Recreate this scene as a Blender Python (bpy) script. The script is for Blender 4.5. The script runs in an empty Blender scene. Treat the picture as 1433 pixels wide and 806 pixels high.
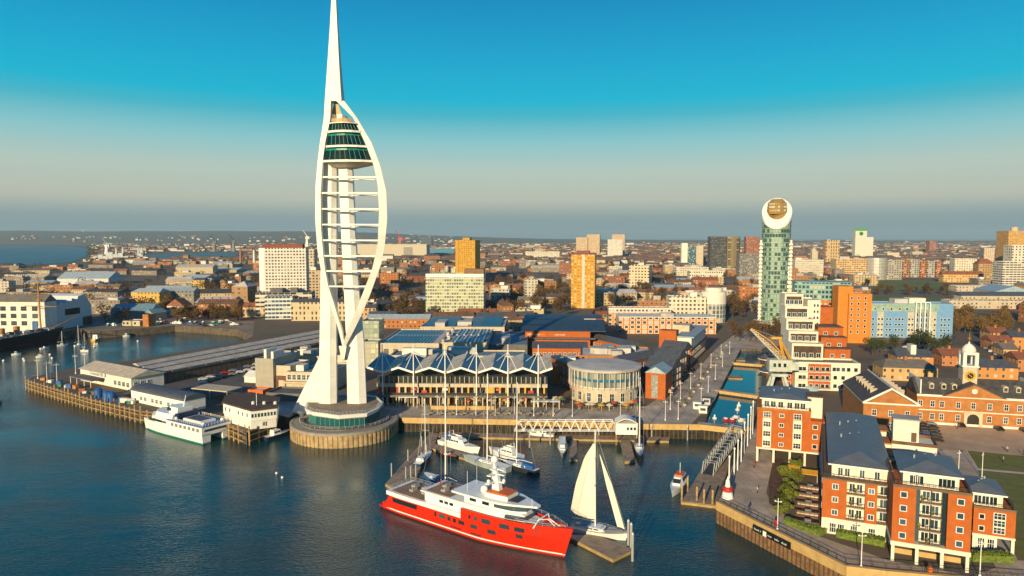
import bpy, math, random
from mathutils import Vector, noise
R = math.radians
SC = bpy.context.scene
COL = SC.collection
random.seed(7)
# ---------------------------------------------------------------- camera
F, CX, CY, HC, HOR = 960.0, 716.5, 403.0, 72.0, 333.0     # focal length / centre / horizon of the 1433 px photograph, camera height in m
PITCH = math.atan((CY - HOR) / F)
CP, SP = math.cos(PITCH), math.sin(PITCH)
cam = bpy.data.objects.new('camera', bpy.data.cameras.new('camera'))
COL.objects.link(cam)
cam.location = (0, 0, HC)
cam.rotation_euler = (math.pi / 2 - PITCH, 0, 0)
cam.data.sensor_width = 36
cam.data.lens = 36 * F / 1433
cam.data.clip_start = 1
cam.data.clip_end = 60000
SC.camera = cam
# ---------------------------------------------------------------- world, sun, exposure
SUN_EL, SUN_AZ = 14.5, 23.0            # sun is behind the camera, 23 degrees to its left
SUN_STRENGTH = 5.0
sun = bpy.data.objects.new('sun', bpy.data.lights.new('sun', 'SUN'))
COL.objects.link(sun)
sun.data.energy = SUN_STRENGTH
sun.data.color = (1.0, 0.79, 0.46)
sun.data.angle = R(0.5)
sun.rotation_euler = (R(90 - SUN_EL), 0, -R(SUN_AZ))
SC.view_settings.view_transform = 'Standard'
SC.view_settings.look = 'None'
SC.view_settings.exposure = 0.38
SC.view_settings.gamma = 1.0
SC.view_settings.use_curve_mapping = False
SC.cycles.use_denoising = True
SC.cycles.max_bounces = 6
SC.cycles.diffuse_bounces = 3
SC.cycles.glossy_bounces = 3
SC.cycles.transmission_bounces = 3
SC.cycles.volume_bounces = 0
SC.cycles.caustics_reflective = False
SC.cycles.caustics_refractive = False
SC.cycles.sample_clamp_indirect = 4

def lin(r, g, b):
    def c(v):
        v /= 255.0
        return v / 12.92 if v <= 0.04045 else ((v + 0.055) / 1.055) ** 2.4
    return (c(r), c(g), c(b), 1)

w = bpy.data.worlds.new('World')
SC.world = w
w.use_nodes = True
nt = w.node_tree
nt.nodes.clear()
wo = nt.nodes.new('ShaderNodeOutputWorld')
bg = nt.nodes.new('ShaderNodeBackground')
sky = nt.nodes.new('ShaderNodeTexSky')
sky.sky_type = 'NISHITA'
sky.sun_disc = False
sky.sun_elevation = R(SUN_EL)
sky.sun_rotation = R(180 + SUN_AZ)
sky.air_density = 1.0
sky.dust_density = 1.0
sky.ozone_density = 2.0
tc = nt.nodes.new('ShaderNodeTexCoord')
sx = nt.nodes.new('ShaderNodeSeparateXYZ')
mr = nt.nodes.new('ShaderNodeMapRange')
mr.inputs[1].default_value = -0.05
mr.inputs[2].default_value = 1.0
cr = nt.nodes.new('ShaderNodeValToRGB')
stops = [(-.05, (90, 116, 128)), (0.0, (108, 138, 150)), (.030, (140, 160, 162)), (.054, (188, 192, 176)), (.095, (184, 202, 190)),
         (.135, (140, 200, 204)), (.172, (62, 182, 202)), (.192, (0, 182, 212)), (.25, (0, 165, 208)), (.33, (0, 138, 192)), (.55, (0, 92, 160)), (1.0, (8, 70, 135))]
el = cr.color_ramp.elements
while len(el) > 1:
    el.remove(el[-1])
for i, (z, c) in enumerate(stops):
    p = (z + .05) / 1.05
    e = el[0] if i == 0 else el.new(p)
    e.position = p
    e.color = lin(*c)
k1 = nt.nodes.new('ShaderNodeMix'); k1.data_type = 'RGBA'; k1.blend_type = 'MIX'
k1.inputs[0].default_value = 0.97
ks = nt.nodes.new('ShaderNodeMix'); ks.data_type = 'RGBA'; ks.blend_type = 'MULTIPLY'
ks.inputs[0].default_value = 1.0
ks.inputs[7].default_value = (1, 1, 1, 1)
sc_ = nt.nodes.new('ShaderNodeVectorMath'); sc_.operation = 'SCALE'; sc_.inputs[3].default_value = 7.6
nt.links.new(tc.outputs['Generated'], sx.inputs[0])
nt.links.new(sx.outputs[2], mr.inputs[0])
nt.links.new(mr.outputs[0], cr.inputs[0])
nt.links.new(cr.outputs[0], sc_.inputs[0])
nt.links.new(sky.outputs[0], ks.inputs[6])
nt.links.new(ks.outputs[2], k1.inputs[6])
nt.links.new(sc_.outputs[0], k1.inputs[7])
nt.links.new(k1.outputs[2], bg.inputs[0])
bg.inputs[1].default_value = 0.1
nt.links.new(bg.outputs[0], wo.inputs[0])

# ---------------------------------------------------------------- view geometry (where a point of the photo meets a level, or a depth)
def ray(u, v):
    a, b = (u - CX) / F, (CY - v) / F
    return a, CP + b * SP, -SP + b * CP
def G(u, v, z=5.0):
    x, y, d = ray(u, v)
    t = (z - HC) / d
    return x * t, y * t
def W(u, v, y):
    x, yy, d = ray(u, v)
    t = y / yy
    return x * t, y, HC + d * t
def ZV(v, y):
    return W(CX, v, y)[2]
def proj(x, y, z):
    d = y * CP + (HC - z) * SP
    up = y * SP + (z - HC) * CP
    return CX + F * x / d, CY - F * up / d
def XU(u, y, z):
    return (u - CX) / F * (y * CP + (HC - z) * SP)
def frame(a, b, z=5.0):
    """two ground points of the photo -> origin, rotation about z, width of the facade between them"""
    p, q = G(*a, z), G(*b, z)
    return p, math.atan2(q[1] - p[1], q[0] - p[0]), math.hypot(q[0] - p[0], q[1] - p[1])
def lerp(a, b, t):
    return a + (b - a) * t

# ---------------------------------------------------------------- mesh builder
class MB:
    def __init__(s):
        s.v, s.f, s.m = [], [], []
    def add(s, vs, fs, mi=0):
        o = len(s.v)
        s.v += [tuple(p) for p in vs]
        s.f += [tuple(i + o for i in f) for f in fs]
        s.m += [mi] * len(fs)
        return s
    def box(s, x0, x1, y0, y1, z0, z1, mi=0):
        return s.add([(x0, y0, z0), (x1, y0, z0), (x1, y1, z0), (x0, y1, z0), (x0, y0, z1), (x1, y0, z1), (x1, y1, z1), (x0, y1, z1)],
                     [(3, 2, 1, 0), (4, 5, 6, 7), (0, 1, 5, 4), (1, 2, 6, 5), (2, 3, 7, 6), (3, 0, 4, 7)], mi)
    def prism(s, poly, z0, z1, mi=0, bottom=True, top=True):
        n = len(poly)
        a = sum(poly[i][0] * poly[(i + 1) % n][1] - poly[(i + 1) % n][0] * poly[i][1] for i in range(n))
        if a < 0:
            poly = poly[::-1]
        vs = [(p[0], p[1], z0) for p in poly] + [(p[0], p[1], z1) for p in poly]
        fs = [(i, (i + 1) % n, n + (i + 1) % n, n + i) for i in range(n)]
        if top: fs.append(tuple(range(n, 2 * n)))
        if bottom: fs.append(tuple(range(n - 1, -1, -1)))
        return s.add(vs, fs, mi)
    def sheet(s, poly, z, mi=0):
        n = len(poly)
        a = sum(poly[i][0] * poly[(i + 1) % n][1] - poly[(i + 1) % n][0] * poly[i][1] for i in range(n))
        if a < 0:
            poly = poly[::-1]
        return s.add([(p[0], p[1], z) for p in poly], [tuple(range(n))], mi)
    def tube(s, pts, r, n=6, mi=0, caps=True):
        pts = [Vector(p) for p in pts]
        rs = r if isinstance(r, (list, tuple)) else [r] * len(pts)
        vs, fs = [], []
        for i, p in enumerate(pts):
            t = (pts[min(i + 1, len(pts) - 1)] - pts[max(i - 1, 0)]).normalized()
            a = t.cross(Vector((0, 0, 1)))
            if a.length < 1e-3: a = Vector((1, 0, 0))
            a.normalize(); b = t.cross(a)
            for k in range(n):
                q = 2 * math.pi * (k + .5) / n
                vs.append(p + (a * math.cos(q) + b * math.sin(q)) * rs[i])
        for i in range(len(pts) - 1):
            for k in range(n):
                fs.append((i * n + k, (i + 1) * n + k, (i + 1) * n + (k + 1) % n, i * n + (k + 1) % n))
        if caps:
            fs.append(tuple(range(n))); fs.append(tuple(range(len(vs) - 1, len(vs) - n - 1, -1)))
        return s.add(vs, fs, mi)
    def loft(s, rings, mi=0, caps=True, close=True):
        n = len(rings[0])
        vs = [p for r in rings for p in r]
        fs = []
        for i in range(len(rings) - 1):
            for k in range(n if close else n - 1):
                fs.append((i * n + k, i * n + (k + 1) % n, (i + 1) * n + (k + 1) % n, (i + 1) * n + k))
        if caps:
            fs.append(tuple(range(n - 1, -1, -1))); fs.append(tuple(range((len(rings) - 1) * n, len(rings) * n)))
        return s.add(vs, fs, mi)
    def lathe(s, prof, n=16, c=(0, 0), mi=0, a0=0, a1=2 * math.pi, sx=1, sy=1):
        full = abs(a1 - a0 - 2 * math.pi) < 1e-6
        k = n if full else n + 1
        rings = [[(c[0] + sx * r * math.cos(a0 + (a1 - a0) * i / n), c[1] + sy * r * math.sin(a0 + (a1 - a0) * i / n), z) for i in range(k)] for r, z in prof]
        return s.loft(rings, mi, caps=full, close=full)
    def gable(s, x0, x1, y0, y1, z0, h, axis='x', mi=0, over=0.0, hip=0.0):
        x0 -= over; x1 += over; y0 -= over; y1 += over
        if axis == 'x':
            m = (y0 + y1) / 2
            a, b = (x0 + hip, m, z0 + h), (x1 - hip, m, z0 + h)
            vs = [(x0, y0, z0), (x1, y0, z0), (x1, y1, z0), (x0, y1, z0), a, b]
            fs = [(0, 1, 5, 4), (2, 3, 4, 5), (1, 2, 5), (3, 0, 4), (3, 2, 1, 0)]
        else:
            m = (x0 + x1) / 2
            a, b = (m, y0 + hip, z0 + h), (m, y1 - hip, z0 + h)
            vs = [(x0, y0, z0), (x1, y0, z0), (x1, y1, z0), (x0, y1, z0), a, b]
            fs = [(1, 2, 5, 4), (3, 0, 4, 5), (0, 1, 4), (2, 3, 5), (3, 2, 1, 0)]
        return s.add(vs, fs, mi)
    def shell(s, x0, x1, y0, y1, z0, z1, t=0.35, drop=0.8, mi=0):
        """four walls whose parapet stands proud of the roof"""
        o = [(x0, y0), (x1, y0), (x1, y1), (x0, y1)]
        i = [(x0 + t, y0 + t), (x1 - t, y0 + t), (x1 - t, y1 - t), (x0 + t, y1 - t)]
        vs = [(*p, z0) for p in o] + [(*p, z1) for p in o] + [(*p, z1) for p in i] + [(*p, z1 - drop) for p in i]
        fs = []
        for k in range(4):
            j = (k + 1) % 4
            fs += [(k, j, 4 + j, 4 + k), (4 + k, 4 + j, 8 + j, 8 + k), (8 + k, 8 + j, 12 + j, 12 + k)]
        return s.add(vs, fs, mi)
    def mesh(s, name, mats, smooth=False):
        me = bpy.data.meshes.new(name)
        me.from_pydata(s.v, [], s.f)
        mats = mats if isinstance(mats, (list, tuple)) else [mats]
        for m in mats:
            if m: me.materials.append(m)
        if len(mats) > 1: me.polygons.foreach_set('material_index', s.m)
        if smooth: me.polygons.foreach_set('use_smooth', [True] * len(s.f))
        me.update()
        return me
    def obj(s, name, mats, parent=None, loc=(0, 0, 0), rz=0.0, smooth=False):
        return put(name, s.mesh(name, mats, smooth), parent, loc, rz)

def put(name, me, parent=None, loc=(0, 0, 0), rz=0.0):
    o = bpy.data.objects.new(name, me)
    COL.objects.link(o)
    o.location = loc
    o.rotation_euler = (0, 0, rz)
    if parent: o.parent = parent
    return o
def tag(o, label, cat, group=None):
    o['label'] = label; o['category'] = cat
    if group: o['group'] = group
    return o
def thing(name, label, cat, loc=(0, 0, 0), rz=0.0, group=None):
    return tag(put(name, None, None, loc, rz), label, cat, group)
def struct(o, kind='structure'):
    o['kind'] = kind
    return o
def clone(root, loc, rz=None, label=None, group=None, scale=None):
    c = root.copy(); COL.objects.link(c); c.location = loc
    if rz is not None: c.rotation_euler = (0, 0, rz)
    if label: c['label'] = label
    if group: c['group'] = group
    if scale: c.scale = scale if isinstance(scale, tuple) else (scale,) * 3
    for ch in root.children:
        d = ch.copy(); COL.objects.link(d); d.parent = c
        for g in ch.children:
            e = g.copy(); COL.objects.link(e); e.parent = d
    return c

# ---------------------------------------------------------------- materials
MATS = {}
def nn(t, typ, **kw):
    n = t.nodes.new(typ)
    for k, v in kw.items(): setattr(n, k, v)
    return n
def mth(t, op, a, b=None, c=None):
    n = nn(t, 'ShaderNodeMath', operation=op)
    for i, x in enumerate((a, b, c)):
        if x is None: continue
        if isinstance(x, (int, float)): n.inputs[i].default_value = x
        else: t.links.new(x, n.inputs[i])
    return n.outputs[0]
def mixc(t, f, a, b):
    n = nn(t, 'ShaderNodeMix', data_type='RGBA')
    for i, x in ((0, f), (6, a), (7, b)):
        if isinstance(x, (int, float)): n.inputs[i].default_value = x
        elif isinstance(x, tuple): n.inputs[i].default_value = x if len(x) == 4 else (*x, 1)
        else: t.links.new(x, n.inputs[i])
    return n.outputs[2]
def base(name):
    m = bpy.data.materials.new(name)
    m.use_nodes = True
    t = m.node_tree
    return m, t, t.nodes['Principled BSDF']
def mat(name, c, rough=0.7, metal=0.0, var=0.18, scale=0.4, c2=None, bump=0.0, stripe=None, spec=None):
    """painted, rendered, brick or roof surface: a base colour broken by weathering noise; stripe = (axis, spacing, share, colour) for seams or boards"""
    if name in MATS: return MATS[name]
    m, t, b = base(name)
    tc = nn(t, 'ShaderNodeTexCoord')
    n1 = nn(t, 'ShaderNodeTexNoise'); n1.inputs['Scale'].default_value = scale; n1.inputs['Detail'].default_value = 6; n1.inputs['Roughness'].default_value = .65
    t.links.new(tc.outputs['Object'], n1.inputs['Vector'])
    f = nn(t, 'ShaderNodeMapRange'); f.inputs[1].default_value = .32; f.inputs[2].default_value = .68
    t.links.new(n1.outputs[0], f.inputs[0])
    c2 = c2 or tuple(x * (1 - var * 1.6) for x in c)
    hi = tuple(min(1, x * (1 + var * .6)) for x in c)
    col = mixc(t, f.outputs[0], c2, hi)
    if stripe:
        ax, sp, sh, sc = stripe
        s3 = nn(t, 'ShaderNodeSeparateXYZ'); t.links.new(tc.outputs['Object'], s3.inputs[0])
        fr = mth(t, 'FRACT', mth(t, 'DIVIDE', s3.outputs['xyz'.index(ax)], sp))
        col = mixc(t, mth(t, 'LESS_THAN', fr, sh), col, sc)
    t.links.new(col, b.inputs['Base Color'])
    b.inputs['Roughness'].default_value = rough
    b.inputs['Metallic'].default_value = metal
    if spec is not None: b.inputs['Specular IOR Level'].default_value = spec
    if bump:
        bp = nn(t, 'ShaderNodeBump'); bp.inputs['Strength'].default_value = bump; bp.inputs['Distance'].default_value = .2
        t.links.new(n1.outputs[0], bp.inputs['Height']); t.links.new(bp.outputs[0], b.inputs['Normal'])
    MATS[name] = m
    return m
def glass(name, c=(0.015, 0.03, 0.04), rough=0.06, var=0.6, metal=0.0):
    if name in MATS: return MATS[name]
    m, t, b = base(name)
    oi = nn(t, 'ShaderNodeObjectInfo')
    col = mixc(t, mth(t, 'POWER', oi.outputs['Random'], 2.2), tuple(x * (1 - var * .5) for x in c), tuple(min(1, x * (1 + var * 3) + .02) for x in c))
    t.links.new(col, b.inputs['Base Color'])
    b.inputs['Roughness'].default_value = rough
    b.inputs['Metallic'].default_value = metal
    b.inputs['IOR'].default_value = 1.5
    MATS[name] = m
    return m
def facade(name, wall, pane=(0.02, 0.03, 0.04), px=3.0, pz=3.0, wx=0.5, wz=0.5, frame=None, fw=0.08, band=None, cyl=0.0, light=(0.5, 0.45, 0.35), lightp=0.25, vert=None, z0=0.0, rough=0.75, off=0.25):
    """wall with real-size rows of windows: px, pz = window spacing in m, wx, wz = share of the cell that is window; each window gets its own tone (blinds, dark rooms)"""
    if name in MATS: return MATS[name]
    m, t, b = base(name)
    tc = nn(t, 'ShaderNodeTexCoord')
    so = nn(t, 'ShaderNodeSeparateXYZ'); t.links.new(tc.outputs['Object'], so.inputs[0])
    sn = nn(t, 'ShaderNodeSeparateXYZ'); t.links.new(tc.outputs['Normal'], sn.inputs[0])
    if cyl:
        h = mth(t, 'MULTIPLY', mth(t, 'ARCTAN2', so.outputs[1], so.outputs[0]), cyl)
        side = 0.0
    else:
        side = mth(t, 'GREATER_THAN', mth(t, 'ABSOLUTE', sn.outputs[0]), .7)
        h = mth(t, 'ADD', mth(t, 'MULTIPLY', so.outputs[0], mth(t, 'SUBTRACT', 1.0, side)), mth(t, 'MULTIPLY', so.outputs[1], side))
    hx = mth(t, 'ADD', mth(t, 'DIVIDE', h, px), off)
    hz = mth(t, 'ADD', mth(t, 'DIVIDE', mth(t, 'SUBTRACT', so.outputs[2], z0), pz), 0.0)
    fx = mth(t, 'ABSOLUTE', mth(t, 'SUBTRACT', mth(t, 'FRACT', hx), .5))
    fz = mth(t, 'ABSOLUTE', mth(t, 'SUBTRACT', mth(t, 'FRACT', hz), .5))
    flat = mth(t, 'LESS_THAN', mth(t, 'ABSOLUTE', sn.outputs[2]), .5)
    up = mth(t, 'GREATER_THAN', so.outputs[2], z0)
    def inside(ex, ez):
        return mth(t, 'MULTIPLY', mth(t, 'MULTIPLY', mth(t, 'LESS_THAN', fx, ex), mth(t, 'LESS_THAN', fz, ez)), mth(t, 'MULTIPLY', flat, up))
    win = inside(wx / 2, wz / 2)
    cb = nn(t, 'ShaderNodeCombineXYZ')
    t.links.new(mth(t, 'FLOOR', hx), cb.inputs[0]); t.links.new(mth(t, 'FLOOR', hz), cb.inputs[1])
    if not isinstance(side, float): t.links.new(side, cb.inputs[2])
    wn = nn(t, 'ShaderNodeTexWhiteNoise'); t.links.new(cb.outputs[0], wn.inputs['Vector'])
    n1 = nn(t, 'ShaderNodeTexNoise'); n1.inputs['Scale'].default_value = .15; n1.inputs['Detail'].default_value = 5
    t.links.new(tc.outputs['Object'], n1.inputs['Vector'])
    col = mixc(t, n1.outputs[0], tuple(x * .72 for x in wall), tuple(min(1, x * 1.2) for x in wall))
    if band:
        col = mixc(t, mth(t, 'MULTIPLY', mth(t, 'GREATER_THAN', fz, band[0]), flat), col, band[1])
    if vert:
        col = mixc(t, mth(t, 'MULTIPLY', mth(t, 'GREATER_THAN', fx, vert[0]), flat), col, vert[1])
    if frame:
        col = mixc(t, inside(wx / 2 + fw / px, wz / 2 + fw / pz), col, frame)
    pv = mixc(t, wn.outputs[0], tuple(x * .5 for x in pane), tuple(x * 1.6 for x in pane))
    pv = mixc(t, mth(t, 'LESS_THAN', wn.outputs[0], lightp), pv, light)
    col = mixc(t, win, col, pv)
    t.links.new(col, b.inputs['Base Color'])
    t.links.new(mth(t, 'SUBTRACT', rough, mth(t, 'MULTIPLY', win, rough - .12)), b.inputs['Roughness'])
    bp = nn(t, 'ShaderNodeBump'); bp.inputs['Strength'].default_value = .8; bp.inputs['Distance'].default_value = .25
    t.links.new(mth(t, 'SUBTRACT', 1.0, win), bp.inputs['Height']); t.links.new(bp.outputs[0], b.inputs['Normal'])
    MATS[name] = m
    return m

WHITE = mat('white_paint', (.80, .78, .73), .55, var=.07)
WHITE2 = mat('white_render', (.74, .70, .62), .75, var=.12, scale=.2)
GELCOAT = mat('white_gelcoat', (.82, .82, .80), .25, var=.05)
CREAM = mat('cream_stone', (.55, .46, .33), .8, var=.15)
CONC = mat('concrete', (.42, .39, .35), .85, var=.22, scale=.25)
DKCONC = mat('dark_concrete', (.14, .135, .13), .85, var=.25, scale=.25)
BRICK = mat('orange_brick', (.43, .105, .014), .85, var=.14, scale=.5)
BRICK2 = mat('brown_brick', (.42, .165, .045), .85, var=.2, scale=.4)
DKBRICK = mat('dark_brick', (.17, .075, .045), .85, var=.25)
SLATE = mat('grey_slate', (.085, .095, .115), .6, var=.25, scale=.6)
SEAM = mat('seamed_grey_metal', (.13, .15, .175), .45, var=.15, stripe=('x', .9, .09, (.07, .08, .1)))
SEAMY = mat('seamed_metal_y', (.13, .15, .175), .45, var=.15, stripe=('y', .9, .09, (.07, .08, .1)))
FELT = mat('roof_felt', (.28, .25, .22), .9, var=.3, scale=.12)
LTROOF = mat('pale_roof_membrane', (.55, .52, .48), .8, var=.2, scale=.12)
BROWNROOF = mat('brown_tiled_roof', (.16, .085, .055), .85, var=.3, scale=.3)
REDROOF = mat('red_tiled_roof', (.28, .10, .05), .85, var=.25, scale=.3)
BLUEROOF = mat('blue_grey_sheet_roof', (.22, .32, .38), .5, var=.15, stripe=('x', 2.4, .08, (.14, .2, .25)))
STEEL = mat('galvanised_steel', (.45, .46, .46), .45, metal=.3, var=.15)
DKSTEEL = mat('dark_steel', (.03, .033, .037), .5, var=.2)
TIMBER = mat('timber_decking', (.28, .20, .13), .85, var=.3, scale=.8, stripe=('x', .6, .12, (.09, .065, .045)))
PILEWOOD = mat('weathered_pile_timber', (.46, .30, .12), .9, var=.4, scale=.8)
GLASS = glass('window_glass')
TEALGL = glass('teal_glass', (.02, .09, .10), var=.5)
NAVY = mat('navy_paint', (.01, .03, .09), .35, var=.1)
BLUEP = mat('blue_paint', (.02, .11, .33), .45, var=.1)
RED = mat('red_hull_paint', (.58, .024, .006), .28, var=.06)
REDDK = mat('red_deck_paint', (.36, .012, .02), .5, var=.1)
TEAK = mat('teak_deck', (.30, .20, .12), .75, var=.2, stripe=('y', .5, .12, (.16, .1, .06)))
BLACK = mat('black_trim', (.012, .012, .014), .4, var=.2)
YELLOW = mat('yellow_paint', (.65, .36, .02), .5, var=.1)
ORANGE = mat('orange_paint', (.62, .12, .01), .5, var=.08)
GREENP = mat('green_paint', (.02, .22, .15), .5)
COPING = mat('ochre_coping_stone', (.52, .34, .13), .8, var=.15, scale=.5)
SHEETPILE = mat('rusty_sheet_piling', (.26, .14, .06), .85, var=.4, scale=1.2, stripe=('x', 1.2, .4, (.10, .055, .03)))
SAILM = mat('sail_cloth', (.78, .72, .60), .8, var=.05)

# ---------------------------------------------------------------- windows and simple buildings
_WM = {}
def win_mesh(w, h, fm, gm, bars=1, transom=True):
    """frame (with glazing bars) and pane of one window: x across, z up from sill, outside is -y"""
    k = (round(w, 2), round(h, 2), fm.name, gm.name, bars, transom)
    if k not in _WM:
        t = .13 if w > .9 else .09
        a = MB()
        a.box(-w / 2, w / 2, -.1, .0, 0, t); a.box(-w / 2, w / 2, -.1, .0, h - t, h)
        a.box(-w / 2, -w / 2 + t, -.1, .0, t, h - t); a.box(w / 2 - t, w / 2, -.1, .0, t, h - t)
        for i in range(bars):
            x = -w / 2 + w * (i + 1) / (bars + 1)
            a.box(x - .04, x + .04, -.09, .0, t, h - t)
        if transom: a.box(-w / 2 + t, w / 2 - t, -.085, .0, h * .55 - .04, h * .55 + .04)
        g = MB().box(-w / 2 + t, w / 2 - t, -.05, .01, t, h - t)
        _WM[k] = (a.mesh('window', fm), g.mesh('pane', gm))
    return _WM[k]
def windows(th, pts, w, h, face='front', W_=0, y=0.0, fm=None, gm=None, bars=1, transom=True, name='window', limit=100):
    """one window part (frame) with a pane sub-part for each (x, z) of pts on a face of the thing"""
    fm = fm or WHITE; gm = gm or GLASS
    a, g = win_mesh(w, h, fm, gm, bars, transom)
    n0 = sum(1 for c in th.children if c.name.startswith(name))
    rest = MB()
    for i, (x, z) in enumerate(pts):
        if face == 'front': loc, rz = (x, y - .01, z), 0
        elif face == 'right': loc, rz = (W_ + .01, x, z), math.pi / 2
        else: loc, rz = (-.01 + y, x, z), -math.pi / 2
        if n0 + i < limit:
            f = put(name, a, th, loc, rz)
            put('pane', g, f)
        else:
            c, s = math.cos(rz), math.sin(rz)
            for me, mi in ((a, 0), (g, 1)):
                rest.add([(loc[0] + p.co.x * c - p.co.y * s, loc[1] + p.co.x * s + p.co.y * c, loc[2] + p.co.z) for p in me.vertices], [tuple(p.vertices) for p in me.polygons], mi)
    if rest.v:
        struct(rest.obj(name, [fm, gm], th), 'stuff')
def grid(x0, x1, nx, z0, z1, nz):
    return [(x0 + (x1 - x0) * (i + .5) / nx, z0 + (z1 - z0) * j / nz) for j in range(nz) for i in range(nx)]
def span(u0, vb, u1, rz, z=5.0):
    """front-left ground point and width of a facade turned by rz whose other end shows at u1"""
    x, y = G(u0, vb, z)
    k = (u1 - CX) / F
    d0 = y * CP + (HC - z) * SP
    return x, y, (k * d0 - x) / (math.cos(rz) - k * math.sin(rz) * CP)
def building(name, label, cat, u0, u1, vb, vt, dep, wall, roof=None, rz=-8, kind='flat', rise=3.0, z=5.0, group=None, plant=0, side=None, over=.4, seed=0, hip=0.0, axis='x', chim=0):
    """plain block: wall and roof parts (plus plant rooms, chimneys), its front foot at the photo's (u0, vb)-(u1, vb), its eave at vt"""
    rz = R(rz)
    x, y, wd = span(u0, vb, u1, rz, z)
    h = ZV(vt, y) - z
    th = thing(name, label, cat, (x, y, z), rz, group)
    th['w'] = wd; th['h'] = h
    rd = random.Random(hash((round(u0), round(vb), seed)) & 0xffff)
    if kind == 'flat':
        MB().shell(0, wd, 0, dep, -1, h, t=min(.5, wd * .04), drop=.7).obj('wall', wall, th)
        MB().box(.3, wd - .3, .3, dep - .3, h - 1.0, h - .65).obj('roof', roof or FELT, th)
        for i in range(plant):
            pw, pd, ph = rd.uniform(.12, .3) * wd, rd.uniform(.2, .4) * dep, rd.uniform(1.8, 3.6)
            px, py = rd.uniform(.08, .9 - pw / wd) * wd, rd.uniform(.1, .55) * dep
            MB().box(px, px + pw, py, py + pd, h - .65, h + ph).obj('plant_room', rd.choice([LTROOF, CONC, WHITE2, DKCONC]), th)
    else:
        MB().box(0, wd, 0, dep, -1, h).obj('wall', wall, th)
        rf = MB().gable(0, wd, 0, dep, h + .01, rise, axis, over=over, hip=hip).obj('roof', roof or SLATE, th)
        for i in range(chim):
            cx = wd * (i + .5) / chim
            MB().box(cx - .5, cx + .5, dep / 2 - .9, dep / 2 + .9, h + rise * .5, h + rise + 1.4).obj('chimney', BRICK2, rf)
    return th

def letters(parent, x0, x1, y, z, h, m, seed=1):
    """a line of lettering too small to read in the photograph: upright strokes of uneven width and height on the board"""
    rd = random.Random(seed); b = MB(); x = x0
    while x < x1:
        for _ in range(rd.randint(4, 8)):
            w_ = h * rd.uniform(.35, .6); hh = h * rd.choice([1, .75, .75, .7])
            if x + w_ > x1: break
            b.box(x, x + w_ * .35, y - .03, y, z, z + hh); b.box(x, x + w_, y - .03, y, z + hh * .4, z + hh * .4 + h * .16); x += w_ + h * .16
        x += h * .5
    return b.obj('lettering', m, parent)
# ================================================================ SETTING
def water_mat():
    m, t, b = base('harbour_water')
    tc = nn(t, 'ShaderNodeTexCoord')
    def wave(scale, sx, sy, det, rot):
        mp = nn(t, 'ShaderNodeMapping'); mp.inputs['Scale'].default_value = (sx, sy, 1); mp.inputs['Rotation'].default_value = (0, 0, R(rot))
        n = nn(t, 'ShaderNodeTexNoise'); n.inputs['Scale'].default_value = scale; n.inputs['Detail'].default_value = det; n.inputs['Roughness'].default_value = .6
        t.links.new(tc.outputs['Object'], mp.inputs[0]); t.links.new(mp.outputs[0], n.inputs['Vector'])
        return n.outputs[0]
    big = wave(.018, 1, 1.4, 3, 10)
    calm = nn(t, 'ShaderNodeMapRange'); calm.inputs[1].default_value = .38; calm.inputs[2].default_value = .62
    t.links.new(big, calm.inputs[0])
    h = mth(t, 'ADD', mth(t, 'MULTIPLY', wave(.20, .8, 1.6, 3, -25), .40), mth(t, 'MULTIPLY', wave(1.0, .8, 1.8, 4, -32), .46))
    bp = nn(t, 'ShaderNodeBump'); bp.inputs['Distance'].default_value = .6
    t.links.new(mth(t, 'ADD', .26, mth(t, 'MULTIPLY', calm.outputs[0], .46)), bp.inputs['Strength'])
    t.links.new(h, bp.inputs['Height']); t.links.new(bp.outputs[0], b.inputs['Normal'])
    t.links.new(mixc(t, calm.outputs[0], (.007, .052, .060), (.003, .036, .047)), b.inputs['Base Color'])
    b.inputs['Roughness'].default_value = .07
    b.inputs['IOR'].default_value = 1.42
    return m
WATER = water_mat()
FARW = mat('far_water', (.02, .12, .17), .4, var=.3, scale=.004, spec=.25)  # teal base colour stands in for the reflection of the higher sky
struct(MB().box(-6000, 6000, -400, 9000, -1.0, 0).obj('harbour_water', WATER))

def ground_mat(name, cols, scale, rough=.9):
    m, t, b = base(name)
    tc = nn(t, 'ShaderNodeTexCoord')
    n1 = nn(t, 'ShaderNodeTexNoise'); n1.inputs['Scale'].default_value = scale; n1.inputs['Detail'].default_value = 9; n1.inputs['Roughness'].default_value = .72
    t.links.new(tc.outputs['Object'], n1.inputs['Vector'])
    c = nn(t, 'ShaderNodeValToRGB'); e = c.color_ramp.elements
    for i, (p, k) in enumerate(cols):
        q = e[i] if i < 2 else e.new(p)
        q.position = p; q.color = (*k, 1)
    t.links.new(n1.outputs[0], c.inputs[0])
    n2 = nn(t, 'ShaderNodeTexNoise'); n2.inputs['Scale'].default_value = scale * 22; n2.inputs['Detail'].default_value = 4
    t.links.new(tc.outputs['Object'], n2.inputs['Vector'])
    t.links.new(mixc(t, mth(t, 'MULTIPLY', n2.outputs[0], .5), c.outputs[0], (.05, .045, .04)), b.inputs['Base Color'])
    b.inputs['Roughness'].default_value = rough
    return m
CITYG = ground_mat('city_ground', [(.30, (.06, .055, .05)), (.42, (.15, .12, .095)), (.52, (.17, .115, .07)), (.62, (.09, .095, .045)), (.72, (.22, .18, .14))], .013)
FARG = ground_mat('far_country', [(.30, (.07, .085, .055)), (.45, (.14, .12, .08)), (.55, (.08, .095, .055)), (.70, (.20, .17, .13))], .0016)
PAVE = mat('promenade_paving', (.48, .38, .28), .8, var=.3, scale=.12, stripe=('x', 3.0, .06, (.30, .25, .20)))
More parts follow.
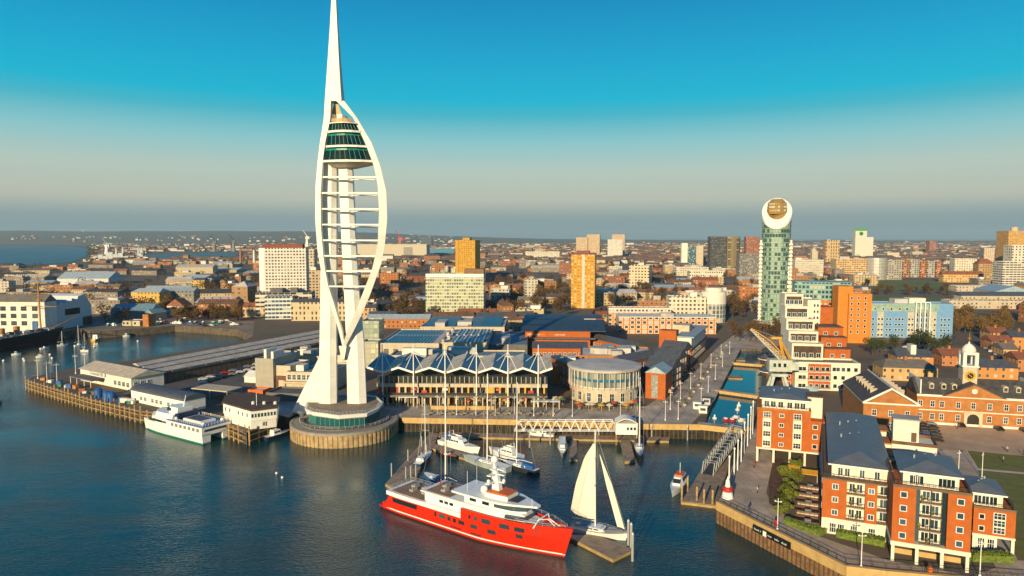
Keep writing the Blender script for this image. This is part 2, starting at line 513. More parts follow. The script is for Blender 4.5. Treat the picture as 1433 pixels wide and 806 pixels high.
PAVEG = mat('grey_paving', (.50, .42, .33), .8, var=.35, scale=.09, stripe=('x', 4.0, .06, (.30, .27, .24)))
ASPH = mat('asphalt', (.11, .10, .09), .9, var=.25, scale=.08)
GRASS = mat('mown_grass', (.12, .145, .022), .95, var=.35, scale=.25, c2=(.11, .09, .025))
PITCHG = mat('playing_field_grass', (.095, .15, .03), .95, var=.35, scale=.05, c2=(.09, .10, .03))
PARADE = mat('parade_ground_tarmac', (.52, .36, .22), .9, var=.3, scale=.05, c2=(.32, .22, .15))
EARTH = mat('planting_bed_soil', (.12, .06, .035), .95, var=.4, scale=.6)

coast = [(1500, 824), (1240, 801), (1184, 794), (1004, 704), (1028, 645), (1046, 600), (1060, 556), (1066, 540), (1066, 488), (1037, 488), (1015, 530), (1003, 548), (985, 594),
         (966, 594), (892, 593.6), (713.6, 587.6), (563, 585), (540, 577), (420, 577), (405, 584), (391, 581), (383, 590), (345, 603), (300, 584), (200, 574), (132, 558), (100, 549), (40, 531),
         (47, 527), (110, 513), (200, 502), (340, 477), (354, 470), (332, 461), (245, 455), (200, 459), (160, 462), (130, 464), (112, 460), (0, 475.5), (-160, 487)]
cw = [G(*p) for p in coast]
land = cw + [(-12000, cw[-1][1]), (-30000, 32000), (30000, 32000), (30000, 60), (cw[0][0] + 60, 60)]
struct(MB().sheet(land, 5.0).obj('land', CITYG))
q = MB()
for i in range(len(cw) - 1):
    (x0, y0), (x1, y1) = cw[i], cw[i + 1]
    q.add([(x0, y0, -.9), (x1, y1, -.9), (x1, y1, 5.0), (x0, y0, 5.0)], [(0, 1, 2, 3)])
struct(q.obj('quay_face', mat('quay_wall_stone', (.13, .10, .07), .9, var=.4, scale=.4)))
def lay(name, px, m, lift=.004, z=5.0, rz=0.0):
    pts = [G(u, v, z) for u, v in px]
    o = pts[0]; c, s = math.cos(-rz), math.sin(-rz)
    loc = [((x - o[0]) * c - (y - o[1]) * s, (x - o[0]) * s + (y - o[1]) * c) for x, y in pts]
    return struct(MB().sheet(loc, 0).obj(name, m, None, (o[0], o[1], z + lift), rz))
# far country beyond the town, far arms of the harbour, hills
struct(MB().sheet([(-29000, 5200), (29000, 5200), (29000, 31500), (-29000, 31500)], 5.2).obj('country', FARG))
lay('far_harbour_water', [(-500, 373), (0, 372.5), (50, 371), (100, 367), (122, 358), (125, 350), (110, 346), (60, 344.5), (-500, 344)], FARW, .5)
lay('harbour_channel_water', [(196, 361), (250, 362.5), (300, 361.5), (338, 357), (330, 354), (262, 355), (205, 357)], FARW, .5)
lay('creek_water', [(240, 341), (330, 340.5), (345, 339), (300, 337.5), (250, 338.5)], FARW, .9)
hm = MB()
def hill_h(u):
    pts = [(-900, 200), (-300, 185), (0, 175), (200, 172), (420, 168), (520, 150), (600, 110), (700, 70), (850, 40), (1100, 24), (1433, 20), (2200, 26)]
    for (a, x), (b, y) in zip(pts, pts[1:]):
        if a <= u <= b: return lerp(x, y, (u - a) / (b - a))
    return 24
us = list(range(-880, 2180, 20))
ring = []
for j, (yy, k) in enumerate([(7600, 0), (8400, .28), (9300, .7), (10200, .97), (10900, 1.0), (12500, .8), (15000, 0)]):
    ring.append([((u - CX) / F * yy, yy, 5 + k * hill_h(u) * (1 + .10 * noise.noise(Vector((u * .011, yy * .001, 3))) + .05 * noise.noise(Vector((u * .05, j, 1))))) for u in us])
hm.loft(ring, caps=False, close=False)
struct(hm.obj('hills', FARG, smooth=True))
CANAL = [(1045, 598), (1060, 556), (1066, 540), (1066, 488), (1037, 488), (1015, 530), (1003, 548), (985, 594)]
struct(MB().sheet([G(u, v) for u, v in CANAL], 3.5).obj('canal_water', mat('canal_water', (.008, .085, .125), .08, var=.15, scale=.1, bump=.03)))
# paved surfaces, roads, lawns
lay('promenade', [(563, 585.5), (713, 588), (892, 594), (966, 594.4), (1000, 560), (1020, 520), (1036, 489), (1042, 474), (1062, 468), (1030, 466), (1002, 488), (966, 528), (930, 552), (905, 568), (800, 572), (770, 570), (560, 566), (540, 577)], PAVEG, .004)
lay('canal_walk', [(1036, 488), (1066, 488), (1110, 480), (1112, 462), (1020, 462), (1042, 472)], PAVE, .008)
lay('waterside_walk', [(1240, 801), (1184, 794), (1004, 704), (1028, 645), (1046, 600), (1062, 600), (1083, 640), (1072, 690), (1085, 712), (1150, 752), (1243, 784), (1360, 806), (1424, 784), (1500, 790), (1500, 830)], PAVE, .008)
lay('quay_road', [(1066, 540), (1066, 488), (1085, 482), (1118, 545), (1112, 560), (1090, 556), (1062, 560)], ASPH, .008)
lay('tower_plaza', [(420, 577), (540, 577), (563, 585), (560, 560), (515, 553), (400, 552), (360, 562), (391, 581), (405, 584)], PAVEG, .008)
lay('station_car_park', [(205, 545), (300, 520), (360, 505), (362, 545), (330, 556), (260, 562)], ASPH, .008)
lay('parade_ground', [(1283, 592), (1500, 606), (1500, 645), (1360, 631), (1310, 628), (1290, 612)], PARADE, .006)
lay('lawn', [(1353, 631), (1500, 644), (1500, 668), (1369, 656)], GRASS, .012)
lay('lawn', [(1370, 659), (1500, 672), (1500, 800), (1424, 780), (1395, 715)], GRASS, .012)
lay('lawn_kerb', [(1351, 630), (1353, 630), (1369, 655.4), (1500, 667), (1500, 669.6), (1368, 658)], CREAM, .03)
lay('lawn_path', [(1310, 628), (1351, 631), (1368, 658), (1424, 784), (1400, 806), (1360, 730), (1340, 660)], PAVE, .016)
lay('planting_bed', [(1083, 640), (1098, 642), (1095, 668), (1087, 712), (1076, 704), (1076, 672)], EARTH, .05)
lay('playing_field', [(1222, 391), (1310, 392.5), (1340, 404), (1330, 410), (1215, 405)], PITCHG, .05)
lay('park_lawn', [(1218, 412), (1440, 424), (1440, 436), (1330, 432), (1330, 440), (1220, 424)], PITCHG, .05)
lay('running_track', [(1385, 432), (1440, 433), (1440, 437), (1390, 436)], mat('red_running_track', (.30, .10, .05), .9), .08)
lay('park_lawn', [(1240, 461), (1433, 463), (1433, 440), (1340, 438)], mat('rough_grass', (.11, .08, .03), .95, var=.4, scale=.06), .05)
lay('street', [(1350, 478), (1375, 462), (1433, 500), (1433, 520), (1390, 498)], ASPH, .012)
lay('street', [(690, 428), (560, 444), (555, 450), (760, 436)], ASPH, .012)
lay('dockyard_hard', [(112, 460), (130, 464), (160, 462), (200, 459), (245, 455), (332, 461), (354, 470), (356, 450), (230, 438), (120, 452)], mat('hard_paving', (.28, .21, .15), .9, var=.3, scale=.06), .01)

# quay edge in front of the shops: ochre coping wall, sheet piling below it
def edge_wall(name, a, b, z0, z1, thick, m, out=0.0):
    p, q = G(*a), G(*b)
    L, an = math.hypot(q[0] - p[0], q[1] - p[1]), math.atan2(q[1] - p[1], q[0] - p[0])
    return MB().box(0, L, -thick / 2 - out, thick / 2 - out, z0, z1).obj(name, m, None, (p[0], p[1], 0), an)
def wall_thing(label, segs, z0, z1, thick, m, lower=None, lz0=0, name='quay_wall'):
    p0 = G(*segs[0])
    th = thing(name, label, 'quay wall', (p0[0], p0[1], 0))
    for a, b in zip(segs, segs[1:]):
        for nm, k, lo, hi, t_, out in (('coping', m, z0, z1, thick, 0), ('sheet_piling', lower, lz0, z0, thick * .7, .1)):
            if k is None: continue
            o = edge_wall(nm, a, b, lo, hi, t_, k, out)
            o.location = (o.location.x - p0[0], o.location.y - p0[1], 0); o.parent = th
    return th
wall_thing('ochre topped quay wall along the promenade in front of the zigzag roofed mall', [(563, 585.4), (713.6, 588), (892, 594), (980, 595)], 3.3, 5.35, .8, COPING, mat('painted_shade_timber', (.035, .028, .02), .9, var=.5, scale=.5, stripe=('x', 1.6, .2, (.09, .065, .03))), -.8)  # lower face near black: shade under the overhang is painted into its colour
wall_thing('ochre sea wall with rusty piling under the waterside walk by the red apartments', [(1004, 704), (1184, 794), (1240, 801), (1500, 824)], 3.3, 5.5, .9, COPING, SHEETPILE, -.8)

# ---------------------------------------------------------------- trees
def twig_mat(name, c, c2):
    return mat(name, c, .9, var=.5, scale=.35, c2=c2, spec=.2)
BARK = mat('bark', (.09, .06, .04), .9, var=.3)
TWIG = twig_mat('bare_twigs', (.125, .075, .034), (.05, .03, .016))
TWIG2 = twig_mat('ochre_twigs', (.19, .11, .035), (.08, .05, .02))
LEAF = twig_mat('evergreen_leaves', (.05, .065, .02), (.02, .03, .012))
LEAFY = twig_mat('yellow_green_leaves', (.17, .18, .025), (.05, .075, .015))
def crown_mesh(name, h, rx, rz, n, size, m, seed, lobes=7, zc=.62):
    rd = random.Random(seed)
    L = [(rd.uniform(-.55, .55) * rx, rd.uniform(-.55, .55) * rx, h * zc + rd.uniform(-.5, .5) * rz, rd.uniform(.38, .62)) for _ in range(lobes)]
    b = MB()
    for i in range(n):
        lx, ly, lz, lr = rd.choice(L)
        d = Vector((rd.gauss(0, 1), rd.gauss(0, 1), rd.gauss(0, 1))).normalized() * (rd.random() ** .4)
        c = Vector((lx + d.x * rx * lr, ly + d.y * rx * lr, lz + d.z * rz * lr))
        if c.z < h * .16: c.z = h * .16 + rd.random()
        a = Vector((rd.gauss(0, 1), rd.gauss(0, 1), rd.gauss(0, 1))).normalized()
        e = a.orthogonal().normalized() * size * rd.uniform(.5, 1.2); a = a * size * rd.uniform(.5, 1.3)
        b.add([c - a, c + e * .7, c + a, c - e * .7], [(0, 1, 2, 3)])
    return b.mesh(name, m)
def trunk_mesh(h, r, seed):
    rd = random.Random(seed); b = MB()
    b.tube([(0, 0, -.3), (.05, .02, h * .3), (.0, .1, h * .62)], [r, r * .8, r * .35], 6)
    for k in range(6):
        a = k * 1.05 + rd.random(); z = h * rd.uniform(.25, .5); l = h * rd.uniform(.2, .34)
        b.tube([(0, 0, z), (math.cos(a) * l * .5, math.sin(a) * l * .5, z + l * .45), (math.cos(a) * l * .9, math.sin(a) * l * .9, z + l)], [r * .4, r * .28, r * .12], 5)
    return b.mesh('trunk', BARK)
TREES = {}
for k, (m, n) in {'bare': (TWIG, 620), 'ochre': (TWIG2, 620), 'evergreen': (LEAF, 700)}.items():
    TREES[k] = [(trunk_mesh(11, .32, s), crown_mesh('crown', 11, 4.6, 4.8, n, .42, m, s * 7 + len(k), 6 + s)) for s in range(3)]
def tree(x, y, z, kind, label, group, s=1.0, rd=random):
    tm, cm = rd.choice(TREES[kind])
    t = thing(kind + '_tree', label, 'tree', (x, y, z), rd.uniform(0, 6.28), group)
    t.scale = (s * rd.uniform(.9, 1.15), s * rd.uniform(.9, 1.15), s * rd.uniform(.85, 1.15))
    put('trunk', tm, t); put('crown', cm, t)
    return t
# ================================================================ OBSERVATION TOWER
TY = 254.0
TW = mat('tower_white', (.78, .76, .70), .5, var=.10, scale=.12, stripe=('z', 7.5, .022, (.60, .57, .50)))
tw = thing('observation_tower', 'tall white sail shaped observation tower with green glazed decks and a needle spire', 'tower', (*G(482, 587), 5.0))
tx, ty = tw.location.x, tw.location.y
def TL(u, v, y):
    p = W(u, v, y)
    return (p[0] - tx, p[1] - ty, p[2] - 5)
def slabs(secs, y0, y1, m, name, skew=0.0, chamf=.35):
    """loft of sections (v, uL, uR), front at y0, back at y1; front bevelled into two facets"""
    b = MB(); rings = []
    for v, a, c in secs:
        k = lerp(a, c, .62)
        P, K, Q = TL(a, v, y0 + .8), TL(k, v, y0), TL(c, v, y0 + 1.4)
        z = P[2]
        w_ = Q[0] - P[0]
        rings.append([P, (K[0], K[1], z), (Q[0], Q[1], z), (Q[0] - .15 * w_, y1 - ty, z), (P[0] + .25 * w_, y1 - ty, z)])
    return b.loft(rings).obj(name, m, tw)
slabs([(582, 446.5, 471.5), (500, 446.8, 470.5), (390, 448.5, 470.5), (240, 452, 471), (160, 458, 469.5)], TY - 1, TY + 6, TW, 'leg')
slabs([(580, 486.5, 513.5), (480, 484.5, 509), (400, 481, 501.5), (330, 477.5, 497), (240, 474, 493), (160, 471, 483)], TY - 1, TY + 6, TW, 'leg')
rk = MB()
P = [TL(447.5, 498, TY + 1.5), TL(447.5, 579, TY + 1.5), TL(428, 580, TY + 1.5), TL(407, 579, TY + 1.5)]
rk.loft([[P[3], P[2], P[1], P[0]], [(x + .8, y + 5, z) for x, y, z in (P[3], P[2], P[1], P[0])]]).obj('raking_leg', TW, tw)
# spire: tapering faceted needle
b = MB(); rings = []
for v, a, c in [(168, 452.5, 497), (150, 453.6, 486), (141, 454.5, 481.5), (120, 456, 479.5), (80, 458.8, 476.4), (40, 461.5, 473.6), (0, 463.6, 471.2), (-29, 466.6, 467.6)]:
    y0 = TY - lerp(5.5, 1, min(1, max(0, (168 - v) / 30)))
    P, Q, K = TL(a, v, y0), TL(lerp(a, c, .86), v, y0 - .2), TL(c, v, y0 + 1.6)
    d = max(.3, (K[0] - P[0]) * .8)
    rings.append([P, (Q[0], Q[1], P[2]), (K[0], K[1], P[2]), (Q[0], P[1] + d, P[2]), (P[0] + .2, P[1] + d, P[2])])
sp = MB().loft(rings[2:]).obj('spire', TW, tw)
# bows
def bow(outer, inner, ya, yb, name):
    b = MB(); rings = []
    def ev(tab, v):
        for (v0, u0), (v1, u1) in zip(tab, tab[1:]):
            if v0 <= v <= v1:
                return lerp(u0, u1, (v - v0) / (v1 - v0))
        return tab[-1][1]
    vs = [141 + (492 - 141) * i / 60 for i in range(61)]
    for v in vs:
        s = math.sin(math.pi * (v - 141) / 351) ** .8
        y = TY - 1.5 + lerp(ya, yb, s)
        uo, ui = ev(outer, v), ev(inner, v)
        O, I = TL(uo, v, y + .5), TL(ui, v, y)
        sg = 1 if I[0] > O[0] else -1
        rings.append([O, (I[0], I[1], O[2]), (I[0] - sg * .05, I[1] + 2.6, O[2]), (O[0] + sg * .5, O[1] + 2.9, O[2])])
    return b.loft(rings).obj(name, TW, tw)
LO = [(141, 454.5), (167, 453), (200, 447.5), (230, 444), (260, 441.5), (307, 441), (348, 444), (387, 450.5), (424, 462), (461, 473.5), (492, 481)]
LI = [(141, 463), (167, 462), (200, 455), (226, 451.5), (271, 448.5), (318, 449), (354, 452), (378, 455), (399, 459), (424, 467), (459, 477.5), (492, 484)]
RO = [(141, 481.5), (164, 499), (200, 520), (232, 532), (268, 540.5), (307, 541.8), (342, 538.5), (369, 533.5), (412, 518), (439, 506.5), (459, 497), (492, 480)]
RI = [(141, 470), (165, 494), (200, 511), (232, 523), (259, 528.5), (295, 530.5), (342, 528.5), (377, 520.5), (409, 508), (434, 498), (459, 487), (492, 477)]
bow(LO, LI, 0, -3.0, 'bow'); bow(RO, RI, 0, -8.0, 'bow')
MB().loft([[TL(474, 484, TY - 3), TL(485, 484, TY - 3), TL(485, 484, TY + 2), TL(474, 484, TY + 2)], [TL(478, 503, TY - 2), TL(482, 503, TY - 2), TL(482, 503, TY + 2), TL(478, 503, TY + 2)]][::-1]).obj('keel_joint', TW, tw)
p = TL(468, 507, TY + 1); q = TL(490, 497, TY + 1)
MB().box(p[0], q[0], p[1], p[1] + 4, p[2], q[2]).obj('cross_beam', mat('tower_cream', (.55, .50, .42), .6), tw)
def tab(t, v):
    for (v0, u0), (v1, u1) in zip(t, t[1:]):
        if v0 <= v <= v1: return lerp(u0, u1, (v - v0) / (v1 - v0))
for i, v in enumerate([248, 270.2, 292.4, 314.3, 336.2, 358, 379.2, 400.5]):
    s = math.sin(math.pi * (v - 141) / 351) ** .8
    yl, yr = TY - 1.5 - 3 * s, TY - 1.5 - 8 * s
    a, c = TL(tab(LI, v) - 3, v, yl + 1.5), TL(tab(RI, v) + 3, v + .3, yr + 1.5)
    b = MB(); n = 12; rings = []
    for k in range(n + 1):
        t = k / n
        x, y, z = lerp(a[0], c[0], t), lerp(a[1], c[1], t) - .9 * math.sin(math.pi * t), lerp(a[2], c[2], t)
        rings.append([(x, y - .5, z - .25), (x, y + .5, z - .25), (x, y + .5, z + .3), (x, y - .5, z + .3)])
    b.loft(rings).obj('rib', TW, tw)
    d = TL(tab(RI, v) - 1, v + 3.2, yr + 6); e = TL(488, v + 3.6, TY + 1.5)
    MB().tube([e, ((e[0] + d[0]) / 2, d[1] - .4, (e[2] + d[2]) / 2), d], .26, 6).obj('rear_rib', TW, tw)
# viewing decks
GG = mat('tower_green_glass', (.002, .022, .018), .06, var=.6, scale=.45, c2=(.0, .006, .006))
GT = mat('tower_teal_band', (.005, .20, .15), .3, var=.15)
def deck_ring(v, ul, ur, yf=TY - 7.0, bul=2.2, yb=TY + 5):
    z = TL(480, v, yf)[2]
    A = []
    for t in (0, .25, .5, .75, 1):
        y = yf + (1 - 4 * t * (1 - t)) * bul - (bul if False else 0)
        A.append((XU(lerp(ul, ur, t), y, z + 5) - tx, y - ty, z))
    A += [(A[4][0] - 1, yb - ty, z), (A[0][0] + 1, yb - ty, z)]
    return A
for (v0, a0, c0), (v1, a1, c1), gl in [((226, 452, 522.5), (223, 452.5, 521.5), 0), ((205.2, 455.5, 514), (202.4, 456, 513), 0), ((184.4, 458.5, 505), (181.4, 459, 504), 0), ((171.6, 461, 498.5), (170, 461.2, 498), 0)]:
    MB().loft([deck_ring(v0, a0, c0, TY - 7.6), deck_ring(v1, a1, c1, TY - 7.6)]).obj('deck_slab', TW, tw)
MB().loft([deck_ring(233.5, 468, 496, TY - 3, 1), deck_ring(226.2, 455, 520, TY - 7, 2)]).obj('deck_soffit', mat('tower_soffit', (.62, .52, .36), .5), tw)
for (v0, a0, c0), (v1, a1, c1), k in [((223, 454, 520), (205, 457, 512.5), .26), ((202.4, 457.5, 511.5), (184.4, 460, 504), .26), ((181.4, 460, 502.5), (171.6, 462, 497), .0)]:
    vm, am, cm = lerp(v1, v0, k), lerp(a1, a0, k), lerp(c1, c0, k)
    g = MB().loft([deck_ring(v0, a0, c0, TY - 6.6), deck_ring(vm, am, cm, TY - 6.6)]).obj('deck_glazing', GG, tw)
    if k: MB().loft([deck_ring(vm, am, cm, TY - 6.4), deck_ring(v1, a1, c1, TY - 6.2)]).obj('blind_band', GT, tw)
    mu = MB()
    for t in [i / 9 for i in range(1, 9)]:
        y = TY - 6.6 + (1 - 4 * t * (1 - t)) * 2.2
        mu.tube([(*(lambda z, u: (XU(u, y - .1, z + 5) - tx, y - .1 - ty, z))(TL(480, vv, y)[2], lerp(aa, cc, t)),) for vv, aa, cc in ((v0, a0, c0), (vm, am, cm))], .07, 4)
    mu.obj('mullion', mat('green_frame', (.01, .16, .13), .4), g)
MB().loft([deck_ring(169.8, 463.5, 494, TY - 5, 1), deck_ring(165, 464, 491, TY - 5, 1)]).obj('crow_nest_wall', mat('gold_panel', (.45, .28, .10), .5), tw)
MB().loft([[TL(462, 165, TY + 1.0), TL(480, 165, TY + 1.0), TL(480, 165, TY + 3), TL(462, 165, TY + 3)], [TL(469, 140, TY + 1), TL(471, 140, TY + 1), TL(471, 140, TY + 3), TL(469, 140, TY + 3)]]).obj('inner_lining', mat('gold_panel', (.45, .28, .10), .5), tw)

# podium and glazed pavilion at the tower's foot
pc = G(483, 587)
pod = thing('tower_podium', 'round ribbed stone podium rising from the water beneath the white tower', 'podium', (pc[0], pc[1], 0))
PW = mat('podium_stone', (.44, .31, .16), .85, var=.3, scale=.5)
MB().lathe([(19.2, -.9), (19.2, 4.4), (18.3, 4.4)], 72).obj('wall', PW, pod)
rb = MB()
for i in range(72):
    a = 2 * math.pi * i / 72
    if math.sin(a) > .3: continue
    c, s = math.cos(a), math.sin(a)
    rb.loft([[(c * 19.15 - s * k * .35 + c * o, s * 19.15 + c * k * .35 + s * o, z) for k, o in ((-1, 0), (1, 0), (1, .35), (-1, .35))] for z in (-.5, 4.0)])
rb.obj('ribs', PW, pod)
MB().lathe([(18.2, 4.3), (19.6, 4.3), (19.6, 5.15), (18.9, 5.3), (18.2, 5.15)], 72).obj('coping', mat('podium_coping', (.30, .27, .23), .8), pod)
MB().sheet([(18.25 * math.cos(i * math.pi / 36), 18.25 * math.sin(i * math.pi / 36)) for i in range(72)], 5.06).obj('paving', PAVEG, pod)
pav = thing('pavilion', 'white rimmed glass pavilion round the tower legs on the podium', 'pavilion', (pc[0], pc[1], 5.06))
pr = [G(u, v, 10.4) for u, v in [(428, 571), (437, 575.5), (474, 580.5), (513, 577.5), (529, 570), (535, 562), (526, 554), (505, 551), (450, 551), (430, 559)]]
pr = [(x - pc[0], y - pc[1]) for x, y in pr]
def shr(P, k):
    cx, cy = sum(p[0] for p in P) / len(P), sum(p[1] for p in P) / len(P)
    return [(cx + (x - cx) * k, cy + (y - cy) * k) for x, y in P]
MB().prism(shr(pr, .90), .3, 3.6).obj('glazing', TEALGL, pav)
fa = MB().loft([[(x, y, z) for x, y in P_] for P_, z in ((shr(pr, .93), 3.3), (pr, 3.9), (shr(pr, 1.03), 5.2), (shr(pr, .98), 5.25), (shr(pr, .97), 4.9))], caps=False).obj('fascia', WHITE, pav)
MB().sheet(shr(pr, .975), 4.95).obj('roof_terrace', mat('terrace_boards', (.27, .21, .15), .85, var=.2), pav)
mu = MB()
P9 = shr(pr, .905)
for i in range(len(P9)):
    (x0, y0), (x1, y1) = P9[i], P9[(i + 1) % len(P9)]
    for k in range(5):
        x, y = lerp(x0, x1, k / 5), lerp(y0, y1, k / 5)
        mu.box(x - .09, x + .09, y - .09, y + .09, .2, 3.6)
mu.obj('mullion', mat('teal_frame', (.03, .30, .28), .4), pav)
def railing(P, z, h=1.0, closed=True, step=2.0, m=None, name='railing', parent=None, loc=(0, 0, 0), r=.05):
    b = MB(); n = len(P)
    for i in range(n if closed else n - 1):
        a, c = Vector(P[i]), Vector(P[(i + 1) % n]); L = (c - a).length
        b.tube([(a.x, a.y, z + h), (c.x, c.y, z + h)], r, 4); b.tube([(a.x, a.y, z + h * .55), (c.x, c.y, z + h * .55)], r * .7, 4)
        for k in range(max(1, int(L / step))):
            p_ = a.lerp(c, k / max(1, int(L / step)))
            b.tube([(p_.x, p_.y, z), (p_.x, p_.y, z + h)], r, 4)
    return b.obj(name, m or DKSTEEL, parent, loc)
railing(shr(pr, .95), 4.95, 1.1, m=STEEL, parent=pav, step=1.2)
ring = [(16.2 * math.cos(a), 16.2 * math.sin(a)) for a in [R(180 + 8 * i) for i in range(24)]]
MB().loft([[(x, y, 0) for x, y in ring] + [(x * .9, y * .9, 0) for x, y in ring[::-1]], [(x, y, .6) for x, y in ring] + [(x * .9, y * .9, .6) for x, y in ring[::-1]]]).obj('terrace_step', DKCONC, pav)
railing(ring, .6, 1.0, False, 1.5, STEEL, parent=pav)
kx = G(421, 580)
k = thing('entrance_kiosk', 'small white kiosk with arched doorway beside the raking tower leg', 'kiosk', (kx[0], kx[1], 5.06), R(-10))
MB().box(-1.8, 1.8, 0, 4, 0, 3.6).obj('wall', WHITE, k)
MB().lathe([(1.9, 0), (1.9, 4.2)], 12, a0=0, a1=math.pi).obj('hood', WHITE, k).rotation_euler = (R(90), 0, 0)
k.children[-1].location = (0, 4.1, 3.5)
MB().box(-.9, .9, -.08, .1, 0, 2.6).obj('door', DKSTEEL, k)

# ================================================================ BOATS
def ring_hull(sec):
    """sections along x: (x, half beam at deck, half beam at water, deck z, bottom z)"""
    return [[(x, -bd, zd), (x + dx, -bw, .25), (x + dx, -bw * .9, zb), (x + dx, bw * .9, zb), (x + dx, bw, .25), (x, bd, zd)] for x, bd, bw, zd, zb, dx in sec]
def place(su, sv, bu, bv, z=0.0):
    a, b = G(su, sv, z), G(bu, bv, z)
    return a, math.atan2(b[1] - a[1], b[0] - a[0]), math.hypot(b[0] - a[0], b[1] - a[1])

# ---- red expedition yacht
S = G(536, 713, 0); Bp = G(797, 783.5, 0)
S = (S[0] + .515 * 5.0, S[1] + .857 * 5.0)
LN = math.hypot(Bp[0] - S[0], Bp[1] - S[1]); AN = math.atan2(Bp[1] - S[1], Bp[0] - S[0])
ya = thing('motor_yacht', 'large red hulled expedition yacht with white upper decks moored in the basin', 'yacht', (S[0], S[1], 0), AN)
L = LN
def hb(t):   # half beam
    return 5.1 * (1 - max(0, (t - .52) / .48) ** 2.4) if t > .1 else lerp(4.7, 5.1, t / .1)
st = []
for i in range(33):
    t = i / 32
    zd = 4.5 if t <= .5 else 4.5
    st.append((t * L, max(.12, hb(t)), max(.06, hb(max(0, t)) * (.97 if t < .6 else lerp(.97, .45, (t - .6) / .4))), 2.0 if t < .035 else 4.5, -.9, -1.3 * max(0, (t - .85) / .15)))
rings = ring_hull(st)
hull = MB().loft(rings).obj('hull', RED, ya)
# raised red bulwark forward
def band(t0, t1, z0, z1, off0, off1, n=20, mi=0, b=None, close_end=True):
    b = b or MB(); rg = []
    for i in range(n + 1):
        t = lerp(t0, t1, i / n); x = t * L
        h0, h1 = max(.1, hb(t)) + off0, max(.1, hb(t)) + off1
        za, zb_ = (z0(t) if callable(z0) else z0), (z1(t) if callable(z1) else z1)
        rg.append([(x, -h0, za), (x, -h1, zb_), (x, -h1 + .3, zb_), (x, h1 - .3, zb_), (x, h1, zb_), (x, h0, za)])
    return b.loft(rg)
def bow_top(t): return 7.0 + .35 * max(0, (t - .8) / .2)
bw = MB(); rg_o = []
for i in range(25):
    t = lerp(.5, 1.0, i / 24); h = max(.12, hb(t)); x = t * L + .9 * max(0, (t - .85) / .15)
    rg_o.append([(t * L, -h, 4.45), (x, -h - .02, bow_top(t)), (x - .1, -max(.05, h - .3), bow_top(t)), (x - .1, -max(.04, h - .35), bow_top(t) - .55 if t > .72 else 4.5),
                 (x - .1, max(.04, h - .35), bow_top(t) - .55 if t > .72 else 4.5), (x - .1, max(.05, h - .3), bow_top(t)), (x, h + .02, bow_top(t)), (t * L, h, 4.45)])
bw.loft(rg_o).obj('forward_bulwark', RED, ya)
sh = MB()
sh.sheet([(t * L - .15, -max(.03, hb(t) - .4)) for t in [.72 + .28 * i / 14 for i in range(15)]] + [(t * L - .15, max(.03, hb(t) - .4)) for t in [1 - .28 * i / 14 for i in range(15)]], 6.5)
sh.obj('foredeck', REDDK, ya)
stripe = MB(); rgs = [[], []]
for sgn, j in ((-1, 0), (1, 1)):
    r2 = []
    for i in range(41):
        t = lerp(.03, .995, i / 40); k = max(.1, hb(t) * (1.0 if t < .6 else lerp(1.0, .62, (t - .6) / .4))) ; x = t * L - .9 * max(0, (t - .85) / .15)
        w1 = max(.06, hb(t) * (.97 if t < .6 else lerp(.97, .45, (t - .6) / .4))); d1 = max(.12, hb(t))
        def hy(z): return lerp(w1, d1, (z - .25) / (4.25)) + .03
        r2.append([(x, sgn * hy(.75), .75), (x, sgn * hy(1.05), 1.05), (x, sgn * (hy(1.05) - .1), 1.05), (x, sgn * (hy(.75) - .1), .75)])
    MB().loft(r2).obj('white_stripe', WHITE, ya)
wl = MB(); r2 = []
for i in range(33):
    x, bd, bwid, zd, zb, dx = st[i]
    r2.append([(x + dx, -bwid - .03, -.8), (x + dx, -bwid - .03, .28), (x + dx, bwid + .03, .28), (x + dx, bwid + .03, -.8)])
wl.loft(r2).obj('boot_top', mat('dark_red_boottop', (.10, .008, .006), .4), ya)
def hwin(t0, t1, z0, z1):
    b = MB(); r2 = []
    for i in range(5):
        t = lerp(t0, t1, i / 4)
        def hy(z):
            w1 = max(.06, hb(t) * (.97 if t < .6 else lerp(.97, .45, (t - .6) / .4)))
            return lerp(w1, max(.12, hb(t)), min(1, (z - .25) / 4.25)) + .035
        r2.append([(t * L, -hy(z0), z0), (t * L, -hy(z1), z1), (t * L, -hy(z1) + .1, z1), (t * L, -hy(z0) + .1, z0)])
    b.loft(r2).obj('hull_window', GLASS, ya)
for a in [(.075, .235, 3.0, 4.15), (.345, .355, 2.9, 4.0), (.372, .408, 2.9, 3.9), (.424, .44, 2.9, 3.8), (.456, .472, 2.9, 3.8), (.487, .52, 2.9, 3.8), (.545, .556, 5.0, 5.9), (.575, .592, 5.0, 5.9), (.615, .66, 4.9, 6.0),
          (.705, .752, 4.8, 5.9), (.775, .82, 4.8, 5.8), (.555, .592, 2.9, 3.8), (.645, .685, 2.7, 3.7), (.78, .81, 3.2, 4.1), (.555, .61, 1.4, 1.7), (.44, .50, 1.5, 1.75), (.865, .945, 5.4, 5.9), (.965, .985, 5.4, 6.0)]:
    hwin(*a)
MB().box(-1.6, 2.2, -4.4, 4.4, .3, .9).obj('swim_platform', REDDK, ya)
MB().loft([[(0.2, -4.4, .9), (2.4, -4.4, 4.4), (2.4, 4.4, 4.4), (.2, 4.4, .9)], [(2.0, -4.4, .9), (3.0, -4.4, 4.4), (3.0, 4.4, 4.4), (2.0, 4.4, .9)]]).obj('transom', RED, ya)
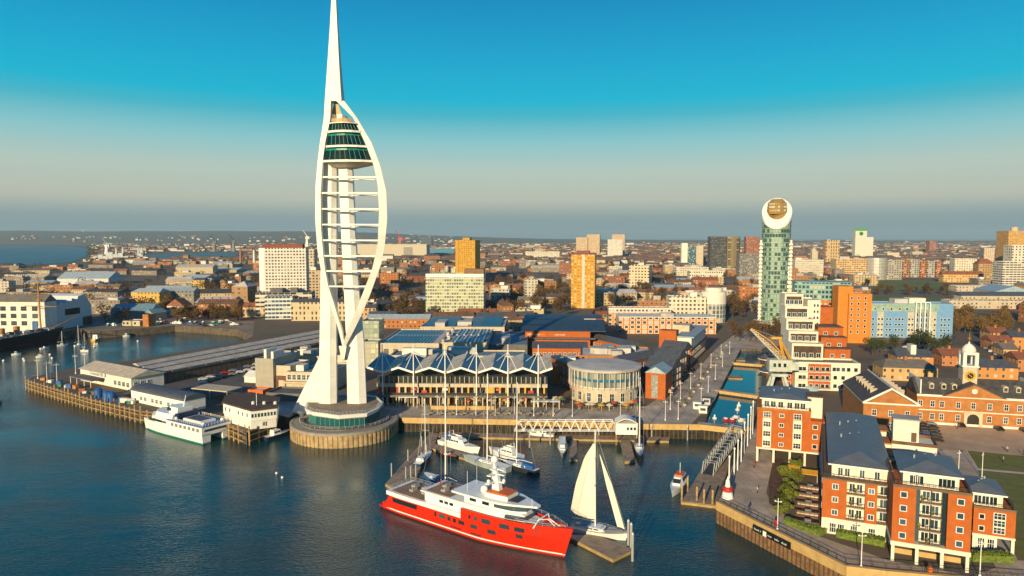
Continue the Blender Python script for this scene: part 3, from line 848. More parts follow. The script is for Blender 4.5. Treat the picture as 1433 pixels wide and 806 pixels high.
# white rim and aft decks
def deckhouse(t0, t1, z0, z1, inset, name, m, nose=0.0, flare=0.0, n=14, rake=0.0):
    b = MB(); r_ = []
    out = []
    for i in range(n + 1):
        t = lerp(t0, t1, i / n)
        h = max(.4, min(hb(t), 5.1) - inset) * (1 if nose == 0 or i < n * .6 else (1 - nose * ((i - n * .6) / (n * .4)) ** 1.6))
        out.append((t * L, h))
    lo = [(x, -h, z0) for x, h in out] + [(x, h, z0) for x, h in out[::-1]]
    hi = [(x + (rake * (z1 - z0) if i == n else 0), -h - flare, z1) for i, (x, h) in enumerate(out)] + [(x + (rake * (z1 - z0) if i == 0 else 0), h + flare, z1) for i, (x, h) in enumerate(out[::-1])]
    return b.loft([lo, hi]).obj(name, m, ya)
deckhouse(.03, .5, 4.45, 5.5, -.02, 'rim', GELCOAT)
deckhouse(.055, .28, 5.45, 5.62, .7, 'aft_deck', TEAK)
deckhouse(.50, .86, 4.6, 6.9, .9, 'main_house', GELCOAT, nose=.3)
deckhouse(.27, .80, 5.45, 7.9, 1.0, 'upper_house', GELCOAT, nose=.35)
deckhouse(.25, .79, 7.9, 8.2, .55, 'upper_roof', GELCOAT, nose=.4)
deckhouse(.275, .42, 8.2, 8.32, 1.1, 'sun_deck', TEAK)
deckhouse(.50, .80, 8.2, 10.0, 1.5, 'bridge', GELCOAT, nose=.5)
deckhouse(.66, .802, 8.75, 9.75, 1.42, 'bridge_window', GLASS, nose=.5)
deckhouse(.44, .85, 10.0, 10.45, .5, 'bridge_roof', GELCOAT, nose=.72)
deckhouse(.72, .808, 7.0, 7.7, .8, 'forward_window', GLASS, nose=.3)
for t in (.36, .39, .42): MB().box(t * L, (t + .022) * L, -4.16, -4.0, 6.3, 7.0).obj('house_window', GLASS, ya)
for t in (.53, .60): MB().box(t * L, (t + .035) * L, -3.68, -3.5, 8.8, 9.6).obj('house_window', GLASS, ya)
deckhouse(.60, .715, 10.45, 11.4, 2.4, 'mast_house', GELCOAT)
deckhouse(.605, .71, 11.4, 11.75, 2.6, 'orange_canopy', ORANGE)
deckhouse(.705, .76, 10.45, 10.7, 2.6, 'roof_hatch', DKSTEEL)
mx = .635 * L
mast = MB().loft([[(mx - 1.2, -.9, 10.4), (mx + 1.2, -.9, 10.4), (mx + 1.2, .9, 10.4), (mx - 1.2, .9, 10.4)], [(mx - 1.3, -.5, 14.5), (mx + .3, -.5, 14.5), (mx + .3, .5, 14.5), (mx - 1.3, .5, 14.5)], [(mx - 1.3, -.2, 18), (mx - .8, -.2, 18), (mx - .8, .2, 18), (mx - 1.3, .2, 18)]]).obj('mast', GELCOAT, ya)
mb = MB()
for z, w_ in ((13.6, 3.2), (15.4, 2.6), (16.6, 1.4)): mb.box(mx - 1.4, mx - .2, -w_, w_, z, z + .22); mb.box(mx, mx + 2.0, -.3, .3, z, z + .25)
mb.obj('radar_arm', GELCOAT, mast)
def dome(x, y, z, r, parent):
    MB().lathe([(r * .5, z), (r, z + r * .6), (r, z + r * 1.1), (r * .8, z + r * 1.7), (r * .4, z + r * 2), (.02, z + r * 2.1)], 14, (x, y)).obj('radar_dome', GELCOAT, parent, smooth=True)
dome(mx - 3.2, -1.2, 10.45, .95, ya); dome(mx - 1.0, 0, 18, .9, mast); dome(mx - 4.5, 2, 10.45, .7, ya); dome(mx - .8, 2.6, 13.8, .5, mast); dome(mx - .8, -2.6, 13.8, .45, mast); dome(mx + 1.8, 0, 13.85, .4, mast)
aw = MB()
for x, y, h in ((.5 * L, -2.5, 5), (.48 * L, 2.5, 6), (.56 * L, 3, 5), (.84 * L, -2, 2.2)): aw.tube([(x, y, 10.4), (x, y, 10.4 + h)], .05, 4)
aw.obj('aerial', GELCOAT, ya)
tr = MB()
for s in (-1, 1): tr.tube([(.86 * L, s * 3.2, 6.35), (.875 * L, s * 2.0, 8.3), (.90 * L, s * .2, 8.0), (.96 * L, s * .8, 6.4)], .14, 6)
tr.tube([(.875 * L, -2, 8.3), (.875 * L, 2, 8.3)], .14, 6)
tr.obj('bow_frame', GELCOAT, ya)
fl = MB().tube([(.10 * L + 10.4, 1.8, 5.5), (.10 * L + 9.6, 1.8, 9.4)], .06, 5).obj('flagstaff', WHITE, ya)
MB().add([(.10 * L + 9.7, 1.8, 9.2), (.10 * L + 9.5, 1.0, 8.2), (.10 * L + 9.9, .6, 6.3), (.10 * L + 10.1, 1.8, 7.0)], [(0, 1, 2, 3)]).obj('red_ensign', mat('flag_red', (.55, .02, .03), .8), fl)
ft = MB()
for t, y in ((.10, 1.5), (.13, -1.0), (.16, 2.0), (.20, -.5), (.31, 1), (.34, -1.5), (.38, 1.2)):
    z = 5.62 if t < .3 else 8.32
    ft.box(t * L, t * L + 1.3, y - .9, y + .9, z, z + .5); ft.box(t * L + 1.1, t * L + 1.35, y - .9, y + .9, z, z + .95)
ft.obj('deck_seating', mat('grey_cushions', (.35, .34, .33), .9), ya)
struct_r = railing([(.06 * L, -4.6), (.03 * L, -4.4), (.03 * L, 4.4), (.06 * L, 4.6), (.26 * L, 4.7)], 5.5, .9, False, 1.6, STEEL, parent=ya)
railing([(.78 * L, -4.1), (.9 * L, -2.6), (.985 * L, -.4), (.985 * L, .4), (.9 * L, 2.6), (.78 * L, 4.1)], 7.1, .8, False, 2.0, STEEL, parent=ya)

# ---- generic small craft
def hull_mesh(L, B, H, stern=.75, sheer=.25, bowx=0.0, n=12, sharp=1.9):
    sec = []
    for i in range(n + 1):
        t = i / n
        k = (lerp(stern, 1, min(1, t / .45)) if t < .45 else 1 - ((t - .45) / .55) ** sharp)
        k = max(.02, k)
        sec.append((t * L, B / 2 * k, B / 2 * k * lerp(.82, .55, t), H * (1 + sheer * t * t), -.5, -L * .05 * t ** 3))
    return MB().loft(ring_hull(sec))
def boat(name, label, s, b, B, H, hullm, deckm=GELCOAT, cabin=None, flag=None, mast=None, boom=True, sail=None, cover=None, group=None, fly=False, spread=True, waterline=None):
    """hull from stern pixel s to bow pixel b at the water; cabin = (t0, t1, height); mast = (t, height)"""
    a, rz, L = place(*s, *b)
    th = thing(name, label, 'sailing boat' if mast else 'boat', (a[0], a[1], 0), rz, group)
    hull_mesh(L, B, H).obj('hull', hullm, th)
    if waterline: hull_mesh(L, B * .87, .42, sheer=0).obj('waterline', waterline, th, loc=(0, 0, .02))
    dk = [(t * L, B / 2 * max(.02, (lerp(.75, 1, min(1, t / .45)) if t < .45 else 1 - ((t - .45) / .55) ** 1.9)) * .9) for t in [i / 12 for i in range(13)]]
    rr = [[(x, -y, H * (1 + .25 * (x / L) ** 2) + .015), (x, y, H * (1 + .25 * (x / L) ** 2) + .015)] for x, y in dk[:12]]
    MB().loft(rr, caps=False, close=False).obj('deck', deckm, th)
    if cabin:
        t0, t1, ch = cabin
        z = H * 1.05
        w_ = B * .36
        r_ = [[(x, -w_ * k, z), (x, w_ * k, z), (x + e, w_ * k * .85, z + ch), (x + e, -w_ * k * .85, z + ch)] for x, k, e in ((t0 * L, 1, .1), (lerp(t0, t1, .7) * L, 1, 0), (t1 * L, .75, -ch * .9))]
        c = MB().loft(r_).obj('cabin', GELCOAT, th)
        for sg in (-1, 1):
            nwin = max(2, int((t1 - t0) * L / 1.6))
            for i in range(nwin):
                xa = lerp(t0 + .02, lerp(t0, t1, .72), i / nwin) * L; xb = lerp(t0 + .02, lerp(t0, t1, .72), (i + .75) / nwin) * L
                MB().box(xa, xb, sg * w_ * .96 - .07, sg * w_ * .96 + .07, z + ch * .4, z + ch * .75).obj('window', GLASS, c)
        xs = lerp(t0, t1, .72) * L
        MB().loft([[(xs + .05, -w_ * .8, z + ch * .98), (xs + .05, w_ * .8, z + ch * .98)], [(t1 * L - ch * .25, -w_ * .7, z + ch * .35), (t1 * L - ch * .25, w_ * .7, z + ch * .35)]], caps=False, close=False).obj('windscreen', GLASS, c, loc=(.12, 0, .06))
        if fly:
            MB().shell(lerp(t0, t1, .1) * L, lerp(t0, t1, .62) * L, -w_ * .7, w_ * .7, z + ch, z + ch + .7, .12, .5).obj('flybridge', GELCOAT, th)
            MB().tube([(lerp(t0, t1, .2) * L, -w_ * .7, z + ch), (lerp(t0, t1, .15) * L, -w_ * .6, z + ch + 2), (lerp(t0, t1, .15) * L, w_ * .6, z + ch + 2), (lerp(t0, t1, .2) * L, w_ * .7, z + ch)], .1, 5).obj('radar_arch', GELCOAT, th)
    if cover:
        MB().loft([[(.08 * L, -B * .35, H), (.08 * L, B * .35, H), (.08 * L, B * .2, H + .9), (.08 * L, -B * .2, H + .9)], [(.36 * L, -B * .38, H), (.36 * L, B * .38, H), (.36 * L, B * .25, H + 1.3), (.36 * L, -B * .25, H + 1.3)]]).obj('cockpit_cover', cover, th)
    if mast:
        t, mh = mast
        x = t * L; z = H
        m = MB().tube([(x, 0, z), (x - .01 * mh, 0, z + mh)], [max(.13, mh * .0075), max(.1, mh * .0055)], 8).obj('mast', WHITE, th)
        rg = MB()
        for zz in ((.45, .72) if spread else ()): rg.tube([(x, -B * .34, z + mh * zz), (x, B * .34, z + mh * zz)], .06, 4)
        for e in ((L * .97, 0, H * 1.2), (.03 * L, 0, H)): rg.tube([(x, 0, z + mh * .98), e], .035, 4)
        for sg in (-1, 1): rg.tube([(x - .3, sg * B * .45, z), (x, sg * B * .34, z + mh * .72), (x, 0, z + mh * .97)], .035, 4)
        rg.obj('rigging', STEEL, m)
        if boom:
            MB().tube([(x, 0, z + 1.9), (x - L * .42, 0, z + 1.8)], .12, 6).obj('boom', WHITE, m)
            if sail is None and cover: MB().tube([(x - .1, 0, z + 2.1), (x - L * .2, 0, z + 2.25), (x - L * .4, 0, z + 2.0)], [.34, .3, .18], 8).obj('sail_cover', cover, m)
    if flag:
        MB().tube([(.02 * L, 0, H), (-.05 * L, 0, H + 2.2)], .04, 4).obj('flagstaff', WHITE, th)
    return th, L
# white sailing yacht with hoisted sail
sy, L2 = boat('sailing_yacht', 'white sailing yacht with hoisted cream mainsail and furled jib beside the red yacht', (800, 742), (880, 757), 4.9, 1.5, GELCOAT, mat('pale_deck', (.45, .42, .38), .7), (.30, .62, .7), mast=(.42, 24.5), boom=True, sail=1)
x = .42 * L2
def sail(pts_luff, pts_leech, belly, name, m, par):
    n = 14; b = MB(); rr = []
    for i in range(n + 1):
        t = i / n; row = []
        def ev(P, t):
            k = t * (len(P) - 1); j = min(int(k), len(P) - 2); f = k - j
            return Vector(P[j]).lerp(Vector(P[j + 1]), f)
        a, c = ev(pts_luff, t), ev(pts_leech, t)
        for j in range(9):
            s = j / 8; p = a.lerp(c, s)
            row.append((p.x, p.y + belly * math.sin(math.pi * s) * (1 - t * .7), p.z))
        rr.append(row)
    b.loft(rr, caps=False, close=False)
    return b.obj(name, m, par, smooth=True)
sail([(x - .15, 0, 3.8), (x - .2, 0, 14), (x - .25, 0, 22.5)], [(x - 7.5, 3.0, 3.4), (x - 5.8, 1.9, 11), (x - 3.2, .8, 18.5), (x - .7, 0, 22.6)], -.8, 'mainsail', SAILM, sy)
sail([(L2 * .93, 0, 2.6), (x + 4.0, 0, 13.2), (x + 1.0, 0, 20)], [(L2 * .93 - 1.9, .2, 2.9), (x + 2.6, .1, 12.8), (x + .9, 0, 20)], .25, 'jib', SAILM, sy)
railing([(0.02 * L2, -1.6), (.3 * L2, -2.1), (.6 * L2, -2.0), (.97 * L2, -.1), (.6 * L2, 2.0), (.3 * L2, 2.1), (.02 * L2, 1.6)], 1.6, .7, True, 1.6, STEEL, parent=sy, r=.035)
MB().lathe([(.7, 0), (.7, .25)], 12, (.12 * L2, 0)).obj('wheel', STEEL, sy, loc=(0, 0, 2.0))
# marina boats
YB = 'sailing and motor boats in the marina basin'
boat('sailing_yacht', 'dark blue ketch with two bare masts alongside the slanting pontoon', (583, 656), (604, 637), 3.6, 1.5, NAVY, cabin=(.2, .6, .8), mast=(.58, 19), boom=True, cover=None, group=YB)
bt, bl = boat('motor_yacht', 'white trawler yacht with blue canvas cover near the quay end of the slanting pontoon', (617, 622), (672, 636), 4.6, 2.0, GELCOAT, cabin=(.2, .68, 1.7), fly=True, cover=None, group=YB)
MB().loft([[(.1 * bl, -1.6, 3.4), (.1 * bl, 1.6, 3.4), (.1 * bl, 1.3, 4.3), (.1 * bl, -1.3, 4.3)], [(.34 * bl, -1.7, 3.4), (.34 * bl, 1.7, 3.4), (.34 * bl, 1.3, 4.3), (.34 * bl, -1.3, 4.3)]]).obj('canvas_cover', BLUEP, bt)
boat('rigid_inflatable', 'black inflatable boat with a small orange console', (616, 636), (640, 644), 2.6, .9, BLACK, ORANGE, (.35, .5, .9), group=YB)
boat('sailing_yacht', 'grey sailing yacht with the tall white mast nearest the red yacht stern', (628, 684), (592, 668), 4.0, 1.5, BLUEP, cabin=(.25, .62, .6), mast=(.12, 31), cover=NAVY, group=YB)
boat('sailing_yacht', 'long pale grey racing yacht lying stern towards the quay', (712, 661), (648, 644), 4.6, 1.7, mat('pale_grey_hull', (.42, .48, .48), .3), cabin=(.3, .6, .5), mast=(.46, 28), group=YB)
boat('motor_yacht', 'white motor cruiser with a low dark windscreen moored behind the pale racing yacht', (730, 646), (684, 634), 4.2, 1.9, GELCOAT, cabin=(.2, .66, 1.3), fly=True, group=YB)
boat('sailing_yacht', 'white sloop with the mast that rises just left of the white truss bridge', (752, 664), (700, 650), 4.0, 1.4, mat('charcoal_hull', (.035, .04, .045), .3), cabin=(.25, .6, .6), mast=(.55, 26), cover=BLUEP, group=YB)
boat('motor_boat', 'white open sports boat moored under the white truss bridge', (776, 613), (739, 611), 3.2, 1.5, GELCOAT, cabin=(.3, .7, 1.2), group=YB)
boat('motor_boat', 'small grey cabin cruiser stern to a narrow dark finger pontoon', (787, 618), (787, 642), 3.4, 1.2, mat('grey_hull', (.45, .46, .46), .3), cabin=(.15, .75, 1.5), group=YB)
boat('sailing_yacht', 'black hulled yacht with a bare mast beside the timber finger pontoon', (893, 619), (896, 646), 3.4, 1.4, mat('charcoal_hull', (.035, .04, .045), .3), cabin=(.25, .6, .5), mast=(.5, 24), cover=NAVY, group=YB)
pb, pl = boat('patrol_boat', 'white cabin patrol boat with orange roof trim tied to the long pontoon', (957, 672), (940, 697), 4.0, 1.6, GELCOAT, cabin=(.2, .68, 2.0), group=YB)
MB().box(.25 * pl, .5 * pl, -1.1, 1.1, 3.7, 4.1).obj('roof_trim', ORANGE, pb)
MB().tube([(.35 * pl, 0, 3.7), (.35 * pl, 0, 7)], .08, 5).obj('aerial', WHITE, pb)
pb, pl = boat('pilot_boat', 'small white pilot boat with blue hull moored between the ferry terminal and the podium', (371, 617), (408, 606), 3.6, 1.4, NAVY, cabin=(.25, .6, 1.7), group=YB)
MB().tube([(.4 * pl, 0, 3), (.4 * pl, 0, 6)], .07, 5).obj('aerial', WHITE, pb)
# small boats in the inner harbour
IH = 'small boats moored in the inner harbour by the black ship'
for s, b, lab, kw in [((16, 497), (30, 496), 'small white motor boat moored close to the black ship waterline', dict(cabin=(.3, .65, 1.2))),
                      ((56, 489), (69, 487.5), 'small open white boat with outboard beside the black ship', dict(cabin=(.4, .55, .8))),
                      ((50, 500.5), (64, 499.5), 'white boat with domed canopy moored off the black ship', dict(cabin=(.2, .7, 1.0))),
                      ((80, 484.5), (96, 483), 'white sailing boat with short mast alongside the bow of the black ship', dict(cabin=(.3, .6, .8), mast=(.45, 9))),
                      ((104, 485), (120, 483), 'white sloop with tall mast just beyond the black ship bow', dict(cabin=(.3, .6, .8), mast=(.4, 13))),
                      ((114, 491.5), (124, 492), 'white yacht with mast moored off the station pier end', dict(cabin=(.3, .6, .8), mast=(.5, 11))),
                      ((160, 465), (166, 462), 'small dark motor boat near the hard', dict(cabin=(.3, .6, .8))),
                      ((172, 471), (182, 470.5), 'white motor boat in open water before the slipway', dict(cabin=(.3, .7, 1.6))),
                      ((192, 466.5), (204, 465), 'low white launch drifting near the hard', dict()),
                      ((229, 463), (240, 461), 'small white cabin boat beside the brick mole', dict(cabin=(.3, .7, 1.5)))]:
    boat('motor_boat' if 'mast' not in kw else 'sailing_boat', lab, s, b, 2.6, .9, GELCOAT if 'dark' not in lab else NAVY, group=IH, **kw)
boat('tug', 'yellow and black workboat moored before the slipway', (130, 478), (140, 475), 4.5, 1.6, YELLOW, cabin=(.3, .65, 2.6), group=IH)
bm = MB().lathe([(.05, -.2), (.8, 0), (.9, .6), (.5, 1.2), (.02, 1.4)], 10).mesh('buoy', WHITE, True)
for u, v, lab in [(5, 505.5, 'white mooring buoy off the black ship midships'), (33, 503, 'pair end white mooring buoy off the black ship'), (34.5, 505.5, 'orange streaked white buoy beside its twin'), (70, 497, 'white mooring buoy under the black ship bow'), (73, 502, 'pale buoy off the pier head'), (132, 485.5, 'white buoy alone off the hard'), (193, 478, 'white buoy in the inner harbour near the station roof'), (387, 663, 'white marker buoy afloat off the tower podium'), (395, 669, 'low white marker float off the tower podium')]:
    x, y = G(u, v, 0)
    o_ = put('mooring_buoy', bm, None, (x, y, 0)); o_.scale = (.45,) * 3 if 'podium' in lab else (.8,) * 3
    tag(o_, lab, 'buoy', 'white buoys on the water')
boat('motor_boat', 'dark launch passing at the edge of the harbour', (-14, 567), (3, 564), 3, 1.1, NAVY, cabin=(.3, .7, 1.4))

# ---- white catamaran ferry
fa_, fb_ = G(283, 623, 0), G(196, 600, 0)
FL = math.hypot(fb_[0] - fa_[0], fb_[1] - fa_[1]); FA = math.atan2(fb_[1] - fa_[1], fb_[0] - fa_[0])
fe = thing('catamaran_ferry', 'white catamaran passenger ferry with blue deck moored at the jetty', 'ferry', (fa_[0], fa_[1], 0), FA)
FB = 11.5      # local +x to the bow, local -y away from the camera
def fhull(yc):
    sec = []
    for i in range(15):
        t = i / 14; k = 1 - max(0, (t - .6) / .4) ** 2 * .92
        sec.append([(t * FL, yc - 1.75 * k, 3.4 + .6 * t), (t * FL - 1.2 * t ** 3, yc - 1.5 * k, .1), (t * FL - 1.2 * t ** 3, yc - 1.3 * k, -.6), (t * FL - 1.2 * t ** 3, yc + 1.3 * k, -.6), (t * FL - 1.2 * t ** 3, yc + 1.5 * k, .1), (t * FL, yc + 1.75 * k, 3.4 + .6 * t)])
    o = MB().loft(sec).obj('hull', GELCOAT, fe)
    sec = []
    for i in range(15):
        t = i / 14; k = 1 - max(0, (t - .6) / .4) ** 2 * .92; x = t * FL - 1.2 * t ** 3
        sec.append([(x, yc - 1.53 * k, -.5), (x, yc - 1.56 * k, .5), (x, yc + 1.56 * k, .5), (x, yc + 1.53 * k, -.5)])
    MB().loft(sec).obj('green_boottop', GREENP, o)
fhull(-1.75); fhull(-FB + 1.75)
def fdeck(x0, x1, z0, z1, i0, i1, name, m, taper=.3):
    n = 8; lo, hi = [], []
    for i in range(n + 1):
        t = i / n; x = lerp(x0, x1, t) * FL; k = taper * max(0, (t - .6) / .4) ** 2 * FB * .5
        lo.append((x, k + i0, z0)); hi.append((x - (z1 - z0) * .5 * (t == 1), k + i1, z1))
    a = [(x, -y, z) for x, y, z in lo] + [(x, -FB + y, z) for x, y, z in lo[::-1]]
    c = [(x, -y, z) for x, y, z in hi] + [(x, -FB + y, z) for x, y, z in hi[::-1]]
    return MB().loft([c, a][::-1]).obj(name, m, fe)
fdeck(0, .99, 3.0, 5.9, -.02, -.02, 'main_cabin', GELCOAT, .75)
fdeck(.0, .56, 5.9, 6.1, .25, .25, 'blue_deck', BLUEP, 0)
fdeck(.5, .9, 5.9, 7.6, .9, 1.6, 'forward_cabin', GELCOAT, .8)
fdeck(.48, .68, 7.6, 10, 2.6, 3.0, 'wheelhouse', GELCOAT, .5)
fdeck(.585, .684, 8.5, 9.5, 2.65, 2.8, 'wheelhouse_window', GLASS, .5)
fdeck(.12, .40, 6.1, 6.9, 2.8, 2.8, 'deck_house', GELCOAT, 0)
fdeck(.15, .37, 6.9, 7.0, 3.4, 3.4, 'deck_house_roof', SLATE, 0)
fdeck(.43, .485, 6.1, 8.4, 1.8, 1.8, 'blue_funnel', NAVY, 0)
for i in range(14):
    x = lerp(.55, .84, i / 14) * FL
    MB().box(x, x + .62, -.06 - .0, .06, 4.5, 5.3).obj('window', GLASS, fe)
for i in range(7):
    x = lerp(.04, .5, i / 7) * FL
    MB().box(x, x + 1.6, -.06, .05, 4.2, 5.4).obj('side_opening', mat('grey_recess', (.22, .21, .2), .7), fe)
MB().box(-.08, .1, -FB + 1, -1, 4.3, 5.1).obj('stern_window', GLASS, fe)
MB().tube([(.5 * FL, -FB / 2, 10), (.46 * FL, -FB / 2, 14.5)], [.25, .08], 6).obj('mast', GELCOAT, fe)
railing([(.0, -.3), (.48 * FL, -.3)], 6.1, 1.0, False, 1.2, WHITE, parent=fe); railing([(.05, -.3), (.05, -FB + .3), (.45 * FL, -FB + .3)], 6.1, 1.0, False, 1.2, WHITE, parent=fe)
for x, y in ((.03, -2), (.03, -9.5), (.42, -1.4), (.42, -10)): dome(x * FL + 1, y, 6.1, .6, fe)
# ================================================================ RED APARTMENT BLOCKS BY THE WATER
AR = R(-24)
CREAMW = mat('cream_render', (.72, .66, .54), .75, var=.1)
def balcony(th, x0, x1, y0, y1, z, h=1.0, m=None):
    b = MB().box(x0, x1, y0, y1, z - .22, z).obj('balcony', m or mat('balcony_slab', (.34, .27, .19), .8), th)
    r = MB()
    r.box(x0, x1, y0, y0 + .06, z + h - .07, z + h)
    n = max(2, int((x1 - x0) / .45))
    for i in range(n + 1):
        x = lerp(x0 + .03, x1 - .03, i / n); r.box(x - .025, x + .025, y0, y0 + .05, z, z + h)
    r.obj('railing', DKSTEEL, b)
    return b
def patio(th, x, y, z, w=1.8, h=2.15, face='front', W_=0):
    windows(th, [(x, z)], w, h, face, W_, y, name='window', bars=1, transom=False)
def penthouse(th, x0, x1, y0, y1, z0, z1, rise, hipy=5, roofm=None, over=.7, pts=(), hipx=0):
    MB().box(x0, x1, y0, y1, z0, z1).obj('penthouse', CREAMW, th)
    MB().box(x0 - over, x1 + over, y0 - over, y1 + over, z1, z1 + .3).obj('eaves', WHITE, th)
    wd = x1 - x0 + 2 * over
    MB().gable(x0 - over - .02, x1 + over + .02, y0 - over - .02, y1 + over + .02, z1 + .3, rise, 'y', hip=hipy).obj('roof', roofm or SEAMY, th)
    windows(th, pts, 1.6, 2.0, 'front', y=y0, bars=1, transom=False)
def col_posts(th, xs, y, z, m=None, w=.3):
    for x in xs: MB().box(x - w, x + w, y, y + 2 * w, 0, z).obj('column', m or CREAMW, th)

# block with open colonnade
def blk(name, label, u0, u1, vb, group='red apartment blocks along the waterside walk', rz=AR):
    x, y, wd = span(u0, vb, u1, rz)
    return thing(name, label, 'apartment block', (x, y, 5.0), rz, group), wd, y
c, wd, yc = blk('apartment_block', 'tall red apartment block on white columns with a central stack of balconies', 1246, 1356, 784)
zb, zt, dp = 4.3, 15.8, 17.0
xa, xb = wd * .30, wd * .70
MB().box(0, xa, 0, dp, zb, zt).box(xb, wd, 0, dp, zb, zt).box(xa, xb, 1.7, dp, zb, zt).obj('wall', BRICK, c)
MB().box(xa + .9, xb - .9, 1.6, 1.75, zb + .1, zt - .1).obj('bay_wall', CREAMW, c)
for s0, s1 in ((xa, xa + .85), (xb - .85, xb)): MB().box(s0, s1, 1.0, 1.72, zb + .2, zt).obj('glazed_strip', GLASS, c)
MB().box(-.15, wd + .15, -.15, dp + .1, zb - .9, zb).obj('floor_beam', CREAMW, c)
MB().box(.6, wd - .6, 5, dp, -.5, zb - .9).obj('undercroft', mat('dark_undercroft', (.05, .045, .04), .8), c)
MB().box(.3, wd - .3, 4.3, 4.6, 0, 1.1).obj('low_wall', COPING, c)
fh = (zt - zb) / 4
for f in range(4):
    z = zb + fh * f
    balcony(c, xa + .9, xb - .9, .15, 1.6, z + .12)
    for k in (.28, .72): patio(c, lerp(xa + .9, xb - .9, k), 1.6, z + .2, 1.5, 2.1)
    MB().box((xa + xb) / 2 - .06, (xa + xb) / 2 + .06, .2, 1.6, z, z + fh).obj('divider', DKSTEEL, c)
windows(c, [(x, zb + fh * f + .75) for f in range(4) for x in (wd * .14, wd * .86)], 1.3, 1.35, gm=glass('blue_window_glass', (.03, .07, .12)), bars=0, transom=False)
windows(c, [(y, zb + fh * f + .75) for f in range(4) for y in (3, 7, 11, 14.5)], 1.3, 1.35, 'right', wd, bars=0, transom=False)
col_posts(c, [.35, wd * .34, wd * .66, wd - .35], .05, zb - .9)
MB().shell(-.05, wd + .05, -.05, dp, zt, zt + .55, .35, .5).obj('parapet', mat('dark_parapet', (.16, .10, .06), .7), c)
penthouse(c, 1.9, wd - 2.0, 2.2, dp - 1, zt, zt + 2.7, 1.6, 5.0, pts=[(x, zt + .3) for x in (3.8, 4.9, wd - 4.9, wd - 3.4)])
railing([(.3, dp), (.3, .3), (wd - .3, .3), (wd - .3, dp)], zt + .5, .7, False, 1.0, DKSTEEL, parent=c)

b, wd, yb = blk('apartment_block', 'long red apartment block with a big grey metal roof and white ground floor', 1149, 1245, 745)
zb, zt, dp = 3.7, 12.6, 52.0
xa, xb, xc, xd = wd * .36, wd * .63, wd * .80, wd
MB().box(0, xa, 0, dp, zb, zt).box(xb, xc, 0, dp, zb, zt).box(xa, xb, 1.5, dp, zb, zt).box(xc, xd, 2.2, dp, zb, zt).obj('wall', BRICK, b)
MB().box(.1, wd - .1, .15, dp, -.5, zb).obj('ground_floor', CREAMW, b)
MB().box(xa + .05, xb - .05, 1.4, 1.52, zb, zt).box(xc + .05, xd - .05, 2.1, 2.22, zb, zt).obj('bay_wall', CREAMW, b)
fh = (zt - zb) / 3
for f in range(3):
    z = zb + fh * f
    balcony(b, xa + .05, xb - .05, .1, 1.4, z + .12)
    for k in (.3, .7): patio(b, lerp(xa, xb, k), 1.4, z + .2, 1.3, 2.1)
    balcony(b, xc + .05, xd + .3, .2, 2.1, z + .12); patio(b, (xc + xd) / 2, 2.1, z + .2, 1.5, 2.1)
windows(b, [(x, zb + fh * f + .8) for f in range(3) for x in (wd * .19, wd * .715)], 1.3, 1.35, gm=glass('blue_window_glass'), bars=1, transom=False)
windows(b, [(wd * .17, .35), (wd * .29, .35), (wd * .48, .4), (wd * .74, .4)], 1.5, 2.3, y=.15, bars=2)
windows(b, [(y, zb + fh * f + .8) for f in range(3) for y in range(4, 50, 6)], 1.3, 1.35, 'left', bars=0, transom=False)
col_posts(b, [.3], -.2, zb)
MB().box(-.1, wd + .1, -.1, dp, zt, zt + .35).obj('cornice', mat('dark_parapet', (.16, .10, .06), .7), b)
MB().box(1.8, wd - .6, 2.0, dp - 1, zt + .35, zt + 3.0).obj('penthouse', CREAMW, b)
MB().box(1.0, wd + .2, 1.2, dp - .2, zt + 3.0, zt + 3.3).obj('eaves', WHITE, b)
MB().gable(.98, wd + .22, 1.18, dp - .18, zt + 3.3, 1.9, 'y', hip=6).obj('roof', SEAMY, b)
windows(b, [(x, zt + .5) for x in (3.6, 5.0, 8.0, 11.0)], 1.2, 2.0, y=2.0, bars=1, transom=False)
railing([(.2, dp), (.2, .2), (wd - .2, .2)], zt + .35, .9, False, 1.0, DKSTEEL, parent=b)
for i, yy in enumerate((20, 30, 41)):     # stepped terraces along the far side
    MB().box(wd - .5, wd + 3.0, yy, yy + 6, 0, zt + 1.0 + i * .4).obj('terrace_bay', CREAMW, b)
    MB().box(wd - .3, wd + 3.2, yy - .2, yy + 6.2, zt + 1.0 + i * .4, zt + 1.4 + i * .4).obj('terrace_floor', BRICK2, b)
# white stair tower between the blocks
x, y = G(1262, 760); sl, sr = 0, 8.5
stt = thing('stair_tower', 'white stair tower with brown roof deck rising behind the two red blocks', 'tower', (*W(1247, 640, 172)[:2], 5.0), AR)
MB().box(0, 10, 0, 9, 0, 14.6).obj('wall', CREAMW, stt); MB().shell(-.1, 10.1, -.1, 9.1, 14.6, 15.4, .3, .6).obj('parapet', BROWNROOF, stt)
MB().box(.5, 6.3, 3, 8, 14.6, 20.2).obj('lift_housing', CREAMW, stt); MB().box(.3, 6.5, 2.8, 8.2, 20.2, 20.5).obj('roof', CONC, stt)
MB().box(4.6, 5.8, 2.9, 3.05, 14.8, 17.2).obj('door', mat('brown_door', (.10, .05, .03), .6), stt)

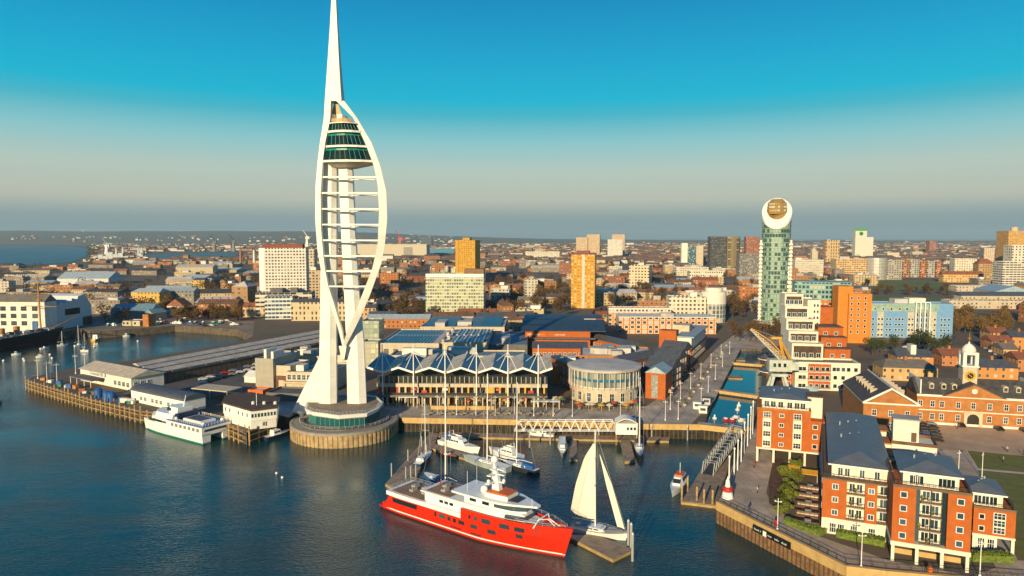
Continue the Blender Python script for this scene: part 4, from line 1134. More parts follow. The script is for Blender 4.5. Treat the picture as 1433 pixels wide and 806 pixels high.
d, wd, yd = blk('apartment_block', 'small red apartment wing with a dark hipped roof beside the lawn', 1360, 1419, 768)
zb, zt, dp = 3.6, 9.2, 13.0
MB().box(0, wd, 0, dp, zb, zt).obj('wall', BRICK, d)
MB().box(.3, wd * .6, .4, dp, -.5, zb).obj('ground_floor', CREAMW, d)
MB().box(-.1, wd + .1, -.1, dp, zb - .45, zb).obj('floor_beam', CREAMW, d)
windows(d, [(wd * .2, zb + .7), (wd * .2, zb + 3.3)], 1.1, 1.2, bars=0, transom=False)
windows(d, [(wd * .62, zb + .5 + i * 1.55) for i in range(3)], 2.2, 1.5, bars=2)
windows(d, [(wd * .22, .3), (wd * .45, .3)], 1.4, 2.4, y=.4, bars=2)
col_posts(d, [.3, wd - .3], .0, zb - .4)
MB().shell(-.05, wd + .05, -.05, dp, zt, zt + .5, .3, .45).obj('parapet', mat('dark_parapet', (.16, .10, .06), .7), d)
penthouse(d, -1.5, wd - 2.0, 2.0, dp - 1, zt, zt + 2.6, 1.4, 4, pts=[(x, zt + .3) for x in (1.0, 2.4, 3.8)])
railing([(.3, .3), (wd - .3, .3), (wd - .3, dp)], zt + .4, .8, False, 1.0, DKSTEEL, parent=d)
for f in range(2): balcony(d, -1.6, -.1, .8, 2.6, zb + 2.8 * f + .2)

a, wd, ya_ = blk('apartment_block', 'red apartment block on white columns nearest the canal bridge', 1058, 1153, 645, rz=R(-21))
zb, zt, dp = 4.4, 16.0, 19.0
xm = wd * .79
MB().box(0, xm, 0, dp, zb, zt).box(xm, wd, 1.2, dp, zb, zt - 2.6).obj('wall', BRICK, a)
MB().box(-.1, wd + .1, -.12, dp, zb - .5, zb).obj('floor_beam', CREAMW, a)
fh = (zt - zb) / 4
for k in (.15, .60):
    MB().box(wd * k - 1.2, wd * k + 1.2, -.06, .1, zb + .1, zb + fh * 3 + .3).obj('glazed_bay', CREAMW, a)
    windows(a, [(wd * k, zb + fh * f + .55) for f in range(4)], 2.2, 1.75, y=-.06, bars=2)
windows(a, [(wd * .365, zb + fh * f + .8) for f in range(4)], 1.4, 1.2, bars=1, transom=False)
windows(a, [(wd * .86, zb + fh * f + .7) for f in range(3)], 1.4, 1.4, y=1.2, bars=0, transom=False)
for f in range(3): balcony(a, wd - .4, wd + 2.2, 1.4, 4, zb + fh * f + .2); MB().box(wd, wd + .1, 1.6, 4.2, zb + fh * f + .3, zb + fh * f + 2.4).obj('balcony_door', WHITE, a)
col_posts(a, [.3, wd * .26, wd * .5, wd * .72, wd * .95], .1, zb - .5)
col_posts(a, [.3, wd * .5, wd * .95], dp - 1, zb - .5)
MB().shell(-.1, xm + .1, -.1, dp + .1, zt, zt + .5, .3, .4).obj('parapet', BRICK2, a)
penthouse(a, 1.2, xm - .5, 2.2, dp - .5, zt, zt + 2.8, 1.3, 4, pts=[(x, zt + .3) for x in (2.6, 4.4, 6.5, 9, 11, 12.6)])
MB().box(xm - .8, wd - .6, 5, 11, zt - 2.6, zt + 3.6).obj('lift_tower', CREAMW, a); MB().box(xm - 1, wd - .4, 4.8, 11.2, zt + 3.6, zt + 3.9).obj('lift_roof', BROWNROOF, a)
railing([(.2, .2), (xm - .2, .2)], zt + .5, .8, False, 1.0, DKSTEEL, parent=a)

for blk_, w_, y_, z_ in ((c, 13, 9, 20.2), (b, 12, 22, 17.4), (b, 12, 34, 17.6), (d, 5, 6, 13.3), (a, 13, 9, 20.3)):
    for i in range(3):
        x_ = w_ * (.35 + .17 * i)
        MB().lathe([(.18, -1.5), (.18, .5), (.3, .55), (.05, .8)], 8, (x_, y_ + i * 1.7)).obj('roof_vent', STEEL, blk_, loc=(0, 0, z_ - .5))
rdp = random.Random(12)
POT = mat('terracotta_pot', (.35, .13, .05), .8); CHAIRM = mat('pale_balcony_furniture', (.5, .47, .42), .7)
for i in range(4):
    for blk_, xa_, xb_, z_, y_ in ((c, 4.9, 8.2, 4.55 + 2.875 * i, .7), (b, 5.2, 8.0, 3.95 + 2.97 * min(i, 2), .6)):
        if blk_ is b and i == 3: continue
        x_ = rdp.uniform(xa_, xb_)
        MB().lathe([(.15, 0), (.22, .45), (.05, .45)], 8, (x_, y_)).lathe([(.05, .45), (.32, .7), (.25, 1.1), (.02, 1.3)], 7, (x_, y_), 1).obj('potted_plant', [POT, LEAFY], blk_, loc=(0, 0, z_))
        x_ = rdp.uniform(xa_, xb_); MB().box(x_, x_ + .5, y_ - .2, y_ + .3, .35, .45).box(x_, x_ + .5, y_ + .25, y_ + .32, .45, .9).box(x_ + .02, x_ + .1, y_ - .18, y_ + .3, 0, .35).box(x_ + .4, x_ + .48, y_ - .18, y_ + .3, 0, .35).obj('balcony_chair', CHAIRM, blk_, loc=(0, 0, z_))
# garden, terraces and planting between the blocks
hmat_ = mat('clipped_hedge_leaves', (.13, .17, .02), .9, var=.5, scale=1.5, c2=(.06, .10, .012), bump=.8)
def hedge(label, a, b_, w_, h, seed=1):
    p, q = G(*a), G(*b_)
    L_, an = math.hypot(q[0] - p[0], q[1] - p[1]), math.atan2(q[1] - p[1], q[0] - p[0])
    rd = random.Random(seed); m = MB()
    m.box(0, L_, .15, w_ - .15, 0, h * .85)
    for i in range(int(L_ * 90)):
        x, y, z = rd.uniform(0, L_), rd.uniform(0, w_), rd.uniform(.05, h)
        if .2 < y < w_ - .2 and z < h * .8: z = h * rd.uniform(.8, 1.05)
        v = [Vector((rd.gauss(0, 1), rd.gauss(0, 1), rd.gauss(0, 1))).normalized() * .2 for _ in range(2)]
        c0 = Vector((x, y, z)); m.add([c0 - v[0], c0 + v[1], c0 + v[0], c0 - v[1]], [(0, 1, 2, 3)])
    o = m.obj('hedge', hmat_, None, (p[0], p[1], 5.05), an)
    return tag(o, label, 'hedge', 'clipped hedges by the red apartments')
hedge('clipped green hedge under the white ground floor of the long red block', (1170, 753), (1238, 767), 2.0, 1.6, 1)
hedge('clipped green hedge below the small red wing by the lawn', (1358, 787), (1420, 789), 2.2, 1.7, 2)
hedge('green hedge along the walk below the garden terraces', (1096, 733), (1146, 752), 2.0, 1.3, 3)
hedge('short green hedge end beside the white column of the long red block', (1133, 741), (1148, 749), 2.0, 1.2, 4)
bush = [crown_mesh('crown', 4, 2.0, 1.7, 520, .26, LEAFY, 91 + i, 6, .5) for i in range(3)]
rd = random.Random(3)
for i, (u, v) in enumerate([(1098, 668), (1108, 672), (1100, 682), (1107, 690), (1098, 697), (1106, 704), (1095, 712), (1102, 718), (1112, 662), (1092, 722), (1118, 676)]):
    x, y = G(u, v)
    t = thing('garden_shrub', 'yellow green garden shrub in the bed between the red apartment blocks', 'shrub', (x, y, 5.0), rd.uniform(0, 6), 'shrubs in the apartment garden'); t.scale = (rd.uniform(.75, 1.15),) * 3
    put('crown', rd.choice(bush), t)
    MB().tube([(0, 0, -.1), (0, 0, 1.6)], [.12, .06], 5).obj('stem', BARK, t)
pe = mat('terrace_timber_brown', (.13, .06, .035), .85, var=.3)
for i, (u0, u1, v) in enumerate([(1112, 1146, 736), (1113, 1146, 722), (1114, 1146, 709), (1116, 1146, 697), (1118, 1147, 686)]):
    x, y, wd = span(u0, v, u1, AR)
    t = thing('garden_terrace', ['lowest brown timber garden terrace nearest the hedge', 'brown timber garden terrace second up from the hedge', 'brown timber garden terrace midway up the slope', 'brown timber garden terrace second below the yellow canopies', 'brown timber garden terrace just below the yellow canopies'][i], 'terrace', (x, y, 5), AR, 'terraces of the apartment garden')
    MB().box(0, wd, 0, 3.6, 0, .5).obj('deck', pe, t)
    railing([(0, 0), (wd, 0), (wd, 3.4)], .5, 1.0, False, 1.0, pe, parent=t, r=.07)
    MB().box(.3, wd - .2, .5, 1.1, .5, 1.0).obj('planter', CREAM, t)
    MB().box(wd * .4, wd * .4 + 1.4, 1.6, 2.6, .5, 1.25).obj('table', mat('grey_cushions', (.35, .34, .33), .9), t)
for u0, u1, v, lab in [(1102, 1119, 667, 'yellow fabric canopy at the end of the garden bed'), (1120, 1144, 673, 'longer yellow fabric canopy beside the garden bed')]:
    x, y, wd = span(u0, v, u1, AR)
    t = thing('canopy', lab, 'canopy', (x, y, 5), AR, 'yellow canopies in the apartment garden')
    MB().loft([[(0, 0, 2.0), (wd, 0, 2.0), (wd, 2.6, 2.6), (0, 2.6, 2.6)], [(0, 0, 2.12), (wd, 0, 2.12), (wd, 2.6, 2.72), (0, 2.6, 2.72)]]).obj('fabric', YELLOW, t)
    for q in (.1, wd - .1):
        MB().tube([(q, .1, 0), (q, .1, 2.05)], .06, 5).obj('post', WHITE, t); MB().tube([(q, 2.5, 0), (q, 2.5, 2.6)], .06, 5).obj('post', WHITE, t)
# guard rail along the sea wall
rp = [G(1004, 703), G(1184, 792.5), G(1240, 799.5), G(1500, 822)]
t = railing(rp, 5.5, 1.1, False, 2.2, DKSTEEL, name='guard_rail', r=.06); tag(t, 'dark metal guard rail along the ochre sea wall', 'railing')
rp = [G(1007, 690), G(1031, 640), G(1046, 603)]
t = railing(rp, 5.0, 1.1, False, 2.0, DKSTEEL, name='guard_rail', r=.06); tag(t, 'dark metal guard rail beside the long pontoon gangway', 'railing')
# banner on the sea wall
p, q = G(1056, 738.2, 4.4), G(1109, 765.5, 4.4)
t = thing('wall_sign', 'long black sign with small white lettering fixed to the ochre sea wall', 'sign', (p[0], p[1], 4.4), math.atan2(q[1] - p[1], q[0] - p[0]))
Lg = math.hypot(q[0] - p[0], q[1] - p[1])
MB().box(0, Lg, -.66, -.5, -.55, .75).obj('board', BLACK, t)
for k0, k1_, sd in ((.05, .25, 1), (.42, .54, 2), (.60, .71, 3), (.78, .93, 4)): letters(t, Lg * k0, Lg * k1_, -.66, -.1, .5, WHITE, sd)
MB().box(Lg * .29, Lg * .38, -.72, -.66, -.5, .7).obj('emblem_panel', WHITE, t)
# lamps
def lamp(x, y, h, z=5.0):
    pass
LM = {'post': MB().tube([(0, 0, 0), (0, 0, 7.6)], [.11, .07], 8).mesh('post', WHITE), 'arm': MB().box(-.75, .75, -.05, .05, 6.7, 6.8).box(-.8, -.45, -.13, .13, 6.8, 6.95).box(.45, .8, -.13, .13, 6.8, 6.95).mesh('lamp_arm', WHITE), 'base': MB().lathe([(.26, 0), (.26, .5), (.14, .6)], 8).mesh('lamp_base', WHITE)}
def lamps(lst, group, labels=None, label=None, s=1.0):
    for i, (u, v) in enumerate(lst):
        x, y = G(u, v)
        t = thing('street_lamp', labels[i] if labels else label, 'street lamp', (x, y, 5.0), AR + (.3 * i), group)
        t.scale = (s, s, s)
        put('post', LM['post'], t); put('lamp_arm', LM['arm'], t); put('lamp_base', LM['base'], t)
lamps([(1088, 742), (1205, 795), (1371, 808), (1341, 667), (1374, 670)], 'white lamps by the apartments', ['white twin armed street lamp by the red post box on the sea wall walk', 'white twin armed street lamp below the long red block hedge', 'white twin armed street lamp beside the columns of the tall red block', 'white street lamp at the corner of the lawn kerb', 'white street lamp behind the small red wing'])
lamps([(931, 588), (949, 587), (868, 588)], 'white lamps on the promenade corner', ['white street lamp standing mid promenade corner by the quay wall', 'white twin armed lamp at the quay corner above the ochre wall', 'white lamp beside the gangway gatehouse'])
lamps([(938 + i * 14.2, 573 - i * 14.6) for i in range(6)], 'white lamps along the shopfront side of the canal promenade', label='white lamp in the row along the shopfronts of the canal promenade')
lamps([(981 + i * 10, 567 - i * 18) for i in range(5)], 'white lamps along the canal edge', label='white lamp in the row along the canal edge promenade')
lamps([(612 + i * 27, 580 + i * .4) for i in range(8)], 'white lamps before the zigzag roofed mall', label='white lamp in the row before the zigzag roofed mall')
pm = MB().tube([(0, 0, 0), (0, 0, 9.5)], [.2, .16], 8).lathe([(.3, 9.5), (.3, 9.8), (.02, 10.2)], 8).mesh('mooring_post', WHITE)
for i, (u, v) in enumerate([(1020, 678), (1027, 668), (1032, 658), (1037, 646), (1041, 634), (1046, 624), (1050, 614), (1053, 607)]):
    x, y = G(u, v); o = put('flag_pole', pm, None, (x, y, 5.0)); o.scale = (1, 1, .8 + .05 * i)
    tag(o, 'bare white pole in the row beside the long pontoon gangway', 'pole', 'white poles beside the long gangway')
# striped red and white beacon, red post box
x, y = G(1018, 697)
t = thing('beacon', 'white harbour beacon with a red band standing on the sea wall corner', 'beacon', (x, y, 5.05))
MB().lathe([(1.5, 0), (1.2, 1.6), (1.0, 1.7)], 12).obj('base', WHITE, t); MB().lathe([(1.0, 1.7), (1.35, 2.0), (1.3, 2.9), (.9, 3.0)], 12).obj('red_band', mat('beacon_red', (.5, .03, .03), .4), t); MB().lathe([(.7, 3.0), (.5, 4.6), (.25, 5.0), (.02, 5.8)], 12).obj('top', WHITE, t)
x, y = G(1086, 738)
t = thing('lifebuoy_stand', 'red lifebuoy stand beside the lamp on the sea wall walk', 'lifebuoy stand', (x, y, 5.05))
MB().box(-.35, .35, -.25, .25, .2, 1.7).obj('housing', mat('beacon_red', (.5, .03, .03)), t); MB().tube([(0, 0, 0), (0, 0, .3)], .1, 6).obj('post', DKSTEEL, t)
x, y = G(1301, 803)
t = thing('lifebuoy_stand', 'orange lifebuoy stand on the walk before the tall red block', 'lifebuoy stand', (x, y, 5.05))
MB().box(-.35, .35, -.25, .25, .2, 1.5).obj('housing', ORANGE, t); MB().tube([(0, 0, 0), (0, 0, .3)], .1, 6).obj('post', DKSTEEL, t)

# ================================================================ BRICK STORE WITH THE CLOCK TOWER
vx, vy, vw = span(1282, 592, 1433, R(-15))
ve = thing('brick_store', 'long brown brick naval store with slate roof, central pediment and arched gateway', 'building', (vx, vy, 5), R(-15))
VW, VH, VD = vw + 26, 10.6, 13.0
MB().box(0, VW, 0, VD, -1, VH).obj('wall', BRICK2, ve)
MB().box(-.2, VW + .2, -.35, 0.0, VH - .5, VH + .3).obj('cornice', WHITE2, ve)
MB().box(-.05, VW, -.12, 0.0, 5.0, 5.35).obj('string_course', WHITE2, ve)
MB().box(-.05, VW, -.16, 0.0, .0, .8).obj('plinth', WHITE2, ve)
rf = MB().gable(-.3, VW + .3, -.5, VD + .5, VH + .31, 5.0, 'x').obj('roof', mat('dark_slate', (.075, .068, .066), .7, var=.3, scale=.5), ve)
def lx(u, vv=560):    # local x of a photo column on this facade
    best = min((abs(proj(vx + s * math.cos(R(-15)), vy + s * math.sin(R(-15)), 12)[0] - u), s) for s in [i * .1 for i in range(0, 900)])
    return best[1]
px_ = [lx(u) for u in (1288, 1305, 1318, 1341, 1385, 1408, 1427)] + [lx(1427) + 4.6, lx(1427) + 9.2, lx(1427) + 14, lx(1427) + 19]
windows(ve, [(x, z) for x in px_ for z in (1.7, 6.3)], 1.5, 2.3, bars=1)
pcx = lx(1362)
windows(ve, [(pcx, 6.3)], 1.5, 2.3)
MB().loft([[(pcx - 9.5, -.6, VH - .1), (pcx + 9.5, -.6, VH - .1), (pcx, -.6, VH + 4.4)], [(pcx - 9.5, 4, VH - .1), (pcx + 9.5, 4, VH - .1), (pcx, 4, VH + 4.4)]][::-1]).obj('pediment', BRICK2, ve)
MB().loft([[(pcx - 10.2, -.9, VH), (pcx - 9.4, -.9, VH), (pcx, -.9, VH + 4.4), (pcx + 9.4, -.9, VH), (pcx + 10.2, -.9, VH), (pcx, -.9, VH + 4.95)], [(pcx - 10.2, 4, VH), (pcx - 9.4, 4, VH), (pcx, 4, VH + 4.4), (pcx + 9.4, 4, VH), (pcx + 10.2, 4, VH), (pcx, 4, VH + 4.95)]][::-1]).obj('pediment_coping', mat('dark_slate', ()), ve)
MB().lathe([(.9, 0), (.9, .15), (.55, .15)], 16).obj('round_window', WHITE2, ve, loc=(pcx, -.6, VH + 2.2)).rotation_euler = (R(90), 0, 0)
arch = MB(); A0 = [(pcx - 1.9, 0), (pcx - 1.9, 2.6)] + [(pcx + 1.9 * math.cos(R(180 - 15 * i)), 2.6 + 1.9 * math.sin(R(15 * i))) for i in range(1, 12)] + [(pcx + 1.9, 2.6), (pcx + 1.9, 0)]
A1 = [(pcx - 2.9, 0), (pcx - 2.9, 3.0)] + [(pcx - 2.9, 5.6)] + [(pcx + 2.9 * lerp(-1, 1, i / 8), 5.6) for i in range(1, 9)] + [(pcx + 2.9, 5.6), (pcx + 2.9, 3.0), (pcx + 2.9, 0)]
n_ = min(len(A0), len(A1))
def resample(P, n):
    L_ = [0]
    for p, q in zip(P, P[1:]): L_.append(L_[-1] + math.hypot(q[0] - p[0], q[1] - p[1]))
    o = []
    for i in range(n):
        t = L_[-1] * i / (n - 1)
        for j in range(len(P) - 1):
            if L_[j] <= t <= L_[j + 1] + 1e-9:
                f = (t - L_[j]) / max(1e-9, L_[j + 1] - L_[j]); o.append((lerp(P[j][0], P[j + 1][0], f), lerp(P[j][1], P[j + 1][1], f))); break
    return o
A0, A1 = resample(A0, 25), resample(A1, 25)
arch.loft([[(p[0], -.5, p[1]) for p in (a_, b_)] + [(p[0], .02, p[1]) for p in (b_, a_)] for a_, b_ in zip(A0, A1)]).obj('arch_surround', CREAM, ve)
MB().add([(p[0], -.06, p[1]) for p in A0], [tuple(range(24, -1, -1))]).obj('archway_shade', mat('passage_shade', (.035, .025, .02), .9), ve)  # flat dark sheet stands in for the shade inside the gateway
dm = MB().box(-.75, .75, 0, 2.2, 0, 1.7).gable(-.9, .9, -.15, 2.4, 1.7, .6, 'y').mesh('dormer', CREAM)
gm_ = MB().box(-.5, .5, -.06, .05, .3, 1.5).mesh('pane', GLASS)
for u in (1305, 1322, 1337, 1409, 1427):
    o = put('dormer', dm, ve, (lx(u), 1.6, VH + 2.0)); put('pane', gm_, o)
for x in (lx(1286), VW * .62, VW - 2): MB().box(x, x + .4, -.5, VD + .5, VH + .5, VH + 5.6).obj('fire_wall', WHITE2, ve)
# clock tower: stands on the roof ridge behind the pediment (part of the store)
ct = MB().box(pcx - 2.3, pcx + 2.3, 4.2, 8.8, VH + 2, VH + 10.0).obj('clock_tower', CREAM, ve)
cz = VH + 6.9
MB().box(pcx - 2.75, pcx + 2.75, 3.75, 9.25, VH + 10.0, VH + 10.5).obj('tower_cornice', WHITE2, ct)
lant = MB()
for sx_ in (-1, 1):
    for sy_ in (-1, 1): lant.box(pcx + sx_ * 1.9 - .55, pcx + sx_ * 1.9 + .55, 6.5 + sy_ * 1.9 - .55, 6.5 + sy_ * 1.9 + .55, VH + 10.5, VH + 15.2)
lant.box(pcx - 2.4, pcx + 2.4, 4.1, 8.9, VH + 14.4, VH + 15.3)
lant.obj('lantern', WHITE2, ct)
MB().lathe([(2.3, 0), (2.25, .8), (1.9, 1.7), (1.2, 2.5), (.3, 3.0), (.25, 3.6)], 16, (pcx, 6.5)).obj('cupola', WHITE2, ct, loc=(0, 0, VH + 15.3), smooth=True)
MB().lathe([(.1, 0), (.12, .8), (.55, 1.1), (.6, 1.5), (.1, 1.9), (.08, 3.2), (.02, 3.5)], 10, (pcx, 6.5)).obj('gold_finial', mat('gilding', (.7, .36, .05), .35, .7), ct, loc=(0, 0, VH + 18.8))
cd = MB().lathe([(.02, .3), (1.75, .3), (1.75, 0)], 24).obj('clock_face', mat('clock_gold', (.72, .42, .05), .4), ct, loc=(pcx, 4.2, cz)); cd.rotation_euler = (R(90), 0, 0)
cdb = MB().lathe([(.02, .36), (1.05, .36), (1.05, .3)], 24).obj('clock_centre', BLACK, ct, loc=(pcx, 4.2, cz)); cdb.rotation_euler = (R(90), 0, 0)
hd = MB().tube([(pcx - .9, 3.8, cz + .9), (pcx, 3.8, cz)], .12, 4).tube([(pcx, 3.8, cz), (pcx + .5, 3.8, cz - .4)], .12, 4).obj('clock_hand', YELLOW, ct)
nm = MB()
for i in range(12):
    a_ = i * math.pi / 6; nm.box(pcx + 1.4 * math.sin(a_) - .1, pcx + 1.4 * math.sin(a_) + .1, 3.83, 3.92, cz + 1.4 * math.cos(a_) - .2, cz + 1.4 * math.cos(a_) + .2)
nm.obj('numerals', BLACK, ct)
# side wing, hipped roof with rows of dormers
wx, wy, ww = span(1207, 604, 1284, R(-15))
wg = thing('brick_wing', 'projecting brick wing with pedimented front and rows of white dormers on slate roofs', 'building', (wx, wy, 5), R(-15))
WD = 34
MB().box(0, ww, 0, WD, -1, VH - .6).obj('wall', BRICK2, wg)
MB().box(-.3, ww + .3, -.3, WD, VH - .6, VH).obj('cornice', WHITE2, wg)
rf = MB().gable(-.4, ww + .4, -.4, WD, VH, 5.2, 'y').obj('roof', mat('dark_slate', ()), wg)
MB().loft([[(1.2, -.5, VH), (ww - 1.2, -.5, VH), (ww / 2, -.5, VH + 4.4)], [(1.2, -.3, VH), (ww - 1.2, -.3, VH), (ww / 2, -.3, VH + 4.4)]][::-1]).obj('gable_wall', BRICK2, wg)
MB().loft([[(-.6, -.8, VH), (.6, -.8, VH), (ww / 2, -.8, VH + 4.7), (ww - .6, -.8, VH), (ww + .6, -.8, VH), (ww / 2, -.8, VH + 5.4)], [(-.6, -.2, VH), (.6, -.2, VH), (ww / 2, -.2, VH + 4.7), (ww - .6, -.2, VH), (ww + .6, -.2, VH), (ww / 2, -.2, VH + 5.4)]][::-1]).obj('gable_coping', WHITE2, wg)
windows(wg, [(ww * k, z) for k in (.2, .5, .8) for z in (1.5, 5.9)], 1.5, 2.2, bars=1)
for s, x in ((1, ww * .22), (-1, ww * .78)):
    for i in range(6):
        y = 6 + i * 4.3
        o = put('dormer', dm, wg, (x - s * .6, y, VH + 1.4), -s * math.pi / 2); put('pane', gm_, o)
rg_ = MB().tube([(ww / 2, -.6, VH + 5.3), (ww / 2, WD, VH + 5.3)], .25, 4).obj('ridge', WHITE2, wg)

# ================================================================ STEPPED WHITE FLATS, ORANGE AND BLUE BLOCKS
SR = R(-10)
sx0, sy0, sw = span(1112, 545, 1203, SR)
stp = thing('stepped_flats', 'white and orange flats stepping back in terraces above the quay road', 'apartment block', (sx0, sy0, 5), SR)
lvl = [(0, 0, 1, 11.5, CREAMW)]
h1 = ZV(506, sy0) - 5
MB().shell(0, sw, 0, 12, 0, h1, .4, .8).obj('wall', CREAMW, stp); MB().box(.4, sw - .4, .4, 12, h1 - 1.0, h1 - .7).obj('roof', FELT, stp)
MB().box(sw * .2, sw * .55, -.05, .2, .8, h1 - .8).obj('orange_panel', BRICK, stp)
for f in range(3):
    z = .7 + f * (h1 - 1.2) / 3
    balcony(stp, .5, sw * .54, -1.3, .0, z + .1, m=WHITE)
    windows(stp, [(x, z + .3) for x in (sw * .08, sw * .14, sw * .25, sw * .34, sw * .43, sw * .50)] + ([(sw * k, z + .4) for k in (.6, .66, .74, .82, .93)] if f == 2 else [(sw * k, z + .5) for k in (.62, .74)]), 1.7, 1.9, y=-.06, bars=0, transom=False)
xs = sw * .66
tiers = [(10.0, 480, .02, .52, 13), (17.0, 463, .02, .5, 13), (24.0, 446, .03, .50, 12), (31, 428, .06, .46, 12), (38, 411, .10, .42, 12)]
pz = h1
for i, (y0, vt, a_, b_, dpth) in enumerate(tiers):
    h = ZV(vt, sy0 + y0) - 5
    MB().shell(sw * a_, sw * b_, y0, y0 + dpth, pz - 4, h, .35, .7).obj('terrace_tier', CREAMW, stp)
    MB().box(sw * a_ + .35, sw * b_ - .35, y0 + .35, y0 + dpth, h - .9, h - .6).obj('tier_roof', BROWNROOF if i % 2 == 0 else FELT, stp)
    MB().box(sw * a_ + .8, sw * b_ - .8, y0 - .06, y0 + .1, pz + .2, h - 1.2).obj('brown_glazing', mat('bronze_glazing', (.10, .065, .045), .25, var=.3), stp)
    windows(stp, [(sw * lerp(a_, b_, k), pz + .3) for k in (.15, .38, .62, .85)], 1.9, max(1.6, min(2.2, h - pz - 1.2)), y=y0 - .07, bars=1, transom=False)
    railing([(sw * a_, y0 + .2), (sw * b_, y0 + .2)], h, .9, False, 1.5, STEEL, parent=stp)
    pz = h
pz = h1
for i, (y0, vt) in enumerate([(12.0, 487), (18.0, 471), (24.0, 457)]):
    h = ZV(vt, sy0 + y0) - 5
    MB().shell(sw * .56, sw * .97, y0, y0 + 13, pz - 4, h, .35, .7).obj('terrace_tier', BRICK, stp)
    MB().box(sw * .56 - .3, sw * .97 + .3, y0 - .3, y0 + 13, h, h + .3).obj('tier_roof', BROWNROOF, stp)
    windows(stp, [(sw * lerp(.56, .97, k), pz + .4) for k in (.3, .72)], 1.7, 1.6, y=y0 - .02, bars=1, transom=False)
    pz = h
h = ZV(418, sy0 + 40) - 5
MB().shell(sw * .48, sw * .70, 36, 52, 0, h, .4, .6).obj('slab_tower', CREAMW, stp); MB().box(sw * .48 + .4, sw * .70 - .4, 36.4, 51.6, h - 1, h - .7).obj('tower_roof', LTROOF, stp)
windows(stp, [(sw * k, z) for k in (.60, .655) for z in [h - 3.4 - 3.0 * j for j in range(8)]], 1.1, 1.5, y=36, bars=0, transom=False)
MB().box(sw * .70, sw * .98, 42, 54, 0, h - 4).obj('orange_tower', BRICK, stp)
MB().box(-3.5, 0, 4, 14, 0, h1 - 2).obj('side_wing', BRICK, stp)
windows(stp, [(-1.8, 1.2 + 3 * j) for j in range(3)], 1.6, 1.6, y=4, bars=1, transom=False)

ob = building('orange_block', 'bright orange flats with rows of small square windows beside the blue block', 'apartment block', 1186, 1218, 480, 411, 16, mat('orange_render', (.58, .20, .02), .75, var=.1), LTROOF, rz=-8)
oh, ow = ob['h'], ob['w']
windows(ob, [(ow * k, oh - 3.6 - 3.6 * j) for k in (.12, .42, .72) for j in range(7)], 1.4, 1.7, bars=0, transom=False)
MB().box(-6, 3, 2, 14, 0, oh + 4.5).obj('upper_block', mat('orange_render', ()), ob)
bb = building('blue_block', 'long pale blue flats with a green glazed top storey and white balcony frames', 'apartment block', 1217, 1332, 480, 424, 15, mat('pale_blue_render', (.15, .32, .55), .7, var=.1), LTROOF, rz=-6)
bh, bw_ = bb['h'], bb['w']
MB().box(0.3, bw_ - 9, -.12, .1, bh - 5.2, bh - .4).obj('green_glazed_storey', mat('pale_green_glazing', (.30, .42, .36), .3, var=.2), bb)
for k0, k1_ in ((.08, .16), (.45, .53), (.70, .80)): MB().box(bw_ * k0, bw_ * k1_, -.15, .1, 4, bh - 5.4).obj('cream_bay', mat('cream_bay_render', (.50, .46, .36), .7), bb)
MB().box(0, bw_, -.05, .1, 0, 3.6).obj('dark_ground_floor', mat('dark_ground_floor', (.09, .06, .05), .7), bb)
q = [(bw_ * k, 4.6 + 3.4 * j) for j in range(4) for k in (.03, .10, .14, .20, .24, .31, .35, .39, .47, .51, .72, .78, .86, .90, .95)] + [(bw_ * k, bh - 4.4) for k in (.05, .15, .25, .35, .44)]
windows(bb, q, 1.5, 1.5, y=-.15, bars=0, transom=False)
fr = MB().box(bw_ * .53, bw_ * .70, -2.4, .05, bh + .6, bh + 1.0)
for k in (.53, .585, .64, .70):
    fr.box(bw_ * k - .3, bw_ * k + .3, -2.4, -1.9, 0, bh + .6)
fr.obj('balcony_frame', WHITE, bb)
for j in range(6): balcony(bb, bw_ * .535, bw_ * .695, -2.0, 0, 3.6 + 3.4 * j, m=CREAMW)
windows(bb, [(bw_ * k, 4 + 3.4 * j) for j in range(6) for k in (.56, .61, .67)], 2.2, 2.2, y=-.02, bars=1, transom=False)
MB().box(bw_ * .32, bw_ * .48, 4, 12, bh - .7, bh + 2.4).obj('plant_room', LTROOF, bb); MB().box(bw_ * .50, bw_ * .70, 4, 12, bh - .7, bh + 3.0).obj('plant_room', CREAMW, bb)
# curved teal flats behind
cx0, cy0, cw0 = span(1112, 470, 1192, R(-14))
tl = thing('curved_flats', 'curved teal glazed flats with orange lower storeys behind the stepped flats', 'apartment block', (cx0, cy0, 5), R(-14))
h = ZV(395, cy0) - 5
def arc(y_off, n=14): return [(cw0 * i / n, -9 * math.sin(math.pi * i / n) * .5 + y_off + 4) for i in range(n + 1)]
P1 = arc(0) + [(cw0, 18), (0, 18)]
MB().prism(P1, 0, h * .68).obj('lower_wall', facade('orange_flats_facade', (.50, .16, .03), px=3.0, pz=3.0, wx=.45, wz=.5, frame=(.6, .55, .45)), tl)
P2 = [(x, y + 1.2) for x, y in arc(0)] + [(cw0, 18), (0, 18)]
MB().prism(P2, h * .68, h).obj('upper_wall', facade('teal_flats_facade', (.22, .38, .36), (.03, .08, .08), px=2.4, pz=3.2, wx=.7, wz=.6, frame=(.4, .5, .45)), tl)
MB().prism([(x, y + .4) for x, y in arc(0)] + [(cw0 + .6, 19), (-.6, 19)], h, h + .5).obj('roof', mat('teal_roof', (.20, .33, .33), .5), tl)

